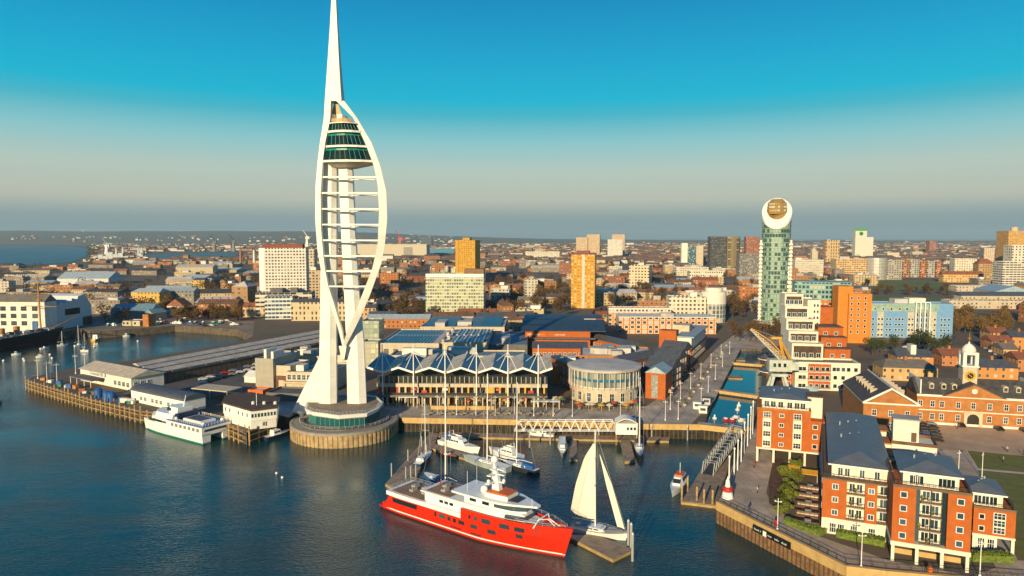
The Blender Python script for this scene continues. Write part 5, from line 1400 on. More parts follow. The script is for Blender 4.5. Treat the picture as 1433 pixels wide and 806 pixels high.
# ================================================================ CYLINDRICAL GLASS TOWER
lxx, lyy = G(1087, 463)
lp = thing('glass_tower', 'tall cylindrical green glass tower with a slanted elliptical white crown', 'tower', (lxx + 2, lyy + 11, 5), -math.atan2(lxx, lyy))
RL = (1106.5 - 1067.5) / 2 / F * lyy
LG = facade('lipstick_glazing', (.14, .22, .19), (.03, .075, .06), px=2.0, pz=3.35, wx=.74, wz=.66, cyl=RL, light=(.30, .42, .30), lightp=.5, band=(.455, (.34, .40, .34)), rough=.3)
zf, zbk = ZV(316, lyy) - 5, ZV(277, lyy + 22) - 5
n = 48
def cut(a, r): # height of the slanted top at angle a
    return lerp(zf, zbk, (math.sin(a) * r / RL + 1) / 2)
an_ = [2 * math.pi * i / n for i in range(n)]
b = MB(); b.loft([[(RL * math.cos(a), RL * math.sin(a), -1) for a in an_], [(RL * math.cos(a), RL * math.sin(a), cut(a, RL) - .5) for a in an_]], caps=False).obj('shaft', LG, lp)
ri, so_ = RL * .70, RL * .15
def inner(a, dz): return (ri * math.cos(a), ri * 1.05 * math.sin(a) + so_, lerp(zf, zbk, (ri * 1.05 * math.sin(a) + so_ + RL) / (2 * RL)) + dz)
ringp = [[(RL * 1.03 * math.cos(a), RL * 1.03 * math.sin(a), cut(a, RL) - 2.2) for a in an_], [(RL * 1.03 * math.cos(a), RL * 1.03 * math.sin(a), cut(a, RL)) for a in an_],
         [inner(a, .3) for a in an_], [inner(a, -2.5) for a in an_]]
MB().loft(ringp, caps=False).obj('crown_ring', WHITE, lp)
zc_ = lerp(zf, zbk, .66)
MB().loft([[inner(a, -8) for a in an_], [(inner(a, 0)[0] * .97, so_ + (inner(a, 0)[1] - so_) * .97, min(inner(a, -.8)[2], zc_ - 4)) for a in an_]]).obj('crown_core', facade('gold_core_facade', (.34, .20, .05), (.10, .16, .06), px=3, pz=3.2, wx=.5, wz=.5, cyl=RL * .6), lp)
MB().loft([[(RL * .66 * math.cos(a), RL * .4 * math.sin(a) + so_ * 3, zc_ - 5) for a in an_], [(RL * .66 * math.cos(a), RL * .4 * math.sin(a) + so_ * 3, zbk - 4.4) for a in an_], [(RL * .36 * math.cos(a), RL * .2 * math.sin(a) + so_ * 3.6, zbk - 1.2) for a in an_]]).obj('rooftop_house', facade('bronze_house', (.26, .17, .05), (.34, .24, .08), px=4, pz=2.6, wx=.8, wz=.6, cyl=RL, lightp=.2), lp)
for s in (-1, 1):
    hb_ = ZV(336, lyy) - 5
    f_ = MB()
    for j in range(22):
        z = 3 + j * (hb_ - 4) / 22
        f_.box(s * RL * .90, s * (RL + 1.3), -4.5, 1.5, z, z + 1.5)
    f_.box(s * (RL - .5), s * (RL + .9), -2.5, 6, 0, hb_).obj('balcony_stack', WHITE2, lp)
MB().lathe([(RL + 3.5, -1), (RL + 3.5, 5.2), (RL + 4.6, 5.4), (RL + 4.6, 6.2), (RL, 6.3)], 32, sy=.8).obj('podium', facade('tower_podium_facade', (.55, .47, .36), px=3.2, pz=5, wx=.6, wz=.7, cyl=RL + 3.5), lp)
MB().box(-3.6, 3.6, -RL - .4, -RL + 1.0, 0, zf - 8).obj('entrance_shaft', LG, lp)

# ================================================================ DOCKSIDE CRANE
kx, ky = G(1088, 549)
CRM = mat('crane_pale_paint', (.48, .52, .46), .6, var=.2)
CRY = mat('crane_ochre_paint', (.62, .32, .04), .6, var=.2)
kr = thing('dockside_crane', 'preserved dockside crane with pale portal legs and an ochre lattice jib', 'crane', (kx, ky, 5), R(-8))
for sx_ in (-1, 1):
    for sy_ in (-1, 1): MB().loft([[(sx_ * 4.2 - .5, sy_ * 3.2 - .5, 0), (sx_ * 4.2 + .5, sy_ * 3.2 - .5, 0), (sx_ * 4.2 + .5, sy_ * 3.2 + .5, 0), (sx_ * 4.2 - .5, sy_ * 3.2 + .5, 0)], [(sx_ * 2.2 - .6, sy_ * 1.8 - .6, 7.4), (sx_ * 2.2 + .6, sy_ * 1.8 - .6, 7.4), (sx_ * 2.2 + .6, sy_ * 1.8 + .6, 7.4), (sx_ * 2.2 - .6, sy_ * 1.8 + .6, 7.4)]]).obj('leg', CRM, kr)
MB().box(-3.4, 3.4, -2.9, 2.9, 7.4, 8.6).obj('portal', CRM, kr)
MB().lathe([(2.0, 8.6), (2.0, 9.6)], 16).obj('slew_ring', DKSTEEL, kr)
cb = MB().box(-4.2, 5.2, -2.6, 2.6, 9.6, 14.6).obj('machinery_cabin', CRM, kr)
MB().box(5.2, 8.0, -2.2, 2.2, 10.2, 13.8).obj('counterweight', CRM, kr)
for x in (-2.6, -.6, 1.6): MB().box(x, x + 1.1, -2.68, -2.55, 11.6, 13.2).obj('window', GLASS, cb)
tp = W(1050, 461, ky + 9)
tl_ = Vector((tp[0] - kx, tp[1] - ky, tp[2] - 5)); c8, s8 = math.cos(R(8)), math.sin(R(8)); tl_ = Vector((tl_.x * c8 - tl_.y * s8, tl_.x * s8 + tl_.y * c8, tl_.z))
rt = Vector((1.2, 0, 13.5)); jb = MB(); jb2 = MB()
ax = (tl_ - rt); up_ = Vector((.62, .1, .78)).normalized()
for s in (-1, 1):
    for e, bb_ in ((0, jb2), (1, jb)):
        bb_.tube([rt + Vector((0, s * 1.6, 0)) + up_ * e * 2.6, rt + ax * .5 + Vector((0, s * 1.2, 0)) + up_ * e * 2.8, tl_ + Vector((0, s * .35, 0)) + up_ * e * .6], .26, 5)
N_ = 14
for i in range(N_):
    for s in (-1, 1):
        p0, p1 = rt + ax * (i / N_), rt + ax * ((i + 1) / N_)
        w0, w1 = lerp(1.6, .35, i / N_), lerp(1.6, .35, (i + 1) / N_); e0, e1 = lerp(2.7, .6, i / N_), lerp(2.7, .6, (i + 1) / N_)
        (jb if i % 2 else jb2).tube([p0 + Vector((0, s * w0, 0)), p1 + Vector((0, s * w1, 0)) + up_ * e1], .15, 4)
        (jb2 if i % 2 else jb).tube([p0 + Vector((0, s * w0, 0)) + up_ * e0, p1 + Vector((0, s * w1, 0))], .15, 4)
    jb.tube([p1 + Vector((0, -w1, 0)) + up_ * e1, p1 + Vector((0, w1, 0)) + up_ * e1], .13, 4)
jb.obj('jib', CRY, kr); jb2.obj('jib_lower_chord', CRM, kr)
af = MB()
for s in (-1, 1):
    af.tube([(2.4, s * 1.8, 14.6), (0, s * .8, 24)], .3, 5); af.tube([(5, s * 1.8, 14.6), (0, s * .8, 24)], .3, 5); af.tube([(0, s * .8, 24), (-3.0, s * .7, 23.5)], .2, 5)
af.box(-3.4, 1.0, -1.1, 1.1, 23.4, 24.4); af.obj('gantry_frame', CRY, kr)
st_ = MB()
for s in (-1, 1): st_.tube([(-1, s * .5, 24.2), tl_ + up_ * .6], .07, 4)
st_.obj('stay', STEEL, kr)
tag(boat('narrow_boat', 'pale upturned boat stored on the ground behind the near red block', (1128, 562), (1146, 563), 3.6, 1.3, mat('pale_teal_hull', (.35, .48, .50), .4), z if False else GELCOAT)[0], 'pale teal boat hull stored ashore behind the near red block', 'boat').location.z = 5.5
# ================================================================ SHOPPING QUAY
ROOFS = []
def roofbox(name, label, cat, u0, u1, v, ztop, dep, wall, roof=None, rz=-4, kind='flat', rise=3.0, group=None, plant=0, hip=0.0, axis='x', over=.4, seed=1, chim=0):
    """like building(), placed by the front edge of its roof (u0..u1 at v, height ztop)"""
    rz_ = R(rz)
    x, y, wd = span(u0, v, u1, rz_, ztop)
    th = thing(name, label, cat, (x, y, 5.0), rz_, group)
    h = ztop - 5
    th['w'] = wd; th['h'] = h; ROOFS.append((th, dep))
    rd = random.Random(hash((round(u0), round(v), seed)) & 0xffff)
    if kind == 'flat':
        MB().shell(0, wd, 0, dep, -1, h, t=.4, drop=.7).obj('wall', wall, th)
        MB().box(.3, wd - .3, .3, dep - .3, h - 1.0, h - .65).obj('roof', roof or FELT, th)
        for i in range(plant):
            pw, pd, ph = rd.uniform(.08, .22) * wd, rd.uniform(.15, .35) * dep, rd.uniform(1.2, 3.0)
            px, py = rd.uniform(.05, .92 - pw / wd) * wd, rd.uniform(.05, .6) * dep
            MB().box(px, px + pw, py, py + pd, h - .65, h + ph).obj('plant_room', rd.choice([LTROOF, CONC, WHITE2, STEEL]), th)
    else:
        MB().box(0, wd, 0, dep, -1, h).obj('wall', wall, th)
        rf = MB().gable(0, wd, 0, dep, h + .01, rise, axis, over=over, hip=hip).obj('roof', roof or SLATE, th)
        for i in range(chim):
            cx = wd * (i + .5) / chim
            MB().box(cx - .5, cx + .5, dep / 2 - .9, dep / 2 + .9, h + rise * .5, h + rise + 1.4).obj('chimney', BRICK2, rf)
    return th
# mall with the folded roof
MR = R(-1.5)
mx0, my0, mw = span(527, 566, 766, MR)
ml = thing('folded_roof_mall', 'waterfront mall with sunlit and shaded zigzag folded roof hung from white masts', 'mall', (mx0, my0, 5), MR)
MB().box(0, mw, 3, 26, 0, 10.6).obj('rear_wall', mat('mall_dark_wall', (.09, .07, .05), .8), ml)
MB().box(0, mw, -3.0, 3, 3.7, 4.5).obj('terrace', mat('terrace_grey_green', (.16, .15, .12), .8, var=.3), ml)
for i in range(20): MB().box(mw * (i + .5) / 20 - .2, mw * (i + .5) / 20 + .2, -2.9, -2.5, 0, 3.7).obj('terrace_post', CREAM, ml)
MB().box(0, mw, 1.0, 3.2, 7.0, 8.4).obj('cream_band', CREAM, ml)
MB().box(0, mw, 2.4, 3.05, 8.4, 11.2).obj('upper_glazing', mat('mall_upper_glazing', (.045, .05, .045), .15, var=.5, scale=.6), ml)
MB().box(0, mw, 2.6, 3.04, .2, 6.9).obj('shop_glazing', mat('shop_glazing', (.03, .022, .016), .15, var=.6, scale=.5), ml)
for i in range(27):
    x = mw * (i + .5) / 27
    MB().box(x - .35, x + .35, 1.6, 2.4, 0, 7.0).obj('column', [CREAM, CREAM, YELLOW][i % 3], ml)
for i in range(36):
    x = mw * (i + .5) / 36
    MB().box(x - .07, x + .07, 2.2, 2.4, 8.4, 11.1).obj('mullion', WHITE2, ml)
rd = random.Random(5)
for i in range(16):
    x = mw * (i + .2) / 16; k = rd.choice([('shop_sign', mat('shop_red', (.5, .04, .03), .5)), ('shop_sign', ORANGE), ('shop_sign', YELLOW), ('shop_sign', WHITE), ('awning', mat('shop_red', ()))])
    if rd.random() < .7: MB().box(x, x + rd.uniform(1.8, 3.4), 1.3, 1.5, rd.choice([2.6, 5.6, 7.3]), rd.choice([3.5, 6.4, 8.2]) if False else 3.4).obj(k[0], k[1], ml) if rd.random() < .5 else MB().box(x, x + rd.uniform(1.8, 3.2), .85, 1.0, 5.7, 6.6).obj(k[0], k[1], ml)
railing([(0, -2.8), (mw, -2.8)], 4.5, 1.0, False, 1.5, DKSTEEL, parent=ml, r=.06)
MFSHADE = mat('folded_roof_shaded', (.05, .16, .24), .45, var=.15, stripe=('y', .8, .08, (.03, .10, .16)))  # plates turned from the sun: their shade is painted in as blue
MFSUN = mat('folded_roof_sunlit', (.58, .50, .39), .6, var=.15, stripe=('y', .8, .08, (.40, .34, .27)))  # plates turned to the sun: the sunlight is painted in as pale beige
def lxm(u, y=0.0, z=18.0):
    return min((abs(proj(mx0 + s * math.cos(MR), my0 + s * math.sin(MR), z)[0] - u), s) for s in [i * .1 - 10 for i in range(0, 950)])[1]
um = [537, 580, 624, 667.5, 711, 753]
zv, zr = ZV(520, my0) - 5, ZV(513, my0) - 5
ridge_u = [515] + [(a + b) / 2 for a, b in zip(um, um[1:])] + [773]
for i, u in enumerate(um):
    xv, xl, xr = lxm(u), lxm(ridge_u[i]), lxm(ridge_u[i + 1])
    bk = 27
    for (xa, xb, m) in ((xl, xv, MFSHADE), (xv, xr, MFSUN)):
        za, zb_ = (zr, zv) if xa < xv else (zv, zr)
        f0 = -1.5
        p = [(xa, f0, za), (xb, f0, zb_), (xb, bk, zb_ + 1.0 if zb_ > zv else zb_ + .6), (xa, bk, za + 1.0)]
        MB().loft([p, [(x, y, z + .25) for x, y, z in p]]).obj('roof_plate', m, ml)
        MB().loft([[(xa, f0 - .15, za - .45), (xb, f0 - .15, zb_ - .45), (xb, f0 - .15, zb_ + .35), (xa, f0 - .15, za + .35)], [(xa, f0 - .02, za - .45), (xb, f0 - .02, zb_ - .45), (xb, f0 - .02, zb_ + .35), (xa, f0 - .02, za + .35)]]).obj('fascia', WHITE, ml)
    m_ = MB().tube([(xv, -2.4, 0), (xv, -2.4, ZV(480, my0) - 5)], [.34, .16], 8).obj('mast', WHITE, ml)
    st = MB(); top = (xv, -2.4, ZV(490, my0) - 5)
    for q in ((xl * .55 + xv * .45, -1.4, lerp(zv, zr, .55) + .3), (xr * .55 + xv * .45, -1.4, lerp(zv, zr, .55) + .3), (lerp(xv, xl, .8), 9, zr + 1), (lerp(xv, xr, .8), 9, zr + 1)): st.tube([top, q], .12, 5)
    st.obj('stay', WHITE, m_)
# roofs behind the mall
LTG = mat('skylight_blue', (.06, .20, .30), .25, var=.2)
def skylights(th, x0, x1, y0, y1, z, n, m1, m2):
    for k in range(n):
        xa, xb = lerp(x0, x1, k / n), lerp(x0, x1, (k + .72) / n)
        c = (xa + xb) / 2; r = (xb - xa) / 2
        rr = [[(c + r * math.cos(a), y, z + .9 * r * math.sin(a)) for a in [math.pi * j / 5 for j in range(6)]] for y in (y0, y1)]
        MB().loft(rr).obj('skylight', m1 if k % 2 == 0 or m1 is m2 else m2, th)
ha = roofbox('market_hall', 'mall hall with rows of blue barrel skylights on its flat roof', 'building', 529, 614, 480, 18, 56, CREAM, LTROOF, rz=-2, plant=0)
skylights(ha, 2.5, ha['w'] - 4, 2.5, 30, ha['h'] - .6, 15, LTG, LTG); skylights(ha, 2.5, ha['w'] - 4, 33, 53, ha['h'] - .6, 15, LTG, LTG)
for i in range(6): MB().box(3 + i * 5.0, 5.2 + i * 5.0, -.5, .1, 7, 10).obj('canted_vent', DKCONC, ha)
hb_ = roofbox('market_hall', 'mall hall whose roof carries white and blue striped skylights', 'building', 615, 681, 479, 18, 56, CREAM, LTROOF, rz=-2)
skylights(hb_, 5, hb_['w'] - 1.5, 2, 27, hb_['h'] - .6, 9, LTG, WHITE2); skylights(hb_, 5, hb_['w'] - 1.5, 29, 54, hb_['h'] - .6, 9, WHITE2, LTG)
for i in range(5): MB().box(.8 + (i % 2) * 1.8, 2.2 + (i % 2) * 1.8, 2 + i * 10, 6.5 + i * 10, hb_['h'] - .6, hb_['h'] + 1.2 + (i % 3) * .5).obj('plant_room', [CONC, CREAM, STEEL][i % 3], hb_)
SOLAR = mat('solar_panel_blue', (.012, .022, .05), .25, var=.2, stripe=('x', 1.8, .12, (.10, .11, .13)))
hc = roofbox('retail_block', 'long retail block with dark solar panels on its roof behind the skylight halls', 'building', 588, 706, 457, 17.5, 55, CREAM, LTROOF, rz=-2, plant=2)
for x0, x1 in ((.02, .40), (.55, .95)):
    for k in range(2): MB().loft([[(hc['w'] * x0, 4 + k * 24, hc['h'] - .6), (hc['w'] * x1, 4 + k * 24, hc['h'] - .6), (hc['w'] * x1, 24 + k * 24, hc['h'] + .6), (hc['w'] * x0, 24 + k * 24, hc['h'] + .6)], [(hc['w'] * x0, 4 + k * 24, hc['h'] - .4), (hc['w'] * x1, 4 + k * 24, hc['h'] - .4), (hc['w'] * x1, 24 + k * 24, hc['h'] + .8), (hc['w'] * x0, 24 + k * 24, hc['h'] + .8)]]).obj('solar_array', SOLAR, hc)
roofbox('retail_block', 'low pale roofed block in tower shadow right of the striped skylights', 'building', 684, 738, 482, 15, 60, DKCONC, mat('blue_membrane', (.16, .24, .29), .7, var=.2), rz=-2, plant=3)  # tower shadow also put into the colours: dark wall, blue-grey roof
roofbox('retail_block', 'low flat block between the folded roof and the skylight halls', 'building', 545, 735, 497, 15.5, 17, CREAM, mat('blue_membrane', ()), rz=-2, plant=5)
roofbox('retail_block', 'narrow block faced with pale square panels beside the tower legs', 'building', 506, 529, 478, 19, 10, facade('pale_panel_facade', (.42, .40, .30), (.36, .36, .27), px=2.6, pz=2.6, wx=.86, wz=.86, frame=None, lightp=.4, light=(.46, .42, .32)), LTROOF, rz=-2)
roofbox('retail_block', 'taller glass panelled block rising just behind the tower legs', 'building', 505, 530, 449, 25, 14, facade('green_panel_facade', (.30, .30, .25), (.28, .33, .25), px=2.6, pz=2.6, wx=.86, wz=.86, lightp=.4, light=(.36, .38, .30)), FELT, rz=-2)
# brick cinema block and arcade
cn = roofbox('cinema_block', 'broad orange brick block with dark blue curved roof and a white clock gable', 'building', 735, 826, 463, 18, 78, BRICK, mat('dark_blue_roof', (.035, .06, .09), .5, var=.2), rz=-4)
b = MB(); wN, hN = cn['w'], cn['h']
b.loft([[(x, y, hN + .2 + 4.0 * math.sin(math.pi * y / 84)) for y in [8.0 * j for j in range(11)]] + [(x, 80, hN - .2), (x, 0, hN - .2)] for x in (-2.5, wN + 9)]).obj('curved_roof', mat('dark_blue_roof', ()), cn)
MB().box(-1.5, wN + 3, -2.5, 0, hN - 4.4, hN - 3.6).obj('canopy', SLATE, cn)
MB().box(wN * .02, wN * .3, -.1, .05, hN - 2.6, hN - 1.5).obj('fascia_sign', ORANGE, cn)
letters(cn, wN * .04, wN * .24, -.12, hN - 2.5, 1.0, WHITE, 7); letters(cn, wN * .46, wN * .62, -.02, hN - 2.5, .9, WHITE, 8)
for k in range(9): MB().box(wN * (.1 + k * .1), wN * (.1 + k * .1) + 1.6, -.08, .05, hN - 10, hN - 6).obj('window', GLASS, cn)
cg = roofbox('clock_gable', 'cream gabled block carrying a round white clock above the arcade', 'building', 818, 846, 446, 22, 9, BRICK, WHITE, rz=-4)
MB().box(-.3, cg['w'] * .55, -.2, .0, cg['h'] - 4.4, cg['h']).obj('cream_panel', WHITE2, cg)
o = MB().lathe([(.02, .3), (1.3, .3), (1.3, 0)], 20).obj('clock_face', WHITE, cg, loc=(cg['w'] * .7, 0, cg['h'] - 2.6)); o.rotation_euler = (R(90), 0, 0)
ar = roofbox('arcade', 'orange brick arcade with grey lean-to roof and arched openings', 'building', 745, 822, 487, 13, 16, BRICK, None, rz=-4, kind='gable', rise=2.5)
windows(ar, [(ar['w'] * (i + .5) / 11, 2.5) for i in range(11)], 1.6, 3.2, bars=1)
x0, y0 = G(824, 470, 14)
ar2 = thing('arcade', 'orange brick arcade wing running diagonally towards the curved glass building', 'building', (x0, y0, 5), R(-62))
MB().box(0, 40, 0, 9, 0, 8).obj('wall', BRICK, ar2); MB().gable(0, 40, 0, 9, 8.01, 2.4, 'x', over=.5).obj('roof', SLATE, ar2)
windows(ar2, [(2 + i * 3.6, 3) for i in range(10)], 1.6, 3.0, bars=1)
roofbox('retail_block', 'flat roofed shops crowded with white plant boxes behind the curved glass building', 'building', 812, 915, 497, 14, 30, BRICK2, LTROOF, rz=-6, plant=9)
roofbox('retail_block', 'flat roofed shops with small blue rooflights west of the curved glass building', 'building', 772, 815, 512, 13.5, 26, BRICK2, LTROOF, rz=-6, plant=6)
x0, y0 = G(768, 506, 13)
sw_ = thing('shop_wing', 'orange brick shop wing facing the alley beside the folded roof mall', 'building', (x0, y0, 5), R(-72))
MB().box(0, 46, 0, 6, 0, 10.5).obj('wall', BRICK, sw_); MB().box(-.3, 46.3, -.4, 6.3, 10.5, 10.9).obj('roof', SLATE, sw_)
windows(sw_, [(2 + i * 4.2, z) for i in range(10) for z in (1.2, 6)], 1.8, 2.6, bars=1)
# slate ridge roof running to the brick restaurant
x0, y0 = G(873, 506, 14)
rg = thing('gallery_roof', 'long dark slate pitched gallery pointing towards the big brick restaurant', 'building', (x0, y0, 5), R(42))
MB().box(0, 52, 0, 8, 0, 8.5).obj('wall', DKBRICK, rg); MB().gable(0, 52, 0, 8, 8.51, 3, 'x', over=.5).obj('roof', SLATE, rg)
windows(rg, [(2 + i * 3.4, 3.5) for i in range(14)], 1.2, 3.4, bars=0)
br = roofbox('brick_restaurant', 'tall orange brick restaurant with pale flat roof at the canal promenade', 'building', 922, 966, 487, 14, 58, BRICK, None, rz=-24)
wB, hB = br['w'], br['h']
MB().box(0, 9, 0, 7, hB - 1, hB + 9.5).obj('corner_tower', BRICK, br)
MB().box(9, wB, 3, 52, hB - .7, hB + 6).obj('upper_storey', WHITE2, br)
MB().box(8.2, wB + 1.5, 2, 53, hB + 6, hB + 6.6).obj('upper_roof', mat('pale_blue_membrane', (.32, .38, .42), .7, var=.15), br)
MB().box(3, 12, 22, 32, hB + 6.6, hB + 10).obj('plant_room', CREAM, br)
windows(br, [(10.2 + i * 2.1, hB + .2) for i in range(int((wB - 10.5) / 2.1))], 1.5, 3.2, y=3, bars=1)
windows(br, [(2 + i * 4, z) for i in range(13) for z in (1.5, 5)], 2.0, 2.4, 'right', wB, bars=1)
for i, (u, v, lab) in enumerate([(938, 548, 'dark gabled brick warehouse shop nearest the canal promenade'), (947, 532, 'second dark gabled warehouse shop along the canal promenade'), (955, 518, 'third dark gabled warehouse shop beside the brick restaurant')]):
    x0, y0 = G(u, v)
    t = thing('gabled_shop', lab, 'shop', (x0, y0, 5), R(58), 'gabled shops on the canal promenade')
    MB().box(0, 15, 0, 12, 0, 9.5).obj('wall', [DKBRICK, BRICK2, DKBRICK][i], t); MB().gable(0, 15, 0, 12, 9.51, 4.2, 'y', over=.4).obj('roof', SLATE, t)
    windows(t, [(2.2 + k * 3.5, z) for k in range(4) for z in (.8, 4, 7)], 1.4, 2.0, bars=1)
# curved glass building
gx, gy = G(851, 567)
RG = 98 / 2 / F * gy
cgb = thing('curved_glass_building', 'round fronted building with cream arched base, two glazed storeys and oval roof', 'building', (gx, gy + RG * .9, 5), R(-4))
GF = facade('curved_glazing', (.45, .42, .36), (.10, .13, .12), px=1.5, pz=3.3, wx=.84, wz=.80, cyl=RG, light=(.36, .35, .28), lightp=.4, band=(.44, (.62, .58, .5)), rough=.4)
for nm, r, z0, z1, m in (('base_wall', RG * .97, 0, 6.2, CREAM), ('glazed_storeys', RG * .98, 6.2, 13.2, GF)):
    MB().lathe([(r, z0), (r, z1)], 48, sy=.92, a0=math.pi, a1=2 * math.pi).obj(nm, m, cgb)
MB().lathe([(RG * 1.0, 9.3), (RG * 1.04, 9.3), (RG * 1.04, 10.3), (RG * 1.0, 10.3)], 48, sy=.92, a0=math.pi, a1=2 * math.pi).obj('blue_band', mat('blue_glass_band', (.03, .15, .25), .2), cgb)
MB().lathe([(.02, 13.3), (RG * 1.10, 13.3), (RG * 1.12, 14.2), (RG * 1.05, 14.5), (.02, 14.9)], 48, sy=.98).obj('roof', LTROOF, cgb)
MB().box(-RG * .9, RG * .9, 0, 11, 0, 13.2).obj('rear_block', CREAM, cgb)
for i in range(8):
    a = math.pi + math.pi * (i + 1) / 9
    x, y = RG * .97 * math.cos(a), RG * .97 * .92 * math.sin(a)
    nrm = math.atan2(math.sin(a) / .92, math.cos(a)) + math.pi / 2
    f, g = win_mesh(2.0, 3.6, WHITE, GLASS, 1, True)
    o = put('window', f, cgb, (x, y, 1.0), nrm); put('pane', g, o)
for i in range(20):
    a = math.pi + math.pi * (i + .5) / 20
    MB().tube([(RG * 1.06 * math.cos(a), RG * .98 * math.sin(a), 6.2), (RG * 1.06 * math.cos(a), RG * .98 * math.sin(a), 13.3)], .12, 5).obj('column', WHITE, cgb)
og = building('orange_annex', 'orange brick annex with tall glazed front and pale blue gable beside the curved glass building', 'building', 903, 931, 557, 521, 14, BRICK, None, rz=-24, kind='flat')
MB().gable(-.3, og['w'] + .3, -.4, 14.3, og['h'] + .02, 2.6, 'y').obj('gable_roof', mat('pale_blue_gable', (.35, .45, .48), .5), og)
MB().box(og['w'] * .3, og['w'] * .62, -.12, .05, .5, og['h'] - 1).obj('glazed_front', mat('pale_glazing', (.35, .36, .34), .2, var=.4, scale=1.2), og)
# restaurant clutter: parasols and tables
UM = {}
def parasol(x, y, m, lab, grp):
    k = m.name
    if k not in UM: UM[k] = MB().lathe([(1.55, 2.2), (1.5, 2.3), (.8, 2.75), (.05, 3.05)], 8).mesh('canopy', m)
    if 'pole' not in UM: UM['pole'] = MB().tube([(0, 0, 0), (0, 0, 3.1)], .05, 5).mesh('pole', WHITE)
    t = thing('parasol', lab, 'parasol', (x, y, 5.02), random.random(), grp)
    put('canopy', UM[k], t); put('pole', UM['pole'], t)
TBL = MB().lathe([(.03, .72), (.55, .72), (.55, .78), (.03, .78)], 10).tube([(0, 0, 0), (0, 0, .74)], .06, 5).lathe([(.3, 0), (.3, .05), (.03, .08)], 8).mesh('cafe_table', mat('table_brown', (.2, .11, .05), .6))
rd = random.Random(11)
pal = [(mat('parasol_cream', (.62, .52, .36), .8), 'cream'), (mat('parasol_red', (.5, .05, .03), .8), 'red'), (mat('parasol_charcoal', (.05, .05, .055), .8), 'charcoal'), (mat('parasol_ochre', (.6, .3, .04), .8), 'ochre'), (mat('parasol_green', (.05, .13, .08), .8), 'dark green')]
for i in range(64):
    if i < 40: u, v, wh = rd.uniform(640, 790), rd.uniform(563.5, 568), 'before the folded roof mall'
    elif i < 56: u, v, wh = rd.uniform(806, 892), rd.uniform(570, 575), 'before the curved glass building'
    else:
        k = rd.random(); u, v, wh = 925 + 55 * k, 566 - 60 * k, 'along the canal shopfronts'
    m, nm = rd.choice(pal)
    x, y = G(u, v)
    parasol(x, y, m, f'{nm} parasol among the restaurant tables {wh}', f'{nm} parasols {wh}')
    for _ in range(2):
        o = put('cafe_table', TBL, None, (x + rd.uniform(-2.2, 2.2), y + rd.uniform(-1.5, 1.5), 5.02))
        tag(o, f'small round brown cafe table under the parasols {wh}', 'table', f'cafe tables {wh}')
def kiosk(u0, u1, v, h, d, lab, m, roofm):
    x, y, wd = span(u0, v, u1, MR)
    t = thing('terrace_shelter', lab, 'shelter', (x, y, 5.02), MR, 'restaurant shelters on the quay')
    MB().box(-.2, wd + .2, -.2, d + .2, h, h + .2).obj('roof', roofm, t)
    for q in (0.1, wd / 2, wd - .1): MB().tube([(q, .1, 0), (q, .1, h)], .08, 5).obj('post', m, t); MB().tube([(q, d - .1, 0), (q, d - .1, h)], .08, 5).obj('post', m, t)
kiosk(558, 584, 571, 4.2, 6, 'white framed shelter under the left end of the folded roof', WHITE, WHITE)
x, y, wd = span(603, 573, 691, MR)
tag(MB().box(0, wd, 0, .6, 0, 1.3).box(-.1, wd + .1, -.1, .7, 1.3, 1.45).obj('terrace_wall', COPING, None, (x, y, 5.02), MR), 'long low ochre terrace wall in front of the zigzag roofed mall', 'wall')
kiosk(746, 783, 573, 3.0, 3, 'white topped terrace shelter at the right end of the mall', WHITE, WHITE)
BN = (MB().box(-.9, .9, -.25, .25, .42, .5).mesh('seat', TIMBER), MB().box(-.9, .9, .2, .28, .5, .95).mesh('backrest', TIMBER), MB().box(-.06, .06, -.22, .26, 0, .42).mesh('leg', DKSTEEL))
PL = (MB().lathe([(.55, 0), (.75, .7), (.65, .7), (.6, .55), (.02, .55)], 12).mesh('tub', CREAM), crown_mesh('crown', 1.4, .7, .6, 60, .2, LEAFY, 5, 4, .75))
for i in range(22):
    k = i / 22
    u, v, wh = (598 + 190 * k * 1.8, 582 + .3 * (i % 2), 'facing the quay before the mall') if i < 12 else (952 + 6.5 * (i - 12), 570 - 9.3 * (i - 12), 'along the canal promenade')
    x, y = G(u, v); t = thing('bench', f'timber bench {wh}', 'bench', (x, y, 5.02), -.1 if i < 12 else 1.1, f'benches {wh}')
    put('seat', BN[0], t); put('backrest', BN[1], t); put('leg', BN[2], t, (-.7, 0, 0)); put('leg', BN[2], t, (.7, 0, 0))
    x, y = G(u + 6, v - 2.5); t = thing('planter', f'round stone planter of greenery beside a bench {wh}', 'planter', (x, y, 5.02), 0, f'planters {wh}'); put('tub', PL[0], t); put('crown', PL[1], t)
# promenade people
def person_mesh(nm, top, leg):
    b = MB()
    def ell(z, rx, ry, y=0): return [(rx * math.cos(a), y + ry * math.sin(a), z) for a in [math.pi * k / 4 for k in range(8)]]
    b.loft([ell(z, rx, ry) for z, rx, ry in ((.80, .17, .12), (1.0, .18, .13), (1.25, .22, .14), (1.42, .21, .11), (1.48, .07, .07), (1.54, .06, .07), (1.60, .085, .10), (1.68, .09, .105), (1.75, .05, .06))], 0)
    for s in (-1, 1):
        b.tube([(s * .10, .12 * s, .05), (s * .10, .05 * s, .45), (s * .09, 0, .86)], [.05, .065, .09], 6, 1); b.tube([(s * .21, 0, 1.40), (s * .27, .03, 1.12), (s * .26, -.08, .86)], [.06, .05, .04], 6, 0)
        b.box(s * .10 - .05, s * .10 + .05, .12 * s - .16, .12 * s + .08, 0, .08, 1)
    return b.mesh('person', [top, leg], True)
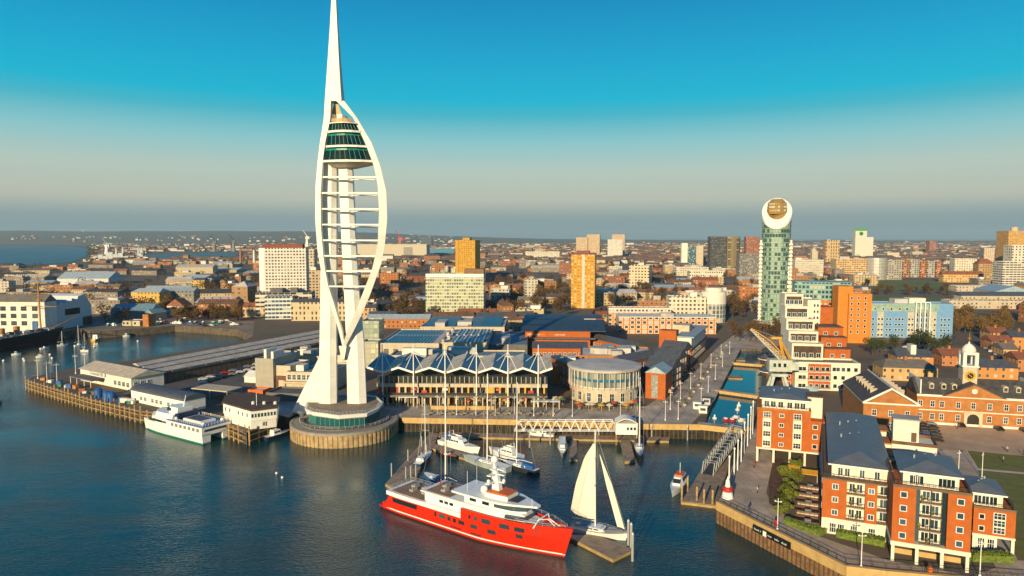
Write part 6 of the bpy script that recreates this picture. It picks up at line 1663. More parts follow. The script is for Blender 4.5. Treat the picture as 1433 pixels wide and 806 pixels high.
PM = [(person_mesh('p', mat('dark_coat', (.03, .03, .04), .9), mat('jeans_blue', (.04, .06, .12), .9)), 'dark coat and blue jeans'), (person_mesh('p', mat('red_jacket', (.45, .05, .04), .9), mat('dark_trousers', (.03, .03, .03), .9)), 'red jacket and dark trousers'), (person_mesh('p', mat('pale_coat', (.5, .42, .32), .9), mat('dark_trousers', ()), ), 'pale coat and dark trousers')]
for u, v, k, where in [(1409.5, 632.3, 2, 'walking alone on the parade ground'), (1404, 647, 2, 'strolling on the lawn by the parade ground'), (1432, 637, 0, 'standing at the lawn edge'), (944, 566, 0, 'walking up the canal promenade'), (972, 530, 2, 'walking midway along the canal promenade'), (1000, 495, 0, 'far up the canal promenade'), (880, 583, 1, 'by the gangway gatehouse'), (700, 577, 0, 'before the folded roof mall'), (652, 576, 1, 'by the lamps before the folded roof mall'), (735, 579, 2, 'leaning at the quay before the mall'), (1060, 690, 2, 'on the waterside walk by the planting bed'), (1048, 715, 0, 'on the waterside walk near the rail'), (1055, 655, 1, 'on the waterside walk under the flag poles'), (495, 602.5, 1, 'on the podium beneath the tower'), (955, 548, 1, 'by the gabled shops'), (1340, 600, 0, 'near the cars in front of the arch')]:
    x, y = G(u, v); o = put('person', PM[k][0], None, (x, y, 5.07 if 'podium' not in where else 5.07), rd.uniform(0, 6))
    tag(o, f'person in {PM[k][1]} {where}', 'person')

# ================================================================ PONTOONS, GANGWAYS, BRIDGES
PONT = mat('pontoon_deck', (.32, .24, .17), .85, var=.3, scale=.6)
PEDGE = mat('pontoon_edge', (.40, .27, .10), .8, var=.2)
def pontoon(label, px, z=.75, group='pontoons of the marina', ex=()):
    P = [G(u, v, z) for u, v in px]; o = P[0]
    P = [(x - o[0], y - o[1]) for x, y in P]
    t = thing('pontoon', label, 'pontoon', (o[0], o[1], 0), 0, group)
    MB().prism(P, -.4, z - .12).obj('float', PEDGE, t)
    MB().prism(shr(P, .985), z - .12, z).obj('deck', PONT, t)
    return t
pontoon('wide timber pontoon slanting from the quay towards the red yacht stern', [(539, 677), (552, 684), (583, 669), (592, 645), (609, 621), (614, 606), (603, 604)])
pontoon('long low pontoon lying along the foot of the ochre quay wall', [(615, 604.5), (938, 611), (936, 617), (613, 610.5)])
pontoon('narrow dark pontoon crossing between the moored motor yachts', [(603, 627), (608, 621), (706, 650), (699, 656)])
pontoon('narrow dark finger pontoon beside the small grey cruiser', [(798, 616), (807, 616), (808, 643), (797, 643)])
pontoon('timber finger pontoon with the black hulled yacht alongside', [(868, 615), (882, 615), (889, 645), (874, 646)])
t = pontoon('timber pontoon stage lying in front of the white sailing yacht', [(789, 748), (858, 783), (887, 769), (835, 748)])
sp_ = pontoon('long broad pontoon stage below the waterside walk with the patrol boat', [(953, 702), (966, 682), (1007, 612), (1032, 613), (1003, 708)])
gw = MB().mesh
def posts(lst, z1, r, lab, grp, m=None, name='mooring_pile'):
    for i, (u, v) in enumerate(lst):
        x, y = G(u, v, 0)
        o = MB().tube([(0, 0, -.9), (0, 0, z1)], r, 8).lathe([(r * 1.15, z1), (r * .9, z1 + .2), (.02, z1 + .5)], 8).obj(name, m or PILEWOOD, None, (x, y, 0))
        tag(o, lab[i] if isinstance(lab, list) else lab, 'post', grp)
posts([(879, 765), (885, 785), (883, 770)], 6.2, .3, 'grey mooring pile at the corner of the stage by the white sailing yacht', 'piles of the sailing yacht stage', STEEL)
posts([(975, 704), (985, 708), (954, 703), (962, 690), (997, 709)], 4.2, .28, 'timber pile at the outer end of the long broad pontoon', 'piles at the end of the long broad pontoon')
posts([(590, 652), (597, 640), (575, 672), (568, 673), (582, 670), (548, 668), (571, 648), (590, 628)], 4.0, .2, 'slim steel pile beside the slanting pontoon', 'piles of the slanting pontoon', STEEL)
posts([(741, 628), (770, 622), (838, 612), (912, 614), (962, 616)], 5.0, .25, 'steel pile of the low pontoon under the quay wall', 'piles along the quay pontoon', STEEL)
def truss(name, label, A, B_, wd, h, m, deckm, n=12):
    A, B_ = Vector(A), Vector(B_)
    d = (B_ - A); L_ = d.length; an = math.atan2(d.y, d.x); dz = d.z
    t = thing(name, label, 'gangway', A, an)
    def P(x, y, z): return (x, y, dz * x / L_ + z)
    for s in (-1, 1):
        b = MB()
        b.tube([P(0, s * wd / 2, 0), P(L_, s * wd / 2, 0)], .15, 5); b.tube([P(L_ / n / 2, s * wd / 2, h), P(L_ - L_ / n / 2, s * wd / 2, h)], .15, 5)
        for i in range(n):
            xa, xm, xb = L_ * i / n, L_ * (i + .5) / n, L_ * (i + 1) / n
            b.tube([P(xa, s * wd / 2, 0), P(xm, s * wd / 2, h)], .11, 4); b.tube([P(xm, s * wd / 2, h), P(xb, s * wd / 2, 0)], .11, 4)
        b.obj('side_truss', m, t)
    MB().loft([[P(0, -wd / 2, -.1), P(L_, -wd / 2, -.1), P(L_, wd / 2, -.1), P(0, wd / 2, -.1)], [P(0, -wd / 2, .05), P(L_, -wd / 2, .05), P(L_, wd / 2, .05), P(0, wd / 2, .05)]]).obj('walkway', deckm, t)
    x = MB()
    for i in range(n + 1): x.tube([P(L_ * min(n - .5, max(.5, i)) / n, -wd / 2, h), P(L_ * min(n - .5, max(.5, i)) / n, wd / 2, h)], .08, 4)
    x.obj('cross_brace', m, t)
    return t
a0, b0 = W(720, 602, G(720, 609, .8)[1]), W(864, 602, G(864, 593, 5)[1] - 2.5)
truss('truss_gangway', 'white lattice gangway bridging from the pontoon to the promenade gatehouse', a0, b0, 2.2, 3.6, WHITE, WHITE2, 11)
a0, b0 = (*G(990, 664, .9), .9), (*G(1031, 607, 5.6), 5.6)
truss('truss_gangway', 'grey lattice gangway sloping down to the long broad pontoon', a0, b0, 3.4, 3.2, STEEL, DKSTEEL, 12)
x, y, wd = span(860, 600, 890, R(-3))
gh = thing('gatehouse', 'small white gatehouse with curved roof at the end of the lattice gangway', 'gatehouse', (x, y - 3, 3.8), R(-3))
MB().box(0, wd, 0, 5, 0, 3.9).obj('wall', WHITE, gh)
MB().loft([[(wd * k, y_, 3.9 + 1.6 * math.sin(math.pi * k) + (0 if j == 0 else .15)) for k in [i / 10 for i in range(11)] for j in (0,)] + [(wd * k, y_, 4.15 + 1.6 * math.sin(math.pi * k)) for k in [1 - i / 10 for i in range(11)]] for y_ in (-.5, 5.5)]).obj('roof', WHITE, gh)
for k in (.5, .66, .82): MB().box(wd * k, wd * k + .8, -.06, .05, 1.6, 2.6).obj('window', GLASS, gh)
for q in (.2, wd - .2): MB().tube([(q, .3, -4.6), (q, .3, 0)], .2, 6).obj('support', PILEWOOD, gh)
def bridge(label, a, b_, dep, z0, m):
    p, q = G(*a), G(*b_)
    L_, an = math.hypot(q[0] - p[0], q[1] - p[1]), math.atan2(q[1] - p[1], q[0] - p[0])
    t = thing('footbridge', label, 'footbridge', (p[0], p[1], 0), an, 'low bridges over the canal')
    MB().box(-1, L_ + 1, 0, dep, 4.2, 5.03).obj('deck', PAVEG, t)
    MB().box(-1, L_ + 1, -.3, 0, z0, 5.3).obj('coping', m, t)
    MB().box(-.5, L_ + .5, .1, .5, -.9, z0).obj('sheet_piling', mat('painted_shade_timber', ()), t)  # dark colour paints in the shade below the bridge deck
    railing([(-.5, dep), (L_ + .5, dep)], 5.03, 1.0, False, 2, DKSTEEL, parent=t)
bridge('ochre faced footbridge across the canal mouth beside the long gangway', (979, 595), (1048, 602.5), 4.5, 3.4, COPING)
bridge('middle footbridge over the canal below the dockside crane', (1004, 547), (1062, 555), 4.0, 4.0, COPING)
bridge('far footbridge over the canal under the crane jib', (1027, 508), (1067, 511), 3.5, 4.0, COPING)
for u, v, lab, m in [(1000, 586, 'round white float in the canal basin', WHITE), (1012, 589, 'red pedal boat tied in the canal basin', mat('beacon_red', ())), (1021, 590, 'second red pedal boat tied in the canal basin', mat('beacon_red', ())), (1034, 590, 'white dinghy at the basin edge below the flag poles', WHITE), (1026, 586, 'white swan shaped boat in the canal basin', WHITE), (1034, 568, 'small white fountain float in the canal basin', WHITE), (1032, 574, 'tiny white float below the fountain float', WHITE)]:
    x, y = G(u, v, 3.5)
    t = thing('basin_boat' if 'boat' in lab or 'dinghy' in lab else 'float', lab, 'boat' if 'boat' in lab or 'dinghy' in lab else 'float', (x, y, 3.5), .4)
    if 'boat' in lab or 'dinghy' in lab:
        hull_mesh(3.2, 1.7, .7).obj('hull', m, t); MB().box(.8, 1.5, -.6, .6, .6, 1.2).obj('seat', WHITE, t)
    else:
        MB().lathe([(.05, -.2), (.8, 0), (.9, .4), (.3, .8), (.25, 1.6), (.02, 1.7)], 10).obj('body', m, t)
for u, v, lab in [(1072, 528, 'round slate roofed pavilion on the canal bank beside the crane'), (1070, 510, 'second round slate roofed pavilion further up the canal bank')]:
    x, y = G(u, v)
    t = thing('canal_pavilion', lab, 'pavilion', (x + 2, y, 5), 0)
    MB().lathe([(4.2, 0), (4.2, 3.2)], 8).obj('wall', mat('bronze_glazing', ()), t); MB().lathe([(5.4, 3.0), (5.6, 3.4), (2.6, 5.0), (2.4, 5.8), (.05, 7.2)], 8).obj('roof', SLATE, t); MB().lathe([(5.6, 2.9), (5.75, 3.3), (5.6, 3.3)], 8).obj('rim', WHITE, t)
for u, v, lab in [(1036, 528, 'square timber raft with benches in the middle canal basin'), (1040, 503, 'square timber raft in the far canal basin')]:
    x, y = G(u, v, 3.9); t = thing('raft', lab, 'raft', (x - 3, y, 3.2), R(-10)); MB().box(-3, 3.5, -3, 3, -.3, .8).obj('deck', PEDGE, t); railing([(-3, -3), (3.5, -3), (3.5, 3), (-3, 3)], .8, .9, True, 1.2, DKSTEEL, parent=t)
# small white kiosks and stored boats by the canal
for i, (u, v, lab) in enumerate([(970, 572, 'white slatted kiosk at the canal corner'), (978, 578, 'white box kiosk nearest the canal mouth'), (983, 566, 'grey stored dinghy rack by the canal corner')]):
    x, y = G(u, v); t = thing('kiosk', lab, 'kiosk', (x, y, 5.02), R(-20))
    MB().box(0, 3, 0, 2.6, 0, 2.6).obj('wall', [WHITE, WHITE2, STEEL][i], t); MB().box(-.3, 3.3, -.3, 2.9, 2.6, 2.8).obj('roof', [LTROOF, WHITE, DKCONC][i], t); MB().box(.5, 2.5, -.06, .05, 1.0, 2.0).obj('hatch', DKSTEEL, t)

# ================================================================ JETTY, STATION, FERRY TERMINAL
jt = [(40, 531), (100, 549), (132, 558), (200, 574), (300, 584), (345, 603), (383, 590)]
P = [G(*p) for p in jt]; o = P[0]
j = thing('jetty', 'old timber jetty on rows of golden piles along the station shore', 'jetty', (o[0], o[1], 0))
npile = 0
for (x0, y0), (x1, y1) in zip(P, P[1:]):
    L_ = math.hypot(x1 - x0, y1 - y0); k = max(2, int(L_ / 3.4)); nx, ny = (y1 - y0) / L_, -(x1 - x0) / L_
    for i in range(k):
        t_ = i / k; x, y = lerp(x0, x1, t_) - o[0] + nx * 1.2, lerp(y0, y1, t_) - o[1] + ny * 1.2
        npile += 1
        MB().tube([(x, y, -.9), (x, y, 5.6 + 1.2 * (i % 3 == 0))], .28, 7).obj('pile', PILEWOOD, j)
    for z in (1.6, 3.6): MB().tube([(x0 - o[0] + nx * 1.5, y0 - o[1] + ny * 1.5, z), (x1 - o[0] + nx * 1.5, y1 - o[1] + ny * 1.5, z)], .2, 4).obj('waling', PILEWOOD, j)
    MB().loft([[(x0 - o[0], y0 - o[1], 4.6), (x1 - o[0], y1 - o[1], 4.6), (x1 - o[0] + nx * 1.4, y1 - o[1] + ny * 1.4, 4.6), (x0 - o[0] + nx * 1.4, y0 - o[1] + ny * 1.4, 4.6)], [(x0 - o[0], y0 - o[1], 5.02), (x1 - o[0], y1 - o[1], 5.02), (x1 - o[0] + nx * 1.4, y1 - o[1] + ny * 1.4, 5.02), (x0 - o[0] + nx * 1.4, y0 - o[1] + ny * 1.4, 5.02)]]).obj('deck', TIMBER, j)
rd = random.Random(21)
crates = [(mat('crate_orange', (.5, .2, .04), .7), 'orange'), (BLUEP, 'blue'), (WHITE2, 'white'), (GREENP, 'green'), (mat('crate_rust', (.25, .09, .04), .8), 'rusty')]
for i in range(26):
    u = rd.uniform(48, 190); v = lerp(531, 572, (u - 40) / 160) - rd.uniform(.5, 5)
    x, y = G(u, v); m, nm = rd.choice(crates); s = rd.uniform(.7, 1.5)
    t = MB().box(-s, s, -.7, .7, 0, 1.1 * s).box(-s * .9, s * .9, -.76, .76, .3 * s, .8 * s).box(-s - .05, s + .05, -.75, .75, 1.1 * s, 1.2 * s).obj('storage_crate', m, None, (x, y, 5.03), rd.uniform(-.6, .6))
    tag(t, f'{nm} storage crate among the clutter on the timber jetty', 'crate', f'{nm} crates on the timber jetty')
for u, v, lab in [(138, 556, 'large blue tank on the timber jetty'), (150, 560, 'second large blue tank on the timber jetty'), (156, 561, 'blue and white tank on the timber jetty')]:
    x, y = G(u, v); t = MB().lathe([(.05, 0), (1.6, 0), (1.6, 3.2), (.8, 3.9), (.05, 4)], 14).obj('storage_tank', BLUEP, None, (x, y, 5.03)); tag(t, lab, 'tank', 'blue tanks on the jetty')
lamps([(71, 534), (119, 520), (106, 523), (53, 530), (80, 537), (66, 535)], 'lamp masts on the jetty head', label='slim white lamp mast on the jetty head', s=1.3)
# station canopies
rl = [(185, 507), (196, 512), (206, 516.5), (217, 521.5)]; rr_ = [(455, 458.5), (455, 464.5), (455, 470), (455, 477)]
CAN = mat('platform_canopy', (.52, .46, .38), .8, var=.2, scale=.3); CANB = mat('canopy_valley_dark', (.07, .075, .085), .8)
for i in range(3):
    A, B_ = G(*rl[i], 11), G(*rr_[i], 11); A2, B2 = G(*rl[i + 1], 11), G(*rr_[i + 1], 11)
    o = A
    f = lambda p, z: (p[0] - o[0], p[1] - o[1], z)
    m1 = (lerp(A[0], A2[0], .45), lerp(A[1], A2[1], .45)); m2 = (lerp(B_[0], B2[0], .45), lerp(B_[1], B2[1], .45))
    n1 = (lerp(A[0], A2[0], .86), lerp(A[1], A2[1], .86)); n2 = (lerp(B_[0], B2[0], .86), lerp(B_[1], B2[1], .86))
    t = thing('platform_canopy', ['farthest long station platform canopy beside the inner harbour', 'middle long station platform canopy', 'long station platform canopy above the car park wall'][i], 'canopy', (o[0], o[1], 0), 0, 'station platform canopies')
    MB().loft([[f(A, 10.2), f(m1, 11.4), f(n1, 10.6), f(n1, 10.2)], [f(B_, 10.2), f(m2, 11.4), f(n2, 10.6), f(n2, 10.2)]]).obj('roof', CAN, t)
    MB().loft([[f(n1, 9.4), f(A2, 9.4), f(A2, 9.9), f(n1, 9.9)], [f(n2, 9.4), f(B2, 9.4), f(B2, 9.9), f(n2, 9.9)]]).obj('valley', CANB, t)
    for k in range(12):
        x, y = lerp(n1[0], n2[0], k / 12), lerp(n1[1], n2[1], k / 12)
        MB().tube([(x - o[0], y - o[1], 5), (x - o[0], y - o[1], 10.2)], .2, 6).obj('post', CREAM, t)
A, B_ = G(217, 521.5, 11), G(455, 477, 11)
an = math.atan2(B_[1] - A[1], B_[0] - A[0])
L_ = math.hypot(B_[0] - A[0], B_[1] - A[1])
t = thing('station_wall', 'long brown panelled wall under the station canopy beside the car park', 'wall', (A[0], A[1], 5), an)
MB().box(0, L_, .3, .6, 0, 4.2).obj('panels', mat('brown_panels', (.16, .10, .06), .85, var=.25, stripe=('x', 3, .12, (.06, .04, .03))), t)
# station front
p, q = G(113, 532), G(184, 547); an = math.atan2(q[1] - p[1], q[0] - p[0]); L_ = math.hypot(q[0] - p[0], q[1] - p[1])
sf = thing('station_building', 'white station hall with pale gabled roof and a name board at the pier', 'station', (p[0], p[1], 5), an)
MB().box(0, L_, 0, 15, 0, 5.6).obj('wall', WHITE2, sf); MB().gable(0, L_, 0, 15, 5.61, 2.6, 'x', over=.8).obj('roof', mat('cream_sheet_roof', (.55, .47, .36), .7, stripe=('x', 1.2, .1, (.42, .35, .26))), sf)
windows(sf, [(L_ * k, 1.2) for k in (.70, .78, .86, .94)], 2.4, 2.2, bars=2); windows(sf, [(k, 1.2) for k in (2, 5, 8)], 1.8, 2.4, 'right', L_, bars=1)
sb = MB().box(L_ * .20, L_ * .52, -.35, -.15, 3.9, 5.6).obj('name_board', mat('board_blue', (.01, .03, .12), .5), sf); MB().box(L_ * .20 + .25, L_ * .52 - .25, -.40, -.34, 4.1, 5.4).obj('board_face', WHITE, sb)
def text(s, size, parent, loc, m, rx=90, rz=0):
    cu = bpy.data.curves.new('lettering', 'FONT'); cu.body = s; cu.size = size; cu.extrude = .02; cu.align_x = 'CENTER'; cu.align_y = 'CENTER'; cu.resolution_u = 2
    o = bpy.data.objects.new('lettering', cu); COL.objects.link(o); cu.materials.append(m)
    me = bpy.data.meshes.new_from_object(o); bpy.data.objects.remove(o); o = put('lettering', me); o.parent = parent; o.location = loc; o.rotation_euler = (R(rx), 0, R(rz)); return o
text('Portsmouth Hbr', 1.7, sb, (L_ * .36, -.45, 4.75), mat('board_blue', ()))
MB().box(L_ * .05, L_ * .5, -6, -.1, 2.8, 3.3).obj('awning', DKCONC, sf)
for k in (.07, .2, .35, .48): MB().tube([(L_ * k, -5.8, 0), (L_ * k, -5.8, 2.9)], .14, 5).obj('post', WHITE, sf)
p, q = G(184, 561), G(258, 578); an = math.atan2(q[1] - p[1], q[0] - p[0]); L_ = math.hypot(q[0] - p[0], q[1] - p[1])
lw = thing('ferry_waiting_hall', 'long low white hall with dark vaulted roof behind the catamaran', 'building', (p[0], p[1], 5), an)
MB().box(0, L_, 0, 9, 0, 4.6).obj('wall', WHITE, lw)
MB().loft([[(x, 4.5 + 4.9 * math.cos(a), 4.6 + 1.9 * math.sin(a)) for a in [math.pi * k / 8 for k in range(9)]] for x in (-.3, L_ + .3)]).obj('roof', SLATE, lw)
windows(lw, [(L_ * k, 1.2) for k in (.2, .28, .42, .5, .58, .72, .8)], 1.9, 1.7, bars=2)
x, y, wd = span(268, 556, 318, R(-20))
t = thing('bus_shelter', 'flat pale canopy on posts in the station forecourt', 'shelter', (x, y, 5), R(-20)); MB().box(0, wd, 0, 9, 3.6, 4.0).obj('roof', CREAM, t)
for a_ in (.4, wd / 2, wd - .4):
    for b_ in (.4, 8.6): MB().tube([(a_, b_, 0), (a_, b_, 3.6)], .14, 6).obj('post', STEEL, t)
# ferry terminal
tp_ = [G(u, v) for u, v in [(313, 589), (351, 601), (388, 596), (391, 582), (352, 574), (318, 578)]]; o = tp_[0]; tp_ = [(x - o[0], y - o[1]) for x, y in tp_]
ft_ = thing('ferry_terminal', 'two storey white ferry terminal with brown flat roof standing on piles', 'building', (o[0], o[1], 4.6))
MB().prism(shr(tp_, .97), 0, 3.2).obj('lower_wall', WHITE2, ft_); MB().prism(shr(tp_, 1.0), 3.2, 7.0).obj('upper_wall', WHITE, ft_)
MB().prism(shr(tp_, 1.05), 7.0, 7.5).obj('roof', mat('brown_flat_roof', (.09, .055, .04), .9, var=.3), ft_)
for (x0, y0), (x1, y1), n_ in ((tp_[0], tp_[1], 6), (tp_[1], tp_[2], 8)):
    an = math.atan2(y1 - y0, x1 - x0)
    for k in range(n_):
        t_ = (k + .6) / (n_ + .3); f, g = win_mesh(.9, 1.5, WHITE, GLASS, 0, False)
        if n_ == 6 and k == 2: continue
        w_ = put('window', f, ft_, (lerp(x0, x1, t_), lerp(y0, y1, t_), 4.4), an); put('pane', g, w_)
    f, g = win_mesh(1.2, 1.6, WHITE, GLASS, 1, False); w_ = put('window', f, ft_, (lerp(x0, x1, .45) + .3, lerp(y0, y1, .45) + .35, 1.0), an); put('pane', g, w_)
for k in range(3): MB().lathe([(.6, 7.5), (.6, 8.3), (.1, 8.6)], 10, (tp_[1][0] - 2 + k * 4, tp_[1][1] + 8)).obj('roof_vent', WHITE2, ft_)
MB().tube([(tp_[1][0], tp_[1][1] + 6, 7.5), (tp_[1][0], tp_[1][1] + 6, 12)], .1, 5).obj('aerial', WHITE, ft_)
# dance hall / bars left of the tower
tb = building('theatre_block', 'tall windowless grey rendered block beside the station car park', 'building', 358, 383, 545, 501, 22, mat('grey_render', (.36, .33, .27), .85, var=.1), LTROOF, rz=-14, plant=2)
tb2 = building('theatre_wing', 'cream block with brown brick base joined to the grey rendered block', 'building', 383, 407, 545, 511, 16, CREAM, LTROOF, rz=-14)
MB().box(tb2['w'] * .25, tb2['w'] + 3, -1.2, 0, 0, 6.4).obj('brick_base', DKBRICK, tb2); MB().box(tb2['w'] * .4, tb2['w'] * .75, -1.3, -1.1, .8, 4.6).obj('window', CREAM, tb2)
bw2 = roofbox('bar_building', 'blue roofed bar building with glazed upper terrace left of the tower', 'building', 400, 462, 520, 14, 24, CREAM, mat('blue_membrane', ()), rz=-6, plant=3)
windows(bw2, [(1.5 + k * 2.2, z) for k in range(7) for z in (5.4,)], 1.8, 2.4, bars=1); MB().box(0, bw2['w'], -2, 0, 4.2, 5.0).obj('terrace', CREAM, bw2)
cpy = building('entrance_canopy', 'dark flat canopy on white posts in front of the brown brick base', 'canopy', 372, 424, 560, 549, 12, DKCONC, SLATE, rz=-10)
building('shop_kiosk', 'small orange kiosk beside the dark flat canopy', 'kiosk', 347, 368, 556, 545, 6, ORANGE, LTROOF, rz=-14)
building('white_marquee', 'white peaked marquee in the corner of the station car park', 'marquee', 342, 358, 535, 527, 9, WHITE2, WHITE, rz=-14, kind='gable', rise=2.2)
roofbox('retail_block', 'striped skylight roof block just behind the tower left leg', 'building', 392, 452, 497, 15, 18, CREAM, BLUEROOF, rz=-8, plant=4)
# cars
def car_meshes(c, nm):
    m = mat(nm, c, .25, var=.03)
    body = MB().loft([[(x, -w_, z) for x, z in ()] for w_ in ()]) if False else MB()
    prof = [(-2.1, .35), (-2.15, .75), (-1.9, .95), (-1.5, 1.0), (-.9, 1.45), (.5, 1.47), (1.1, 1.0), (1.9, .85), (2.12, .6), (2.1, .35)]
    body.loft([[(x, -.86, z) for x, z in prof], [(x * .97, -.6 if z > 1.1 else -.86, z) for x, z in prof], [(x * .97, .6 if z > 1.1 else .86, z) for x, z in prof], [(x, .86, z) for x, z in prof]][1:3])
    gl = MB().box(-1.2, .9, -.78, .78, 1.02, 1.36)
    wh = MB()
    wl_ = MB().tube([(0, -.12, 0), (0, .12, 0)], .33, 10)
    return body.mesh('body', m), gl.mesh('windows', GLASS), wl_.mesh('wheel', BLACK)
CM = [(car_meshes(c, n + '_car_paint'), n) for c, n in (((.02, .02, .022), 'black'), ((.6, .6, .6), 'white'), ((.22, .23, .25), 'grey'), ((.03, .06, .2), 'blue'), ((.4, .03, .02), 'red'))]
def car(u, v, k, rz, where, grp):
    x, y = G(u, v); (bm_, gm2, wm_), nm = CM[k]
    t = thing('car', f'{nm} car {where}', 'car', (x, y, 5.02), R(rz), f'{nm} {grp}')
    put('body', bm_, t); put('windows', gm2, t)
    for a_ in (-1.35, 1.3):
        for b_ in (-.78, .78): put('wheel', wm_, t, (a_, b_, .33))
rd = random.Random(31)
for i in range(7):
    for jx in range(2): car(1289 + jx * 12 + i * 1.6, 591 + i * 4.4, rd.choice([0, 0, 0, 2, 3]), -14, 'parked in the shaded rows beside the brick wing', 'cars in the shade of the brick wing')
car(1345, 597, 0, 75, 'parked left of the arched gateway', 'cars before the brick store'); car(1398, 602, 0, 80, 'parked right of the arched gateway', 'cars before the brick store'); car(1434, 604, 0, 80, 'parked at the far end of the brick front', 'cars before the brick store')
for i in range(16):
    k = i % 8; car(284 + k * 10.5, (532 - k * 3.0) + (i // 8) * 5, rd.choice([0, 1, 1, 2, 3, 4]), 40, 'parked in the station car park under the canopy wall', 'cars in the station car park')
for i in range(12): car(1092 + (i % 2) * 7 + i * .8, 505 + i * 4.2, rd.choice([0, 1, 2, 0, 3]), 70, 'parked along the quay road below the stepped flats', 'cars on the quay road')
for i in range(10): car(1222 + i * 11.5, 487 + (i % 2) * 4, rd.choice([0, 2, 3, 1]), rd.choice([0, 80]), 'parked on the street in front of the blue flats', 'cars before the blue flats')
for i in range(26): car(150 + i * 7.2 + (i % 3), 449 - 4 * math.sin(i * .9) + (4 if i > 16 else 0), rd.choice([0, 1, 2, 3, 4, 1]), rd.choice([0, 80, 20]), 'parked along the harbour front hard', 'cars along the harbour front hard')
for i in range(14):
    u = 150 + i * 13 + rd.uniform(-4, 4); x, y = G(u, 456.5 - 3.5 * math.sin((u - 150) / 200 * 3.1))
    col_ = rd.choice([('white', GELCOAT), ('blue', BLUEP), ('white', GELCOAT), ('green', GREENP)])
    t = thing('beached_boat', f'small {col_[0]} boat laid up ashore on the harbour hard', 'boat', (x, y, 5.5), rd.uniform(0, 3), f'{col_[0]} boats laid up on the hard'); hull_mesh(6, 2.2, .9).obj('hull', col_[1], t); MB().box(1.6, 3.4, -.6, .6, .8, 1.6).obj('cabin', WHITE, t)
for i in range(6): car(1372 + i * 7, 484 + i * 4.3, rd.choice([0, 1, 2]), 50, 'parked on the street by the brick houses', 'cars by the brick houses')
# ================================================================ TOWN BEHIND
KEEP = []      # (x, y, radius) of everything already standing in the town
def keep(th, dep):
    w_ = th['w']; c, s = math.cos(th.rotation_euler.z), math.sin(th.rotation_euler.z)
    n = max(1, int(w_ / max(8, dep)))
    for i in range(n + 1):
        x = w_ * i / n
        KEEP.append((th.location.x + c * x - s * dep / 2, th.location.y + s * x + c * dep / 2, dep * .6 + 5))
    return th
def B(name, label, cat, u0, u1, vb, vt, dep, wall, roof=None, **kw):
    return keep(building(name, label, cat, u0, u1, vb, vt, dep, wall, roof, **kw), dep)
CRF = (.55, .48, .36)
for r_, d_ in ROOFS: keep(r_, d_)
ht = B('hotel_tower', 'tall white gridded slab tower with red brown rooftop on a wide podium', 'tower', 365, 430, 441, 347, 15, facade('white_grid_facade', (.66, .62, .55), (.05, .05, .05), px=2.6, pz=2.7, wx=.55, wz=.45, light=(.30, .26, .2), lightp=.3), FELT, rz=8)
MB().box(2, ht['w'] - 3, 1, 13, ht['h'] - .6, ht['h'] + 3.4).obj('roof_plant', mat('red_brown_cladding', (.22, .06, .04), .7), ht)
MB().box(-.3, 4, -.15, .1, 22, ht['h']).obj('white_end_bay', WHITE, ht)
MB().tube([(ht['w'] * .5, 7, ht['h'] + 3), (ht['w'] * .5, 7, ht['h'] + 12)], .2, 5).obj('aerial', mat('beacon_red', ()), ht)
B('hotel_podium', 'long white banded podium below the gridded slab tower', 'building', 358, 437, 444, 410, 20, facade('podium_band_facade', (.62, .56, .46), (.06, .05, .05), px=5, pz=3.6, wx=.92, wz=.42, lightp=.15), FELT, rz=8, plant=2)
B('office_block', 'white framed office with projecting dark window bands below the hotel podium', 'office', 371, 410, 447, 415, 14, facade('white_frame_facade', (.62, .64, .64), (.06, .09, .11), px=3.0, pz=3.3, wx=.85, wz=.5, lightp=.1), LTROOF, rz=10)
cv = B('stone_hotel', 'cream Victorian stone building with chimneys seen beside and behind the tower legs', 'building', 408, 500, 449, 423, 14, facade('victorian_facade', (.58, .46, .28), (.08, .07, .06), px=3.2, pz=4.2, wx=.42, wz=.55, frame=(.66, .58, .42)), SLATE, rz=2, kind='gable', rise=2.5, chim=6)
B('stone_shop', 'orange and cream gabled shop terrace right of the tower leg', 'shop', 500, 526, 449, 431, 12, facade('shop_terrace_facade', (.55, .33, .16), (.07, .06, .05), px=3.2, pz=3.6, wx=.45, wz=.5, frame=(.65, .6, .5)), SLATE, rz=2, kind='gable', rise=2.6, chim=3)
B('apartment_tower', 'stepped cream and brown apartment tower peeping past the tower left bow', 'tower', 424, 441, 420, 349, 18, facade('cream_stack_facade', CRF, (.10, .06, .04), px=3, pz=3, wx=.6, wz=.45), FELT, rz=6)
B('apartment_block', 'cream stacked flats just right of the gridded slab tower', 'apartment block', 424, 452, 425, 378, 16, facade('cream_stack_facade2', (.5, .38, .24), (.09, .06, .05), px=3.4, pz=3, wx=.55, wz=.5), FELT, rz=6, plant=1)
sh = B('assembly_hall', 'huge beige naval assembly hall with tall pale doors', 'hall', 497, 597, 361, 342, 90, mat('beige_cladding', (.52, .46, .35), .8, var=.08), mat('beige_roof', (.50, .45, .36), .8), rz=0)
MB().box(sh['w'] * .68, sh['w'] * .80, -1.5, .5, 0, sh['h'] * .8).obj('hall_door', mat('grey_hall_door', (.30, .28, .25), .8), sh)
B('industrial_hall', 'low blue banded factory right of the naval assembly hall', 'hall', 598, 636, 358, 348, 60, mat('factory_blue', (.05, .20, .33), .7), mat('factory_white_roof', (.5, .5, .48), .7), rz=-3)
B('cubic_block', 'dark blue cube building above the naval assembly hall', 'building', 589, 604, 347, 331, 40, mat('dark_blue_cladding', (.04, .06, .09), .6), FELT, rz=-3)
YT = facade('ochre_tower_facade', (.52, .27, .02), (.18, .09, .02), px=3.4, pz=2.8, wx=.4, wz=.4, light=(.6, .42, .12), lightp=.3)
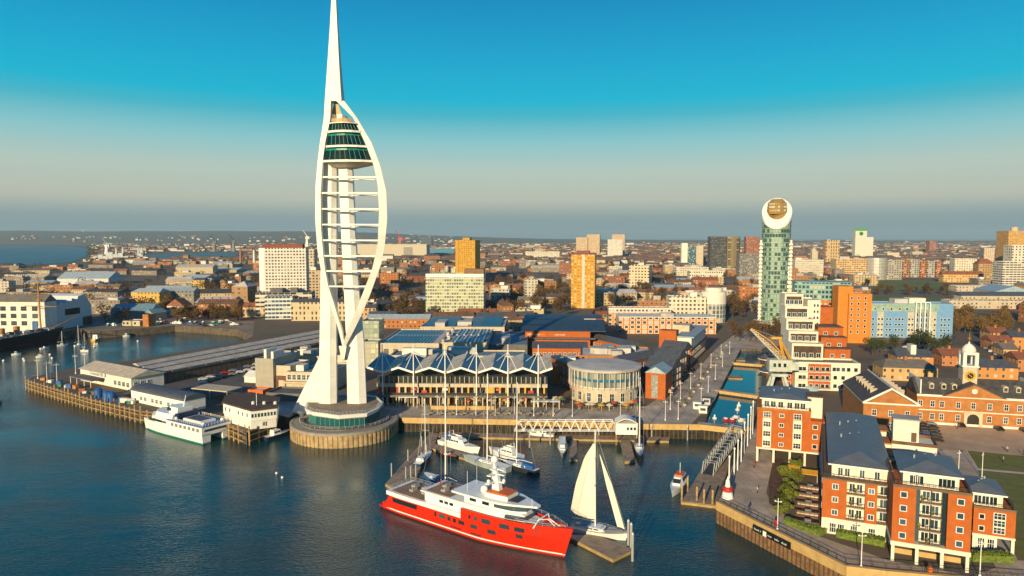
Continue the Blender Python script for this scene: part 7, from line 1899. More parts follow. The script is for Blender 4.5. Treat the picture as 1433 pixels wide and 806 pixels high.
t1 = B('tower_block', 'ochre yellow tower block standing behind the green speckled hotel', 'tower', 637, 665, 397, 336, 26, YT, FELT, rz=-14)
MB().box(t1['w'] * .3, t1['w'] * .65, 8, 18, t1['h'], t1['h'] + 3.5).obj('roof_plant', mat('ochre_render', (.5, .28, .04), .8), t1)
for k in (.1, .52): MB().box(t1['w'] * k, t1['w'] * k + 2.5, -.8, .5, 0, t1['h']).obj('pilaster', mat('ochre_render', ()), t1)
gh_ = B('speckled_hotel', 'wide white hotel with speckled green and cream window panels', 'hotel', 596, 677, 441, 383, 16, facade('speckled_facade', (.60, .58, .48), (.13, .14, .09), px=2.1, pz=2.9, wx=.72, wz=.6, light=(.44, .46, .22), lightp=.42, vert=(.47, (.26, .40, .18))), LTROOF, rz=-3)
MB().box(.2, gh_['w'] - .2, -.12, .05, gh_['h'] - 3, gh_['h'] - .1).obj('white_cornice', WHITE, gh_)
MB().box(gh_['w'] * .66, gh_['w'] - .3, 3, 15, gh_['h'] - .6, gh_['h'] + 4).obj('roof_plant', mat('rust_cladding', (.22, .12, .05), .7), gh_)
YT2 = facade('ochre_tower_facade2', (.58, .29, .015), (.28, .17, .07), px=3.2, pz=2.9, wx=.62, wz=.46, light=(.58, .48, .28), lightp=.5, vert=(.44, (.42, .20, .02)))
t2 = B('tower_block', 'bright yellow orange tower block with pale window strips and dark end wall', 'tower', 799, 832, 431, 356, 20, YT2, FELT, rz=-10)
MB().box(-.6, t2['w'] + .6, -.6, 20.6, t2['h'], t2['h'] + 1.0).obj('brown_parapet', mat('red_brown_cladding', ()), t2); MB().box(t2['w'] * .2, t2['w'] * .75, 5, 15, t2['h'], t2['h'] + 3.4).obj('roof_plant', mat('red_brown_cladding', ()), t2)
MB().box(t2['w'] * .46, t2['w'] * .58, -.5, .3, 0, t2['h']).obj('stair_bay', mat('pale_stair_bay', (.58, .52, .42), .7), t2)
for u0, u1, lab in ((821, 839, 'left one of two pale far tower blocks behind the yellow tower'), (856, 874, 'broader one of two pale far tower blocks behind the yellow tower')):
    B('tower_block', lab, 'tower', u0, u1, 360, 328, 28, facade('pale_tower_facade', (.56, .40, .26), (.2, .15, .1), px=4, pz=3.2, wx=.5, wz=.5), FELT, rz=-12)
B('apartment_block', 'white stepped block at the foot of the broader pale far tower', 'apartment block', 850, 871, 362, 335, 24, facade('white_block_facade', (.62, .58, .5), (.2, .2, .2), px=4, pz=3.2, wx=.5, wz=.4), LTROOF, rz=-12)
B('apartment_block', 'low cream block beside the left pale far tower', 'apartment block', 806, 822, 360, 332, 24, facade('pale_tower_facade', CRF), FELT, rz=-12)
dk = B('tower_block', 'wide dark speckled tower on the skyline left of the glass cylinder', 'tower', 994, 1016, 380, 331, 28, facade('dark_speckle_facade', (.035, .04, .05), (.10, .10, .09), px=2.6, pz=3, wx=.5, wz=.5, light=(.32, .30, .25), lightp=.3), FELT, rz=-3)
b = MB(); wv = dk['w']
b.lathe([(wv * .52, 0), (wv * .52, dk['h'])], 16, (wv * 1.45, 15)).obj('curved_wing', facade('gold_speckle_facade', (.20, .15, .08), (.06, .06, .06), px=2.6, pz=3, wx=.5, wz=.5, light=(.5, .40, .22), lightp=.4, cyl=wv * .52), dk)
b2 = B('office_block', 'blue glass office slab with a white stair core left of the dark speckled tower', 'office', 954, 976, 372, 343, 18, facade('blue_slab_facade', (.10, .20, .24), (.03, .07, .09), px=2.5, pz=3.2, wx=.7, wz=.7), FELT, rz=-3)
MB().box(-1, b2['w'] * .35, -1, 10, 0, b2['h'] + 5).obj('white_core', WHITE2, b2); MB().box(b2['w'] * .9, b2['w'] * 1.35, -1, 14, 0, b2['h'] - 1).obj('cream_core', CREAM, b2)
B('office_block', 'cream office with two rows of dark square windows behind the brown trees', 'office', 880, 908, 402, 371, 26, facade('cream_office_facade', (.62, .50, .33), (.07, .06, .05), px=4.2, pz=4, wx=.5, wz=.45), LTROOF, rz=-20, plant=1)
B('office_block', 'long white civic office with flat stepped roof before the dark speckled tower', 'office', 946, 992, 386, 374, 30, facade('white_civic_facade', (.60, .55, .45), (.12, .11, .1), px=4, pz=3.6, wx=.6, wz=.4), LTROOF, rz=-2, plant=2)
B('office_block', 'white office with a strip of black windows right of the civic office', 'office', 965, 1012, 392, 379, 20, facade('white_strip_facade', (.64, .58, .48), (.05, .05, .05), px=3.5, pz=5, wx=.5, wz=.4), LTROOF, rz=-4)
B('mansion_block', 'red brick mansion flats with dormers below the white offices', 'apartment block', 970, 1005, 405, 392, 16, facade('mansion_facade', (.36, .12, .05), (.12, .1, .08), px=3.4, pz=3.4, wx=.4, wz=.5, frame=(.55, .5, .4)), REDROOF, rz=-6, kind='gable', rise=4, chim=5)
B('office_block', 'long white office on the horizon right of the yellow tower block', 'office', 735, 783, 363, 352, 30, facade('white_long_facade', (.64, .58, .46), (.2, .19, .17), px=5, pz=4, wx=.6, wz=.45), LTROOF, rz=-3, plant=2)
# white and orange flats behind the cinema block
WOF = facade('white_orange_facade', (.56, .20, .05), (.06, .06, .05), px=4.2, pz=3.2, wx=.5, wz=.55, frame=(.7, .66, .58), fw=.4)
q1 = B('flats', 'long flats with white top storey over orange brick behind the cinema block', 'apartment block', 852, 938, 456, 431, 15, WOF, LTROOF, rz=-2)
MB().box(-.3, q1['w'] + .3, -.5, .4, q1['h'] - 3.4, q1['h'] + .2).obj('white_top_storey', facade('white_top_facade', (.66, .62, .54), (.1, .09, .08), px=2.8, pz=3.4, wx=.6, wz=.4), q1)
q2 = B('flats', 'low orange flats with broad white roof facing the brick restaurant', 'apartment block', 866, 1002, 467, 444, 20, WOF, LTROOF, rz=-2, plant=1)
MB().box(-.3, q2['w'] + .3, -.4, 20.3, q2['h'], q2['h'] + .5).obj('white_roof_edge', WHITE2, q2)
q3 = B('flats', 'white rendered flats with balconies stepping up beside the round white block', 'apartment block', 936, 988, 452, 415, 14, facade('white_flats_facade', (.66, .60, .48), (.10, .09, .07), px=3.2, pz=3.2, wx=.5, wz=.5), LTROOF, rz=-2, plant=1)
x, y = G(1003, 452); rr3 = 17 / F * y
q4 = thing('round_flats', 'round white flats with glazed lower storeys left of the glass cylinder tower', 'apartment block', (x, y + rr3, 5)); KEEP.append((x, y + rr3, rr3 + 8))
hq = ZV(409, y) - 5
MB().lathe([(rr3, -1), (rr3, hq * .6)], 24).obj('lower_wall', facade('round_glazed_facade', (.50, .48, .42), (.10, .13, .15), px=3, pz=3.4, wx=.7, wz=.8, cyl=rr3), q4); MB().lathe([(rr3 * 1.03, hq * .6), (rr3 * 1.03, hq), (.05, hq + .3)], 24).obj('upper_wall', WHITE2, q4); MB().lathe([(rr3 * .7, hq + .1), (rr3 * .7, hq + 3), (.05, hq + 3.2)], 20).obj('roof_drum', WHITE2, q4)
# right-hand skyline
B('office_block', 'long white banded office immediately right of the glass cylinder tower', 'office', 1112, 1152, 388, 363, 24, facade('white_banded_facade', (.62, .56, .46), (.30, .27, .22), px=6, pz=3.2, wx=.95, wz=.35), LTROOF, rz=-4, plant=1)
B('office_block', 'buff office with four even rows of dark windows above the playing field', 'office', 1169, 1217, 391, 362, 24, facade('buff_office_facade', (.60, .40, .20), (.08, .07, .06), px=3.6, pz=3.3, wx=.72, wz=.42, light=(.5, .4, .28)), FELT, rz=-6, plant=2)
gt = B('green_topped_tower', 'pale tower with a green top and round green emblem on the skyline', 'tower', 1196, 1212, 362, 320, 26, mat('pale_green_tower', (.60, .58, .48), .7, var=.06), FELT, rz=-6)
MB().box(-.4, gt['w'] + .4, -.5, .0, gt['h'] - 7, gt['h'] + 2).obj('green_crown', mat('emblem_green', (.05, .30, .08), .6), gt)
em = MB()
for r0 in (6.5,): em.lathe([(r0, 0), (r0, .5), (r0 * .7, .5), (r0 * .7, 0)], 20)
o = em.obj('emblem', mat('emblem_green', ()), gt, loc=(gt['w'] * .5, -.1, gt['h'] - 16)); o.rotation_euler = (R(90), 0, 0)
MB().box(gt['w'], gt['w'] * 1.6, 2, 26, 0, gt['h'] * .72).obj('lower_wing', mat('pale_green_tower', ()), gt)
x, y = G(1236, 392); rs = 14 / F * y
cyl = thing('silver_drum', 'silver ribbed drum building with a grey wing above the playing field', 'building', (x - 4, y + rs, 5)); KEEP.append((x, y + rs, rs * 2))
hs = ZV(361, y) - 5
MB().lathe([(rs, -1), (rs, hs), (.05, hs + .2)], 28).obj('drum', mat('ribbed_silver', (.50, .48, .44), .35, .3, stripe=('z', 5, .12, (.3, .28, .26))), cyl); MB().box(rs * .6, rs * 2.5, -4, rs, 0, hs * .93).obj('wing', facade('grey_wing_facade', (.36, .33, .29), px=4, pz=3.4, wx=.5, wz=.4), cyl)
for i, (u0, u1, m) in enumerate([(1262, 1272, (.34, .15, .08)), (1273, 1286, (.36, .34, .32)), (1287, 1296, (.40, .15, .06)), (1297, 1308, (.36, .34, .32)), (1309, 1317, (.40, .15, .06))]):
    B('campus_block', ['first brown block right of the silver drum', 'first grey block right of the silver drum', 'orange brown block between two grey blocks', 'second grey block right of the silver drum', 'last orange brown block in the row by the silver drum'][i], 'building', u0, u1, 388, 362 + i, 22, facade('campus_facade_%d' % i, m, px=4, pz=3.3, wx=.5, wz=.5), FELT, rz=-6, group='row of campus blocks')
B('terraced_mansion', 'ornate golden terraced mansion with gables along the playing field', 'building', 1319, 1376, 395, 384, 14, facade('golden_terrace_facade', (.60, .36, .14), (.12, .1, .07), px=4, pz=3.6, wx=.4, wz=.5, frame=(.66, .58, .42)), REDROOF, rz=-8, kind='gable', rise=5, chim=6)
B('apartment_block', 'white balconied apartment block behind the golden terrace', 'apartment block', 1335, 1366, 386, 362, 18, facade('white_balcony_facade', (.68, .62, .5), (.14, .12, .09), px=4, pz=3, wx=.6, wz=.4), LTROOF, rz=-8)
B('guildhall_tower', 'brown and cream domed corner building right of the white balconied block', 'building', 1368, 1390, 392, 369, 16, facade('domed_facade', (.40, .26, .12), (.1, .08, .06), px=3.6, pz=3.6, wx=.45, wz=.5), REDROOF, rz=-8, kind='gable', rise=8, hip=7)
B('tower_block', 'grey tower block with one cream face left of the big brown tower', 'tower', 1376, 1391, 372, 347, 30, facade('cream_face_facade', (.58, .44, .32), px=4, pz=3, wx=.4, wz=.4), FELT, rz=-18)
bt_ = B('tower_block', 'big golden brown tower with rooftop drum at the town edge', 'tower', 1408, 1450, 392, 323, 30, facade('golden_brown_facade', (.52, .30, .10), (.40, .22, .07), px=3, pz=3, wx=.5, wz=.5, lightp=.1), FELT, rz=-4)
MB().lathe([(5, 0), (5, 6), (.1, 7)], 14, (bt_['w'] * .35, 12)).obj('roof_drum', CREAM, bt_, loc=(0, 0, bt_['h']))
B('apartment_block', 'white block with black windows in front of the golden brown tower', 'apartment block', 1414, 1445, 396, 343, 20, facade('white_black_facade', (.66, .60, .5), (.05, .05, .05), px=5, pz=4, wx=.4, wz=.5), LTROOF, rz=-4)
B('office_block', 'white office with many black ribbon windows below the golden brown tower', 'office', 1402, 1445, 402, 366, 22, facade('ribbon_office_facade', (.64, .58, .5), (.06, .06, .06), px=5, pz=3.2, wx=.85, wz=.45, lightp=.1), LTROOF, rz=-4)
B('sports_hall', 'blue grey sports hall with low curved roof by the barracks', 'hall', 1392, 1445, 419, 408, 40, mat('sports_hall_wall', (.45, .42, .36), .8), mat('sports_blue_roof', (.30, .42, .5), .6), rz=-4, kind='gable', rise=6, axis='y')
B('barracks', 'long low pale barracks with rows of small windows', 'barracks', 1328, 1440, 432, 420, 14, facade('barracks_facade', (.50, .42, .32), (.10, .08, .07), px=4, pz=3.4, wx=.35, wz=.4), DKCONC, rz=-3)
B('barracks', 'dark roofed barracks range behind the long pale barracks', 'barracks', 1345, 1440, 424, 414, 14, facade('barracks_facade', CRF), SLATE, rz=-3, kind='gable', rise=4)
B('barracks', 'low white range with flat roof at the far edge of the park', 'barracks', 1338, 1396, 408, 400, 18, facade('barracks_facade', CRF), LTROOF, rz=-4)
B('tower_block', 'small reddish far tower on the skyline above the campus blocks', 'tower', 1300, 1309, 354, 337, 30, facade('reddish_tower_facade', (.36, .14, .09), px=4, pz=3), FELT, rz=-4)
B('domed_hall', 'square cream hall on the skyline between the glass cylinder and the green topped tower', 'building', 1155, 1174, 370, 336, 22, facade('cream_hall_facade', (.52, .36, .18), px=6, pz=8, wx=.3, wz=.6), FELT, rz=-6, plant=1)
dh = B('domed_tower', 'cream domed civic tower left of the square cream hall', 'tower', 1136, 1144, 372, 352, 16, CREAM, CREAM, rz=-6)
MB().lathe([(7, 0), (6.6, 4), (4, 8), (1, 10.5), (.05, 12)], 14, (dh['w'] / 2, 8)).obj('dome', CREAM, dh, loc=(0, 0, dh['h'] - .8))
B('tower_block', 'orange brown tower pair behind the dark speckled tower', 'tower', 1043, 1062, 374, 331, 24, facade('orange_brown_facade', (.30, .12, .07), px=4, pz=3, wx=.4, wz=.4), FELT, rz=-8)
B('apartment_block', 'grey speckled flats below the orange brown tower pair', 'apartment block', 1034, 1063, 388, 355, 20, facade('grey_speckle_facade', (.20, .19, .18), (.06, .06, .06), px=3, pz=3, wx=.5, wz=.5, light=(.45, .42, .36), lightp=.35), FELT, rz=-4)
# brick houses behind the store
for i, (u0, u1, vb, vt, lab) in enumerate([(1256, 1306, 512, 499, 'orange house range with white lift box below the blue flats'), (1235, 1312, 532, 514, 'wide orange mews with grey hipped roof behind the brick store'), (1318, 1352, 512, 498, 'orange mews with round windows left of the clock tower'), (1368, 1425, 530, 514, 'cream and orange mews right of the clock tower'), (1386, 1412, 478, 466, 'red gabled house nearest the bare trees'), (1388, 1418, 491, 478, 'white gabled brown house on the corner street'), (1416, 1450, 489, 472, 'brown brick house with dark roof beside the corner street'), (1404, 1425, 497, 489, 'small orange gabled porch house on the corner street'), (1424, 1450, 520, 503, 'orange house end right of the mews')]):
    m = B('brick_house', lab, 'house', u0, u1, vb, vt, 14, facade('mews_facade_%d' % (i % 3), [(.52, .22, .05), (.56, .34, .14), (.46, .17, .05)][i % 3], (.09, .08, .07), px=3.4, pz=3.2, wx=.35, wz=.45, frame=(.66, .62, .54)), [SLATE, mat('grey_brown_roof', (.17, .15, .13), .8), REDROOF][i % 3] if i != 4 else REDROOF, rz=-10, kind='gable', rise=3.2, hip=4 if i in (1, 3) else 0, chim=1)
    if i == 0: MB().box(m['w'] * .4, m['w'] * .55, 2, 8, m['h'], m['h'] + 6).obj('lift_box', WHITE2, m)
# ---- dockyard
bh4 = B('boathouse', 'white boathouse range with four columns of barred windows behind the black ship', 'boathouse', -60, 64, 465, 422, 12, WHITE2, mat('boathouse_roof', (.16, .14, .12), .8, var=.2), rz=-3, kind='gable', rise=5)
ub = [XU(u, bh4.location.y, 12) - bh4.location.x for u in (-22, -7, 8, 23, 38, 54)]
windows(bh4, [(x, z) for x in ub for z in (5.2, 10.4, 15.6)], 4.2, 3.2, fm=mat('grey_frame', (.3, .29, .28)), bars=3)
MB().box(XU(50, bh4.location.y, 6) - bh4.location.x, XU(58, bh4.location.y, 6) - bh4.location.x, -.3, .1, 0, 8).obj('blue_door', BLUEP, bh4)
x, y, wd = span(67.5, 463.5, 129, R(81)); h_ = ZV(426, y) - 5
st_ = thing('boat_shed', 'pale boat shed with sawtooth roof and shade tinted walls beside the white boathouse', 'boathouse', (x, y, 5), R(81)); KEEP.append((x + 15, y + 15, 30))
n_ = 6; P = [(0, 0), (wd, 0), (wd, h_ * .78), (wd * .84, h_ + 5)]
for i in range(n_):
    a = wd * .84 - wd * .84 * i / n_; b_ = wd * .84 - wd * .84 * (i + 1) / n_
    P += [(a - .2, h_ + 4.6 - i * .9), (a - 1.0, h_ + 2.0 - i * .9)] if i else []
    P += [(b_, h_ + 3.4 - i * .9)]
P += [(0, h_ - 3)]
SHW = mat('shade_tinted_cladding', (.50, .55, .58), .7, var=.06)  # blue-grey tint paints in the shade on this side of the boathouse
MB().loft([[(a, 0, z) for a, z in P], [(a, 30, z) for a, z in P]][::-1]).obj('wall', SHW, st_)
MB().box(wd * .38, wd * .72, -.15, .1, h_ * .50, h_ * .74).obj('window_band', GLASS, st_); MB().box(wd * .78, wd, -.2, .1, 0, h_ * .35).obj('shed_door', DKSTEEL, st_)
B('warehouse', 'long pale blue roofed shed in the middle of the dockyard', 'warehouse', 80, 152, 399, 390, 45, mat('pale_shed_wall', (.6, .6, .58), .7), mat('pale_blue_shed_roof', (.42, .50, .54), .6, stripe=('x', 6, .06, (.3, .36, .4))), rz=4, kind='gable', rise=9)
yb_ = B('storehouse', 'golden yellow Georgian storehouse with blue grey roof in the dockyard', 'storehouse', 184, 224, 430, 409, 18, facade('golden_store_facade', (.60, .36, .06), (.10, .07, .04), px=3.6, pz=4, wx=.35, wz=.45), mat('blue_white_roof', (.40, .46, .48), .7), rz=-8, kind='gable', rise=3.5, hip=3)
B('storehouse', 'grey brown storehouse with pale roof adjoining the golden storehouse', 'storehouse', 222, 272, 428, 408, 22, facade('grey_store_facade', (.24, .22, .19), (.05, .05, .05), px=3.6, pz=4, wx=.35, wz=.45), mat('blue_white_roof', ()), rz=10, kind='gable', rise=3)
B('slipway_shed', 'wide low teal roofed shed beside the slipway', 'shed', 155, 212, 449, 436, 26, mat('shed_blue_wall', (.16, .22, .26), .8), mat('teal_shed_roof', (.20, .33, .38), .6, stripe=('x', 4, .06, (.13, .22, .26))), rz=10, kind='gable', rise=5)
B('slipway_shed', 'small cream gabled boat store at the end of the teal shed', 'shed', 202, 214, 448, 438, 14, CREAM, mat('teal_shed_roof', ()), rz=-20, kind='gable', rise=3, axis='y')
B('slip_hut', 'low cream quayside hut with flat roof at the slipway', 'hut', 172, 196, 456, 449, 12, facade('hut_facade', (.52, .44, .28), px=3, pz=4, wx=.5, wz=.4), LTROOF, rz=-4)
B('brick_pier', 'tall red brick gate pier on the mole', 'pier', 200, 208, 457, 440, 8, BRICK2, FELT, rz=-8)
B('timber_house', 'white and red half timbered harbour house', 'house', 234, 258, 442, 428, 12, facade('half_timber_facade', (.62, .55, .48), (.30, .06, .04), px=4, pz=4, wx=.3, wz=.5), REDROOF, rz=-8, kind='gable', rise=6, axis='y')
B('red_terrace', 'red and cream Edwardian terrace on the harbour front', 'terrace', 276, 332, 443, 426, 14, facade('edwardian_facade', (.48, .17, .06), (.12, .1, .08), px=3.4, pz=3.8, wx=.4, wz=.55, frame=(.66, .6, .48)), BROWNROOF, rz=2, kind='gable', rise=4, chim=5)
B('red_terrace', 'shorter cream gabled terrace left of the white framed office', 'terrace', 340, 370, 444, 430, 12, facade('cream_gabled_facade', (.58, .40, .22), (.12, .1, .08), px=3.4, pz=3.8, wx=.4, wz=.5), REDROOF, rz=2, kind='gable', rise=3.6, chim=3)
B('brown_tower', 'brown brick tower block with a small glass pyramid roof', 'tower', 325, 347, 430, 401, 18, facade('brown_tower_facade', (.33, .20, .10), (.24, .14, .07), px=6, pz=4, wx=.4, wz=.4, lightp=.05), LTROOF, rz=-8, kind='gable', rise=5, hip=9)
B('dock_house', 'ochre dock office among bare trees behind the storehouses', 'house', 269, 287, 404, 392, 12, facade('ochre_dock_facade', (.50, .33, .09), px=3.4, pz=3.6, wx=.35, wz=.45), SLATE, rz=-6, kind='gable', rise=3, hip=3)
B('cream_shed', 'long cream roofed storehouse deep in the dockyard', 'warehouse', 246, 298, 383, 374, 30, mat('cream_shed_wall', (.5, .42, .3), .8), mat('cream_shed_roof', (.52, .47, .38), .8), rz=6, kind='gable', rise=5)
# black hulled iron warship with masts, its bow towards the hard
sa, sb_ = G(-150, 519, 0), G(103, 474, 0)
LW = math.hypot(sb_[0] - sa[0], sb_[1] - sa[1])
wr = thing('iron_warship', 'historic black hulled ship with red waterline, tall ochre mast and bowsprit', 'ship', (sa[0], sa[1], 0), math.atan2(sb_[1] - sa[1], sb_[0] - sa[0]))
hull_mesh(LW, 17, 7.6, stern=.8, sheer=.12, n=20, sharp=2.6).obj('hull', mat('ship_black', (.008, .012, .018), .4), wr, loc=(0, 8, 0))
hull_mesh(LW * .99, 16.2, 2.1, stern=.8, sheer=.0, n=20, sharp=2.6).obj('red_waterline', mat('ship_red', (.26, .015, .03), .6), wr, loc=(0, 7.9, 0))
MB().loft([[(t * LW, 8 - 8.3 * (1 - max(0, (t - .45) / .55) ** 2.6) , 7.7 + .9 * t * t), (t * LW, 8 + 8.3 * (1 - max(0, (t - .45) / .55) ** 2.6), 7.7 + .9 * t * t)] for t in [i / 20 for i in range(20)]], caps=False, close=False).obj('deck', TEAK, wr)
OCH = mat('mast_ochre', (.50, .24, .05), .6)
for t, h_m, r in ((.36, 44, .7), (.845, 40, .7)):
    x = LW * t
    m = MB().tube([(x, 8, 7), (x - .5, 8, 7 + h_m * .5), (x - .8, 8, 7 + h_m)], [r, r * .75, r * .3], 8).obj('mast', OCH, wr)
    for z, l in ((18, 13), (27, 9), (34, 6)): MB().tube([(x + .6, 8 - l, 7 + z), (x + .6, 8 + l, 7 + z)], .28, 5).obj('yard', OCH, m)
    MB().lathe([(1.6, 7 + h_m * .55), (1.8, 7 + h_m * .56), (1.6, 7 + h_m * .57)], 10, (x, 8)).obj('mast_top', OCH, m)
    rg = MB()
    for e in (-7, 7):
        for dx in (-4, 0, 4): rg.tube([(x - .4, 8, 7 + h_m * .55), (x + dx, 8 + e, 8)], .06, 3)
    rg.tube([(x - .8, 8, 7 + h_m * .95), (min(LW + 8, x + 26), 8, 11)], .06, 3)
    rg.obj('rigging', DKSTEEL, m)
MB().tube([(LW * .93, 8, 8.6), (LW + 13, 8, 15)], [.6, .2], 8).obj('bowsprit', OCH, wr)
for t in (.60, .69): MB().lathe([(1.9, 7.5), (1.9, 13.4), (1.7, 13.4)], 14, (t * LW, 8)).obj('funnel', mat('funnel_ochre', (.45, .17, .05), .6), wr)
rd = random.Random(8)
for i in range(12): MB().box(LW * (.45 + i * .04), LW * (.45 + i * .04) + 2, 8 + rd.uniform(-6, -2), 8 + rd.uniform(0, 5), 8, 8 + rd.uniform(1, 2.4)).obj('deck_fitting', rd.choice([WHITE2, CREAM, DKCONC]), wr)
railing([(LW * k, .35 + (0 if k < .5 else (k - .45) ** 2 * 18)) for k in (.05, .2, .4, .6, .7, .8)], 7.8, 1.2, False, 4, WHITE2, parent=wr, r=.12)
# grey warships far off in the naval base
for u0, u1, vb, hh, lab in [(118, 196, 366, 16, 'long grey warship with tangled white masts in the naval base'), (186, 205, 362, 12, 'small pale grey warship beyond the long one')]:
    x0, y0 = G(u0, vb); x1 = XU(u1, y0, 5); L_ = x1 - x0
    t = thing('grey_warship', lab, 'ship', (x0, y0, 3), 0)
    GREY = mat('warship_grey', (.42, .46, .48), .6)
    hull_mesh(L_, 18, 9, n=14).obj('hull', GREY, t)
    for k in range(7):
        xx = L_ * (.18 + .09 * k); MB().box(xx, xx + L_ * .085, -6, 6, 9, 9 + hh * [.5, .8, .6, 1.2, .9, 1.1, .5][k]).obj('superstructure', GREY, t)
    for k in (.42, .58, .70):
        m = MB(); zt = 9 + hh * rd.uniform(1.9, 2.6)
        m.loft([[(L_ * k - 4, -3, 12), (L_ * k + 4, -3, 12), (L_ * k + 4, 3, 12), (L_ * k - 4, 3, 12)], [(L_ * k - 1, -1, zt), (L_ * k + 1, -1, zt), (L_ * k + 1, 1, zt), (L_ * k - 1, 1, zt)]])
        m.box(L_ * k - 5, L_ * k + 5, -1, 1, zt * .8, zt * .8 + 1.2); m.obj('mast', GREY, t)
# dock cranes, chimneys, tall lattice
for u, vb, vt, m, lab in [(150, 360, 333, STEEL, 'pale dock crane above the grey warship'), (560, 352, 322, mat('crane_red', (.45, .06, .04), .6), 'red dock crane on the skyline above the assembly hall'), (430, 348, 322, WHITE2, 'white raked crane beside the tower left bow'), (327, 352, 328, DKSTEEL, 'dark crane tower over the dockyard channel'), (300, 352, 329, DKSTEEL, 'second dark crane tower over the dockyard channel')]:
    x, y = G(u, vb); h_ = ZV(vt, y) - 5
    t = thing('dock_crane', lab, 'crane', (x, y, 5))
    MB().loft([[(-h_ * .1, -h_ * .1, 0), (h_ * .1, -h_ * .1, 0), (h_ * .1, h_ * .1, 0), (-h_ * .1, h_ * .1, 0)], [(-h_ * .04, -h_ * .04, h_ * .6), (h_ * .04, -h_ * .04, h_ * .6), (h_ * .04, h_ * .04, h_ * .6), (-h_ * .04, h_ * .04, h_ * .6)]]).obj('tower', m, t)
    MB().tube([(h_ * .1, 0, h_ * .55), (-h_ * .22, 0, h_)], [h_ * .03, h_ * .015], 5).obj('jib', m, t)
    MB().box(-h_ * .08, h_ * .14, -h_ * .05, h_ * .05, h_ * .52, h_ * .66).obj('cab', m, t)
for u, vb, vt, m, lab in [(337, 372, 348, BRICK2, 'thin brick chimney before the gridded slab tower'), (356, 375, 349, WHITE2, 'thin white chimney before the gridded slab tower'), (150, 345, 338, CREAM, 'short cream chimney across the harbour')]:
    x, y = G(u, vb); h_ = ZV(vt, y) - 5
    t = thing('chimney_stack', lab, 'chimney', (x, y, 5)); MB().tube([(0, 0, 0), (0, 0, h_)], [3, 2], 10).obj('shaft', m, t); MB().lathe([(2.2, h_ - 1), (2.8, h_), (2.0, h_ + .5)], 10).obj('cap', DKCONC, t)

# ---- filler streets: rows of houses, blocks and sheds between the landmarks
FW = [((.34, .15, .055), 'brick'), ((.50, .37, .21), 'cream'), ((.56, .50, .40), 'white'), ((.42, .14, .03), 'orange brick'), ((.24, .20, .16), 'grey'), ((.28, .09, .04), 'red brick')]
FR = [(SLATE, 'slate'), (BROWNROOF, 'brown tiled'), (REDROOF, 'red tiled'), (mat('grey_brown_roof', ()), 'grey')]
FF = {}
def fmat(i, tall):
    k = (i, tall)
    if k not in FF: FF[k] = facade('street_facade_%d_%d' % (i, tall), FW[i][0], (.09, .08, .07), px=3.2 if not tall else 3.8, pz=3.1, wx=.4, wz=.45, frame=(.46, .40, .31), lightp=.2)
    return FF[k]
MARKS = [(20, 'the white boathouse'), (115, 'the pale dockyard shed'), (205, 'the golden storehouse'), (270, 'the dock office'), (335, 'the pyramid roofed tower'), (393, 'the gridded slab tower'), (480, 'the white observation tower'), (545, 'the naval assembly hall'), (638, 'the speckled hotel'), (700, 'the solar panel roof'), (760, 'the cinema block'), (816, 'the yellow orange tower'), (895, 'the cream office'), (960, 'the blue glass slab'), (1015, 'the dark speckled tower'), (1087, 'the glass cylinder tower'), (1193, 'the buff office'), (1236, 'the silver drum'), (1290, 'the campus blocks'), (1348, 'the golden terrace'), (1420, 'the golden brown tower')]
NOGO = [(0, 130, 440, 520), (-80, 125, 340, 374), (190, 340, 352, 364), (130, 352, 455, 520), (355, 505, 446, 600), (736, 830, 436, 600), (792, 848, 428, 440), (590, 690, 440, 446), (365, 440, 441, 470), (830, 1010, 452, 600), (500, 735, 470, 600), (1000, 1120, 446, 600), (1110, 1340, 425, 600), (1215, 1345, 388, 412), (1216, 1433, 410, 437), (1330, 1433, 436, 470), (1350, 1433, 470, 640), (230, 350, 335, 342)]
rd = random.Random(77)
def free(x, y, r):
    return all((x - a) ** 2 + (y - b) ** 2 > (r + c) ** 2 for a, b, c in KEEP)
made = {'terraced_houses': 0, 'office_block': 0, 'warehouse': 0, 'apartment_block': 0}
tries = 0
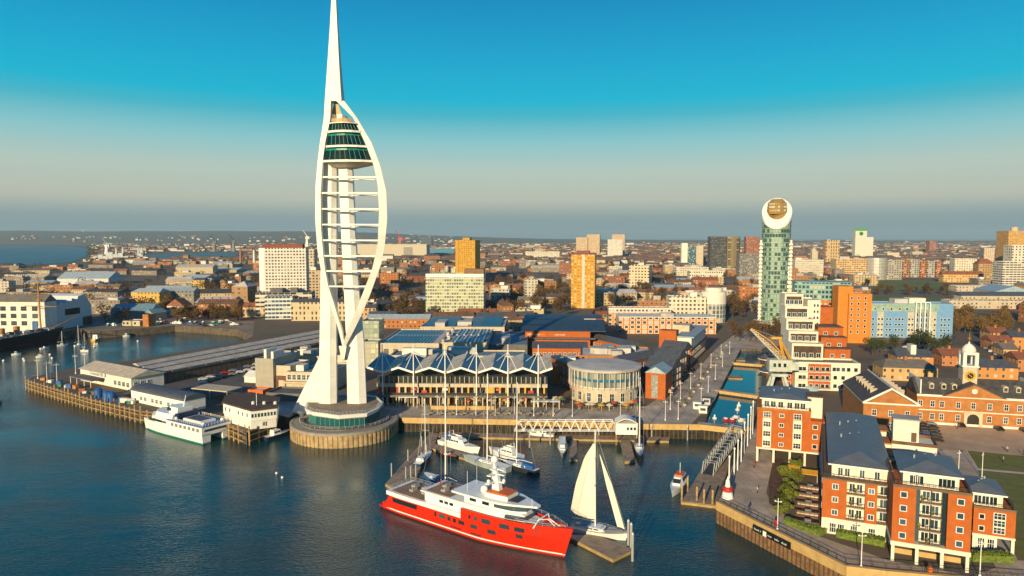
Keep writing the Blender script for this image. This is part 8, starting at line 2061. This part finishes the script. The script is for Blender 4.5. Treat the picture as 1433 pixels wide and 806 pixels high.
while sum(made.values()) < 520 and tries < 22000:
    tries += 1
    u, v = rd.uniform(-10, 1450), 347 + 116 * rd.random() ** 1.35
    if any(a <= u <= b and c <= v <= d for a, b, c, d in NOGO): continue
    x, y = G(u, v)
    dock = u < 345
    k = rd.random()
    kind = ('warehouse' if k < .5 else 'terraced_houses' if k < .72 else 'office_block') if dock else ('terraced_houses' if k < .50 else 'office_block' if k < .70 else 'apartment_block' if k < .85 else 'warehouse')
    f = 1 + max(0, (y - 900)) / 2600
    if kind == 'terraced_houses': L_, dp, h_, rise = rd.uniform(16, 46) * f, 9.5, rd.uniform(5.5, 8.0), 3.4
    elif kind == 'office_block': L_, dp, h_, rise = rd.uniform(14, 34) * f, rd.uniform(12, 20), rd.uniform(7, 17), 0
    elif kind == 'apartment_block': L_, dp, h_, rise = rd.uniform(12, 26) * f, 13, rd.uniform(10, 21), 0
    else: L_, dp, h_, rise = rd.uniform(24, 60) * f, rd.uniform(16, 30) * f, rd.uniform(5, 9), rd.uniform(2.5, 5)
    an = rd.choice([-16, -8, 0, 6, 14, 72, -70]) if kind == 'terraced_houses' else rd.choice([-12, -6, 0, 8])
    c, s = math.cos(R(an)), math.sin(R(an))
    if not all(free(x + c * L_ * q - s * dp / 2, y + s * L_ * q + c * dp / 2, dp * .55) for q in (0, .5, 1)): continue
    uc = proj(x + c * L_ / 2, y + s * L_ / 2, 8)[0]
    du, mk = min((abs(uc - m[0]), m[1]) for m in MARKS)
    mu_ = [m[0] for m in MARKS if m[1] == mk][0]
    rel = ('far beyond ' if v < 372 else 'behind ' if v < 402 else 'near ') if du < 26 else ('among far roofs ' if v < 372 else '') + ('left of ' if uc < mu_ else 'right of ')
    wi = rd.randrange(6) if not dock else rd.choice([0, 1, 3, 4, 5, 2])
    size = 'long ' if L_ > 48 else 'short ' if L_ < 28 else ''
    if kind == 'warehouse':
        rm, rn = rd.choice([(mat('pale_blue_shed_roof', ()), 'pale blue'), (LTROOF, 'pale'), (mat('grey_brown_roof', ()), 'grey'), (mat('dark_slate', ()), 'dark'), (mat('cream_shed_roof', ()), 'cream')])
        lab = f'{size}{FW[wi][1]} shed with {rn} roof {rel}{mk}'; cat = 'warehouse'
    elif kind == 'terraced_houses':
        rm, rn = rd.choice(FR); lab = f'{size}{FW[wi][1]} house row with {rn} roof {rel}{mk}'; cat = 'terrace'
    else:
        rm, rn = rd.choice([(LTROOF, 'pale'), (FELT, 'grey')]); hgt = 'tall ' if h_ > 14 else 'low ' if h_ < 10 else ''
        lab = f'{hgt}{size}{FW[wi][1]} {"flats" if kind == "apartment_block" else "office"} with {rn} roof {rel}{mk}'; cat = 'apartment block' if kind == 'apartment_block' else 'office'
    if len(lab.split()) + lab.count('-') > 13: lab = ' '.join(x_ for x_ in lab.split() if x_ not in ('long', 'short', 'low', 'tall')).replace('among far roofs', 'far off')
    th = thing(kind, lab, cat, (x, y, 5), R(an), f'{FW[wi][1]} {cat} buildings in the town')
    wm = fmat(wi, kind in ('office_block', 'apartment_block'))
    if rise:
        MB().box(0, L_, 0, dp, -1, h_).obj('wall', wm, th)
        rf = MB().gable(0, L_, 0, dp, h_ + .01, rise, 'x', over=.5)
        if kind == 'terraced_houses':
            n = max(2, int(L_ / 9))
            for i in range(n): cx = L_ * (i + .5) / n; rf.box(cx - .55, cx + .55, dp / 2 - .5, dp / 2 + .9, h_ + rise * .6, h_ + rise + 1.3)
        rf.obj('roof', rm, th)
    else:
        MB().shell(0, L_, 0, dp, -1, h_, .4, .7).obj('wall', wm, th); MB().box(.3, L_ - .3, .3, dp - .3, h_ - 1, h_ - .65).obj('roof', rm, th)
        pw = rd.uniform(.2, .35) * L_; px0 = rd.uniform(.1, .6) * L_
        MB().box(px0, px0 + pw, dp * .3, dp * .75, h_ - .65, h_ + rd.uniform(1.5, 3)).obj('plant_room', rd.choice([LTROOF, CONC, WHITE2]), th)
    for q in ([0, .5, 1] if L_ < 40 else [0, .25, .5, .75, 1]): KEEP.append((x + c * L_ * q - s * dp / 2, y + s * L_ * q + c * dp / 2, dp * .55))
    made[kind] += 1
# town trees: bare winter crowns in clumps between the buildings
clumps = [(258, 330, 388, 412, 16, 'bare', 'behind the storehouses'), (225, 348, 433, 452, 34, 'ochre', 'along the harbour front terrace'), (140, 200, 440, 455, 8, 'bare', 'by the slipway sheds'), (505, 596, 392, 446, 44, 'bare', 'between the tower and the speckled hotel'), (683, 795, 392, 446, 58, 'bare', 'between the speckled hotel and the yellow orange tower'), (752, 790, 405, 430, 10, 'ochre', 'beside the yellow orange tower'), (838, 1000, 366, 430, 64, 'bare', 'around the cream office'), (1006, 1064, 398, 446, 30, 'bare', 'left of the glass cylinder tower'), (1112, 1170, 388, 398, 10, 'evergreen', 'right of the glass cylinder tower'), (1225, 1335, 408, 414, 18, 'bare', 'edging the playing field'), (1325, 1415, 440, 474, 34, 'ochre', 'in the park behind the blue flats'), (1140, 1230, 392, 402, 12, 'evergreen', 'before the buff office'), (1005, 1110, 464, 478, 14, 'bare', 'at the foot of the glass cylinder tower'), (1215, 1330, 488, 500, 9, 'evergreen', 'before the blue flats'), (500, 600, 362, 390, 18, 'bare', 'below the naval assembly hall'), (700, 1000, 356, 372, 26, 'bare', 'on the town skyline'), (1300, 1433, 352, 378, 16, 'bare', 'behind the golden terrace')]
for u0, u1, v0, v1, n, kind, where in clumps:
    for i in range(n):
        for _ in range(8):
            x, y = G(rd.uniform(u0, u1), rd.uniform(v0, v1))
            if free(x, y, 3): break
        else: continue
        tree(x, y, 5, kind, {'bare': 'bare brown tree ', 'ochre': 'bare ochre tinted tree ', 'evergreen': 'dark evergreen tree '}[kind] + where, f'{kind} trees {where}', rd.uniform(.8, 1.25) * (1 + max(0, y - 1200) / 3000), rd)
# the far town and far woods, which read as one mass
b = MB(); rd = random.Random(5)
# winter trees filling the gaps between the streets, too many to count
tb_ = MB(); rt_ = random.Random(19)
for i in range(2600):
    u, v = rt_.uniform(-10, 1450), 352 + 100 * rt_.random() ** 1.25
    if any(a <= u <= c and d <= v <= e for a, c, d, e in NOGO) or noise.noise(Vector((u * .022, v * .06, 9))) < -.12: continue
    x, y = G(u, v)
    if not free(x, y, 2.5): continue
    s = rt_.uniform(.8, 1.3) * (1 + max(0, y - 1200) / 3500)
    tb_.tube([(x, y, 4.8), (x, y, 5 + 4 * s)], [.3 * s, .16 * s], 4)
    for _ in range(70 if y < 900 else 40):
        d_ = Vector((rt_.gauss(0, 1), rt_.gauss(0, 1), rt_.gauss(0, 1))).normalized() * rt_.random() ** .45
        c0 = Vector((x + d_.x * 4.2 * s, y + d_.y * 4.2 * s, 5 + 6 * s + d_.z * 4 * s)); a_ = Vector((rt_.gauss(0, 1), rt_.gauss(0, 1), rt_.gauss(0, 1))).normalized(); e = a_.orthogonal().normalized() * s * .55; a_ = a_ * s * .75
        tb_.add([c0 - a_, c0 + e, c0 + a_, c0 - e], [(0, 1, 2, 3)])
struct(tb_.obj('town_trees', mat('town_twigs', (.13, .07, .03), .9, var=.6, scale=.05, c2=(.045, .04, .016), spec=.2)), 'stuff')
SUB = [mat('far_brick', (.36, .18, .09), .85), mat('far_cream', (.56, .48, .36), .85), mat('far_white', (.62, .60, .55), .85), mat('far_roof', (.17, .11, .08), .85), mat('far_grey', (.22, .22, .22), .85)]
for i in range(5200):
    v = 337.2 + 33 * rd.random() ** 1.7; u = rd.uniform(-60, 1500)
    if any(a <= u <= c and d <= v <= e for a, c, d, e in NOGO[:4]) or (u < 130 and v < 346 and v > 343.5): continue
    x, y = G(u, v)
    if y > 14500 or not free(x, y, 10): continue
    s = 1 + y / 3500
    L_, dp, h_ = rd.uniform(9, 30) * s, rd.uniform(8, 13) * s, rd.uniform(5, 8.5) * (1 + .12 * s) * (2.2 if rd.random() < .03 else 1)
    k = rd.choice([0, 0, 1, 2, 2, 4]); an = rd.uniform(-.5, .5); c, sn = math.cos(an), math.sin(an)
    m = MB().box(0, L_, 0, dp, 0, h_, k)
    if rd.random() < .7: m.gable(0, L_, 0, dp, h_ + .01, 3.2 * s ** .5, 'x', 3)
    b.add([(x + p[0] * c - p[1] * sn, y + p[0] * sn + p[1] * c, 5 + p[2]) for p in m.v], m.f); b.m[-len(m.f):] = m.m
for i in range(420):
    u, yy = rd.uniform(-60, 640), rd.uniform(7900, 10300)
    if noise.noise(Vector((u * .02, yy * .002, 5))) < 0: continue
    kk = lerp(.15, .97, (yy - 7900) / 2300); x = (u - CX) / F * yy; z = 5 + kk * hill_h(u) * .93; l_ = rd.uniform(12, 42)
    m = MB().box(0, l_, 0, 30, -20, rd.uniform(7, 14)); b.add([(x + p[0], yy + p[1], z + p[2]) for p in m.v], m.f, rd.choice([1, 2, 2, 0, 4]))
struct(b.obj('distant_suburb', SUB), 'stuff')
b = MB()
for i in range(5200):
    v = 336.2 + 34 * rd.random() ** 1.5; u = rd.uniform(-60, 1500)
    if any(a <= u <= c and d <= v <= e for a, c, d, e in NOGO[:4]) or noise.noise(Vector((u * .03, v * .35, 2))) < -.05: continue
    x, y = G(u, v)
    if y > 16000 or not free(x, y, 6): continue
    s = 3.2 * (1 + y / 4500); z = 5 + s * 1.1
    for _ in range(7):
        c0 = Vector((x + rd.gauss(0, s * 1.4), y + rd.gauss(0, s), z + rd.gauss(0, s * .5)))
        a_ = Vector((rd.gauss(0, 1), rd.gauss(0, 1), rd.gauss(0, 1))).normalized(); e = a_.orthogonal().normalized() * s * .8; a_ = a_ * s
        b.add([c0 - a_, c0 + e, c0 + a_, c0 - e], [(0, 1, 2, 3)])
struct(b.obj('distant_woodland', twig_mat('far_woodland_twigs', (.10, .065, .03), (.045, .045, .02))), 'stuff')
# ---------------------------------------------------------------- haze
hz = MB().box(-22000, 22000, -300, 21000, -1.1, 290).obj('haze', None)
hz['kind'] = 'stuff'
hmat = bpy.data.materials.new('haze'); hmat.use_nodes = True
ht = hmat.node_tree; ht.nodes.clear()
ho = ht.nodes.new('ShaderNodeOutputMaterial'); hv = ht.nodes.new('ShaderNodeVolumePrincipled')
hv.inputs['Color'].default_value = (.58, .80, .95, 1)
hv.inputs['Density'].default_value = 4.4e-5
hv.inputs['Anisotropy'].default_value = 0.0
ht.links.new(hv.outputs[0], ho.inputs['Volume'])
hz.data.materials.clear(); hz.data.materials.append(hmat)
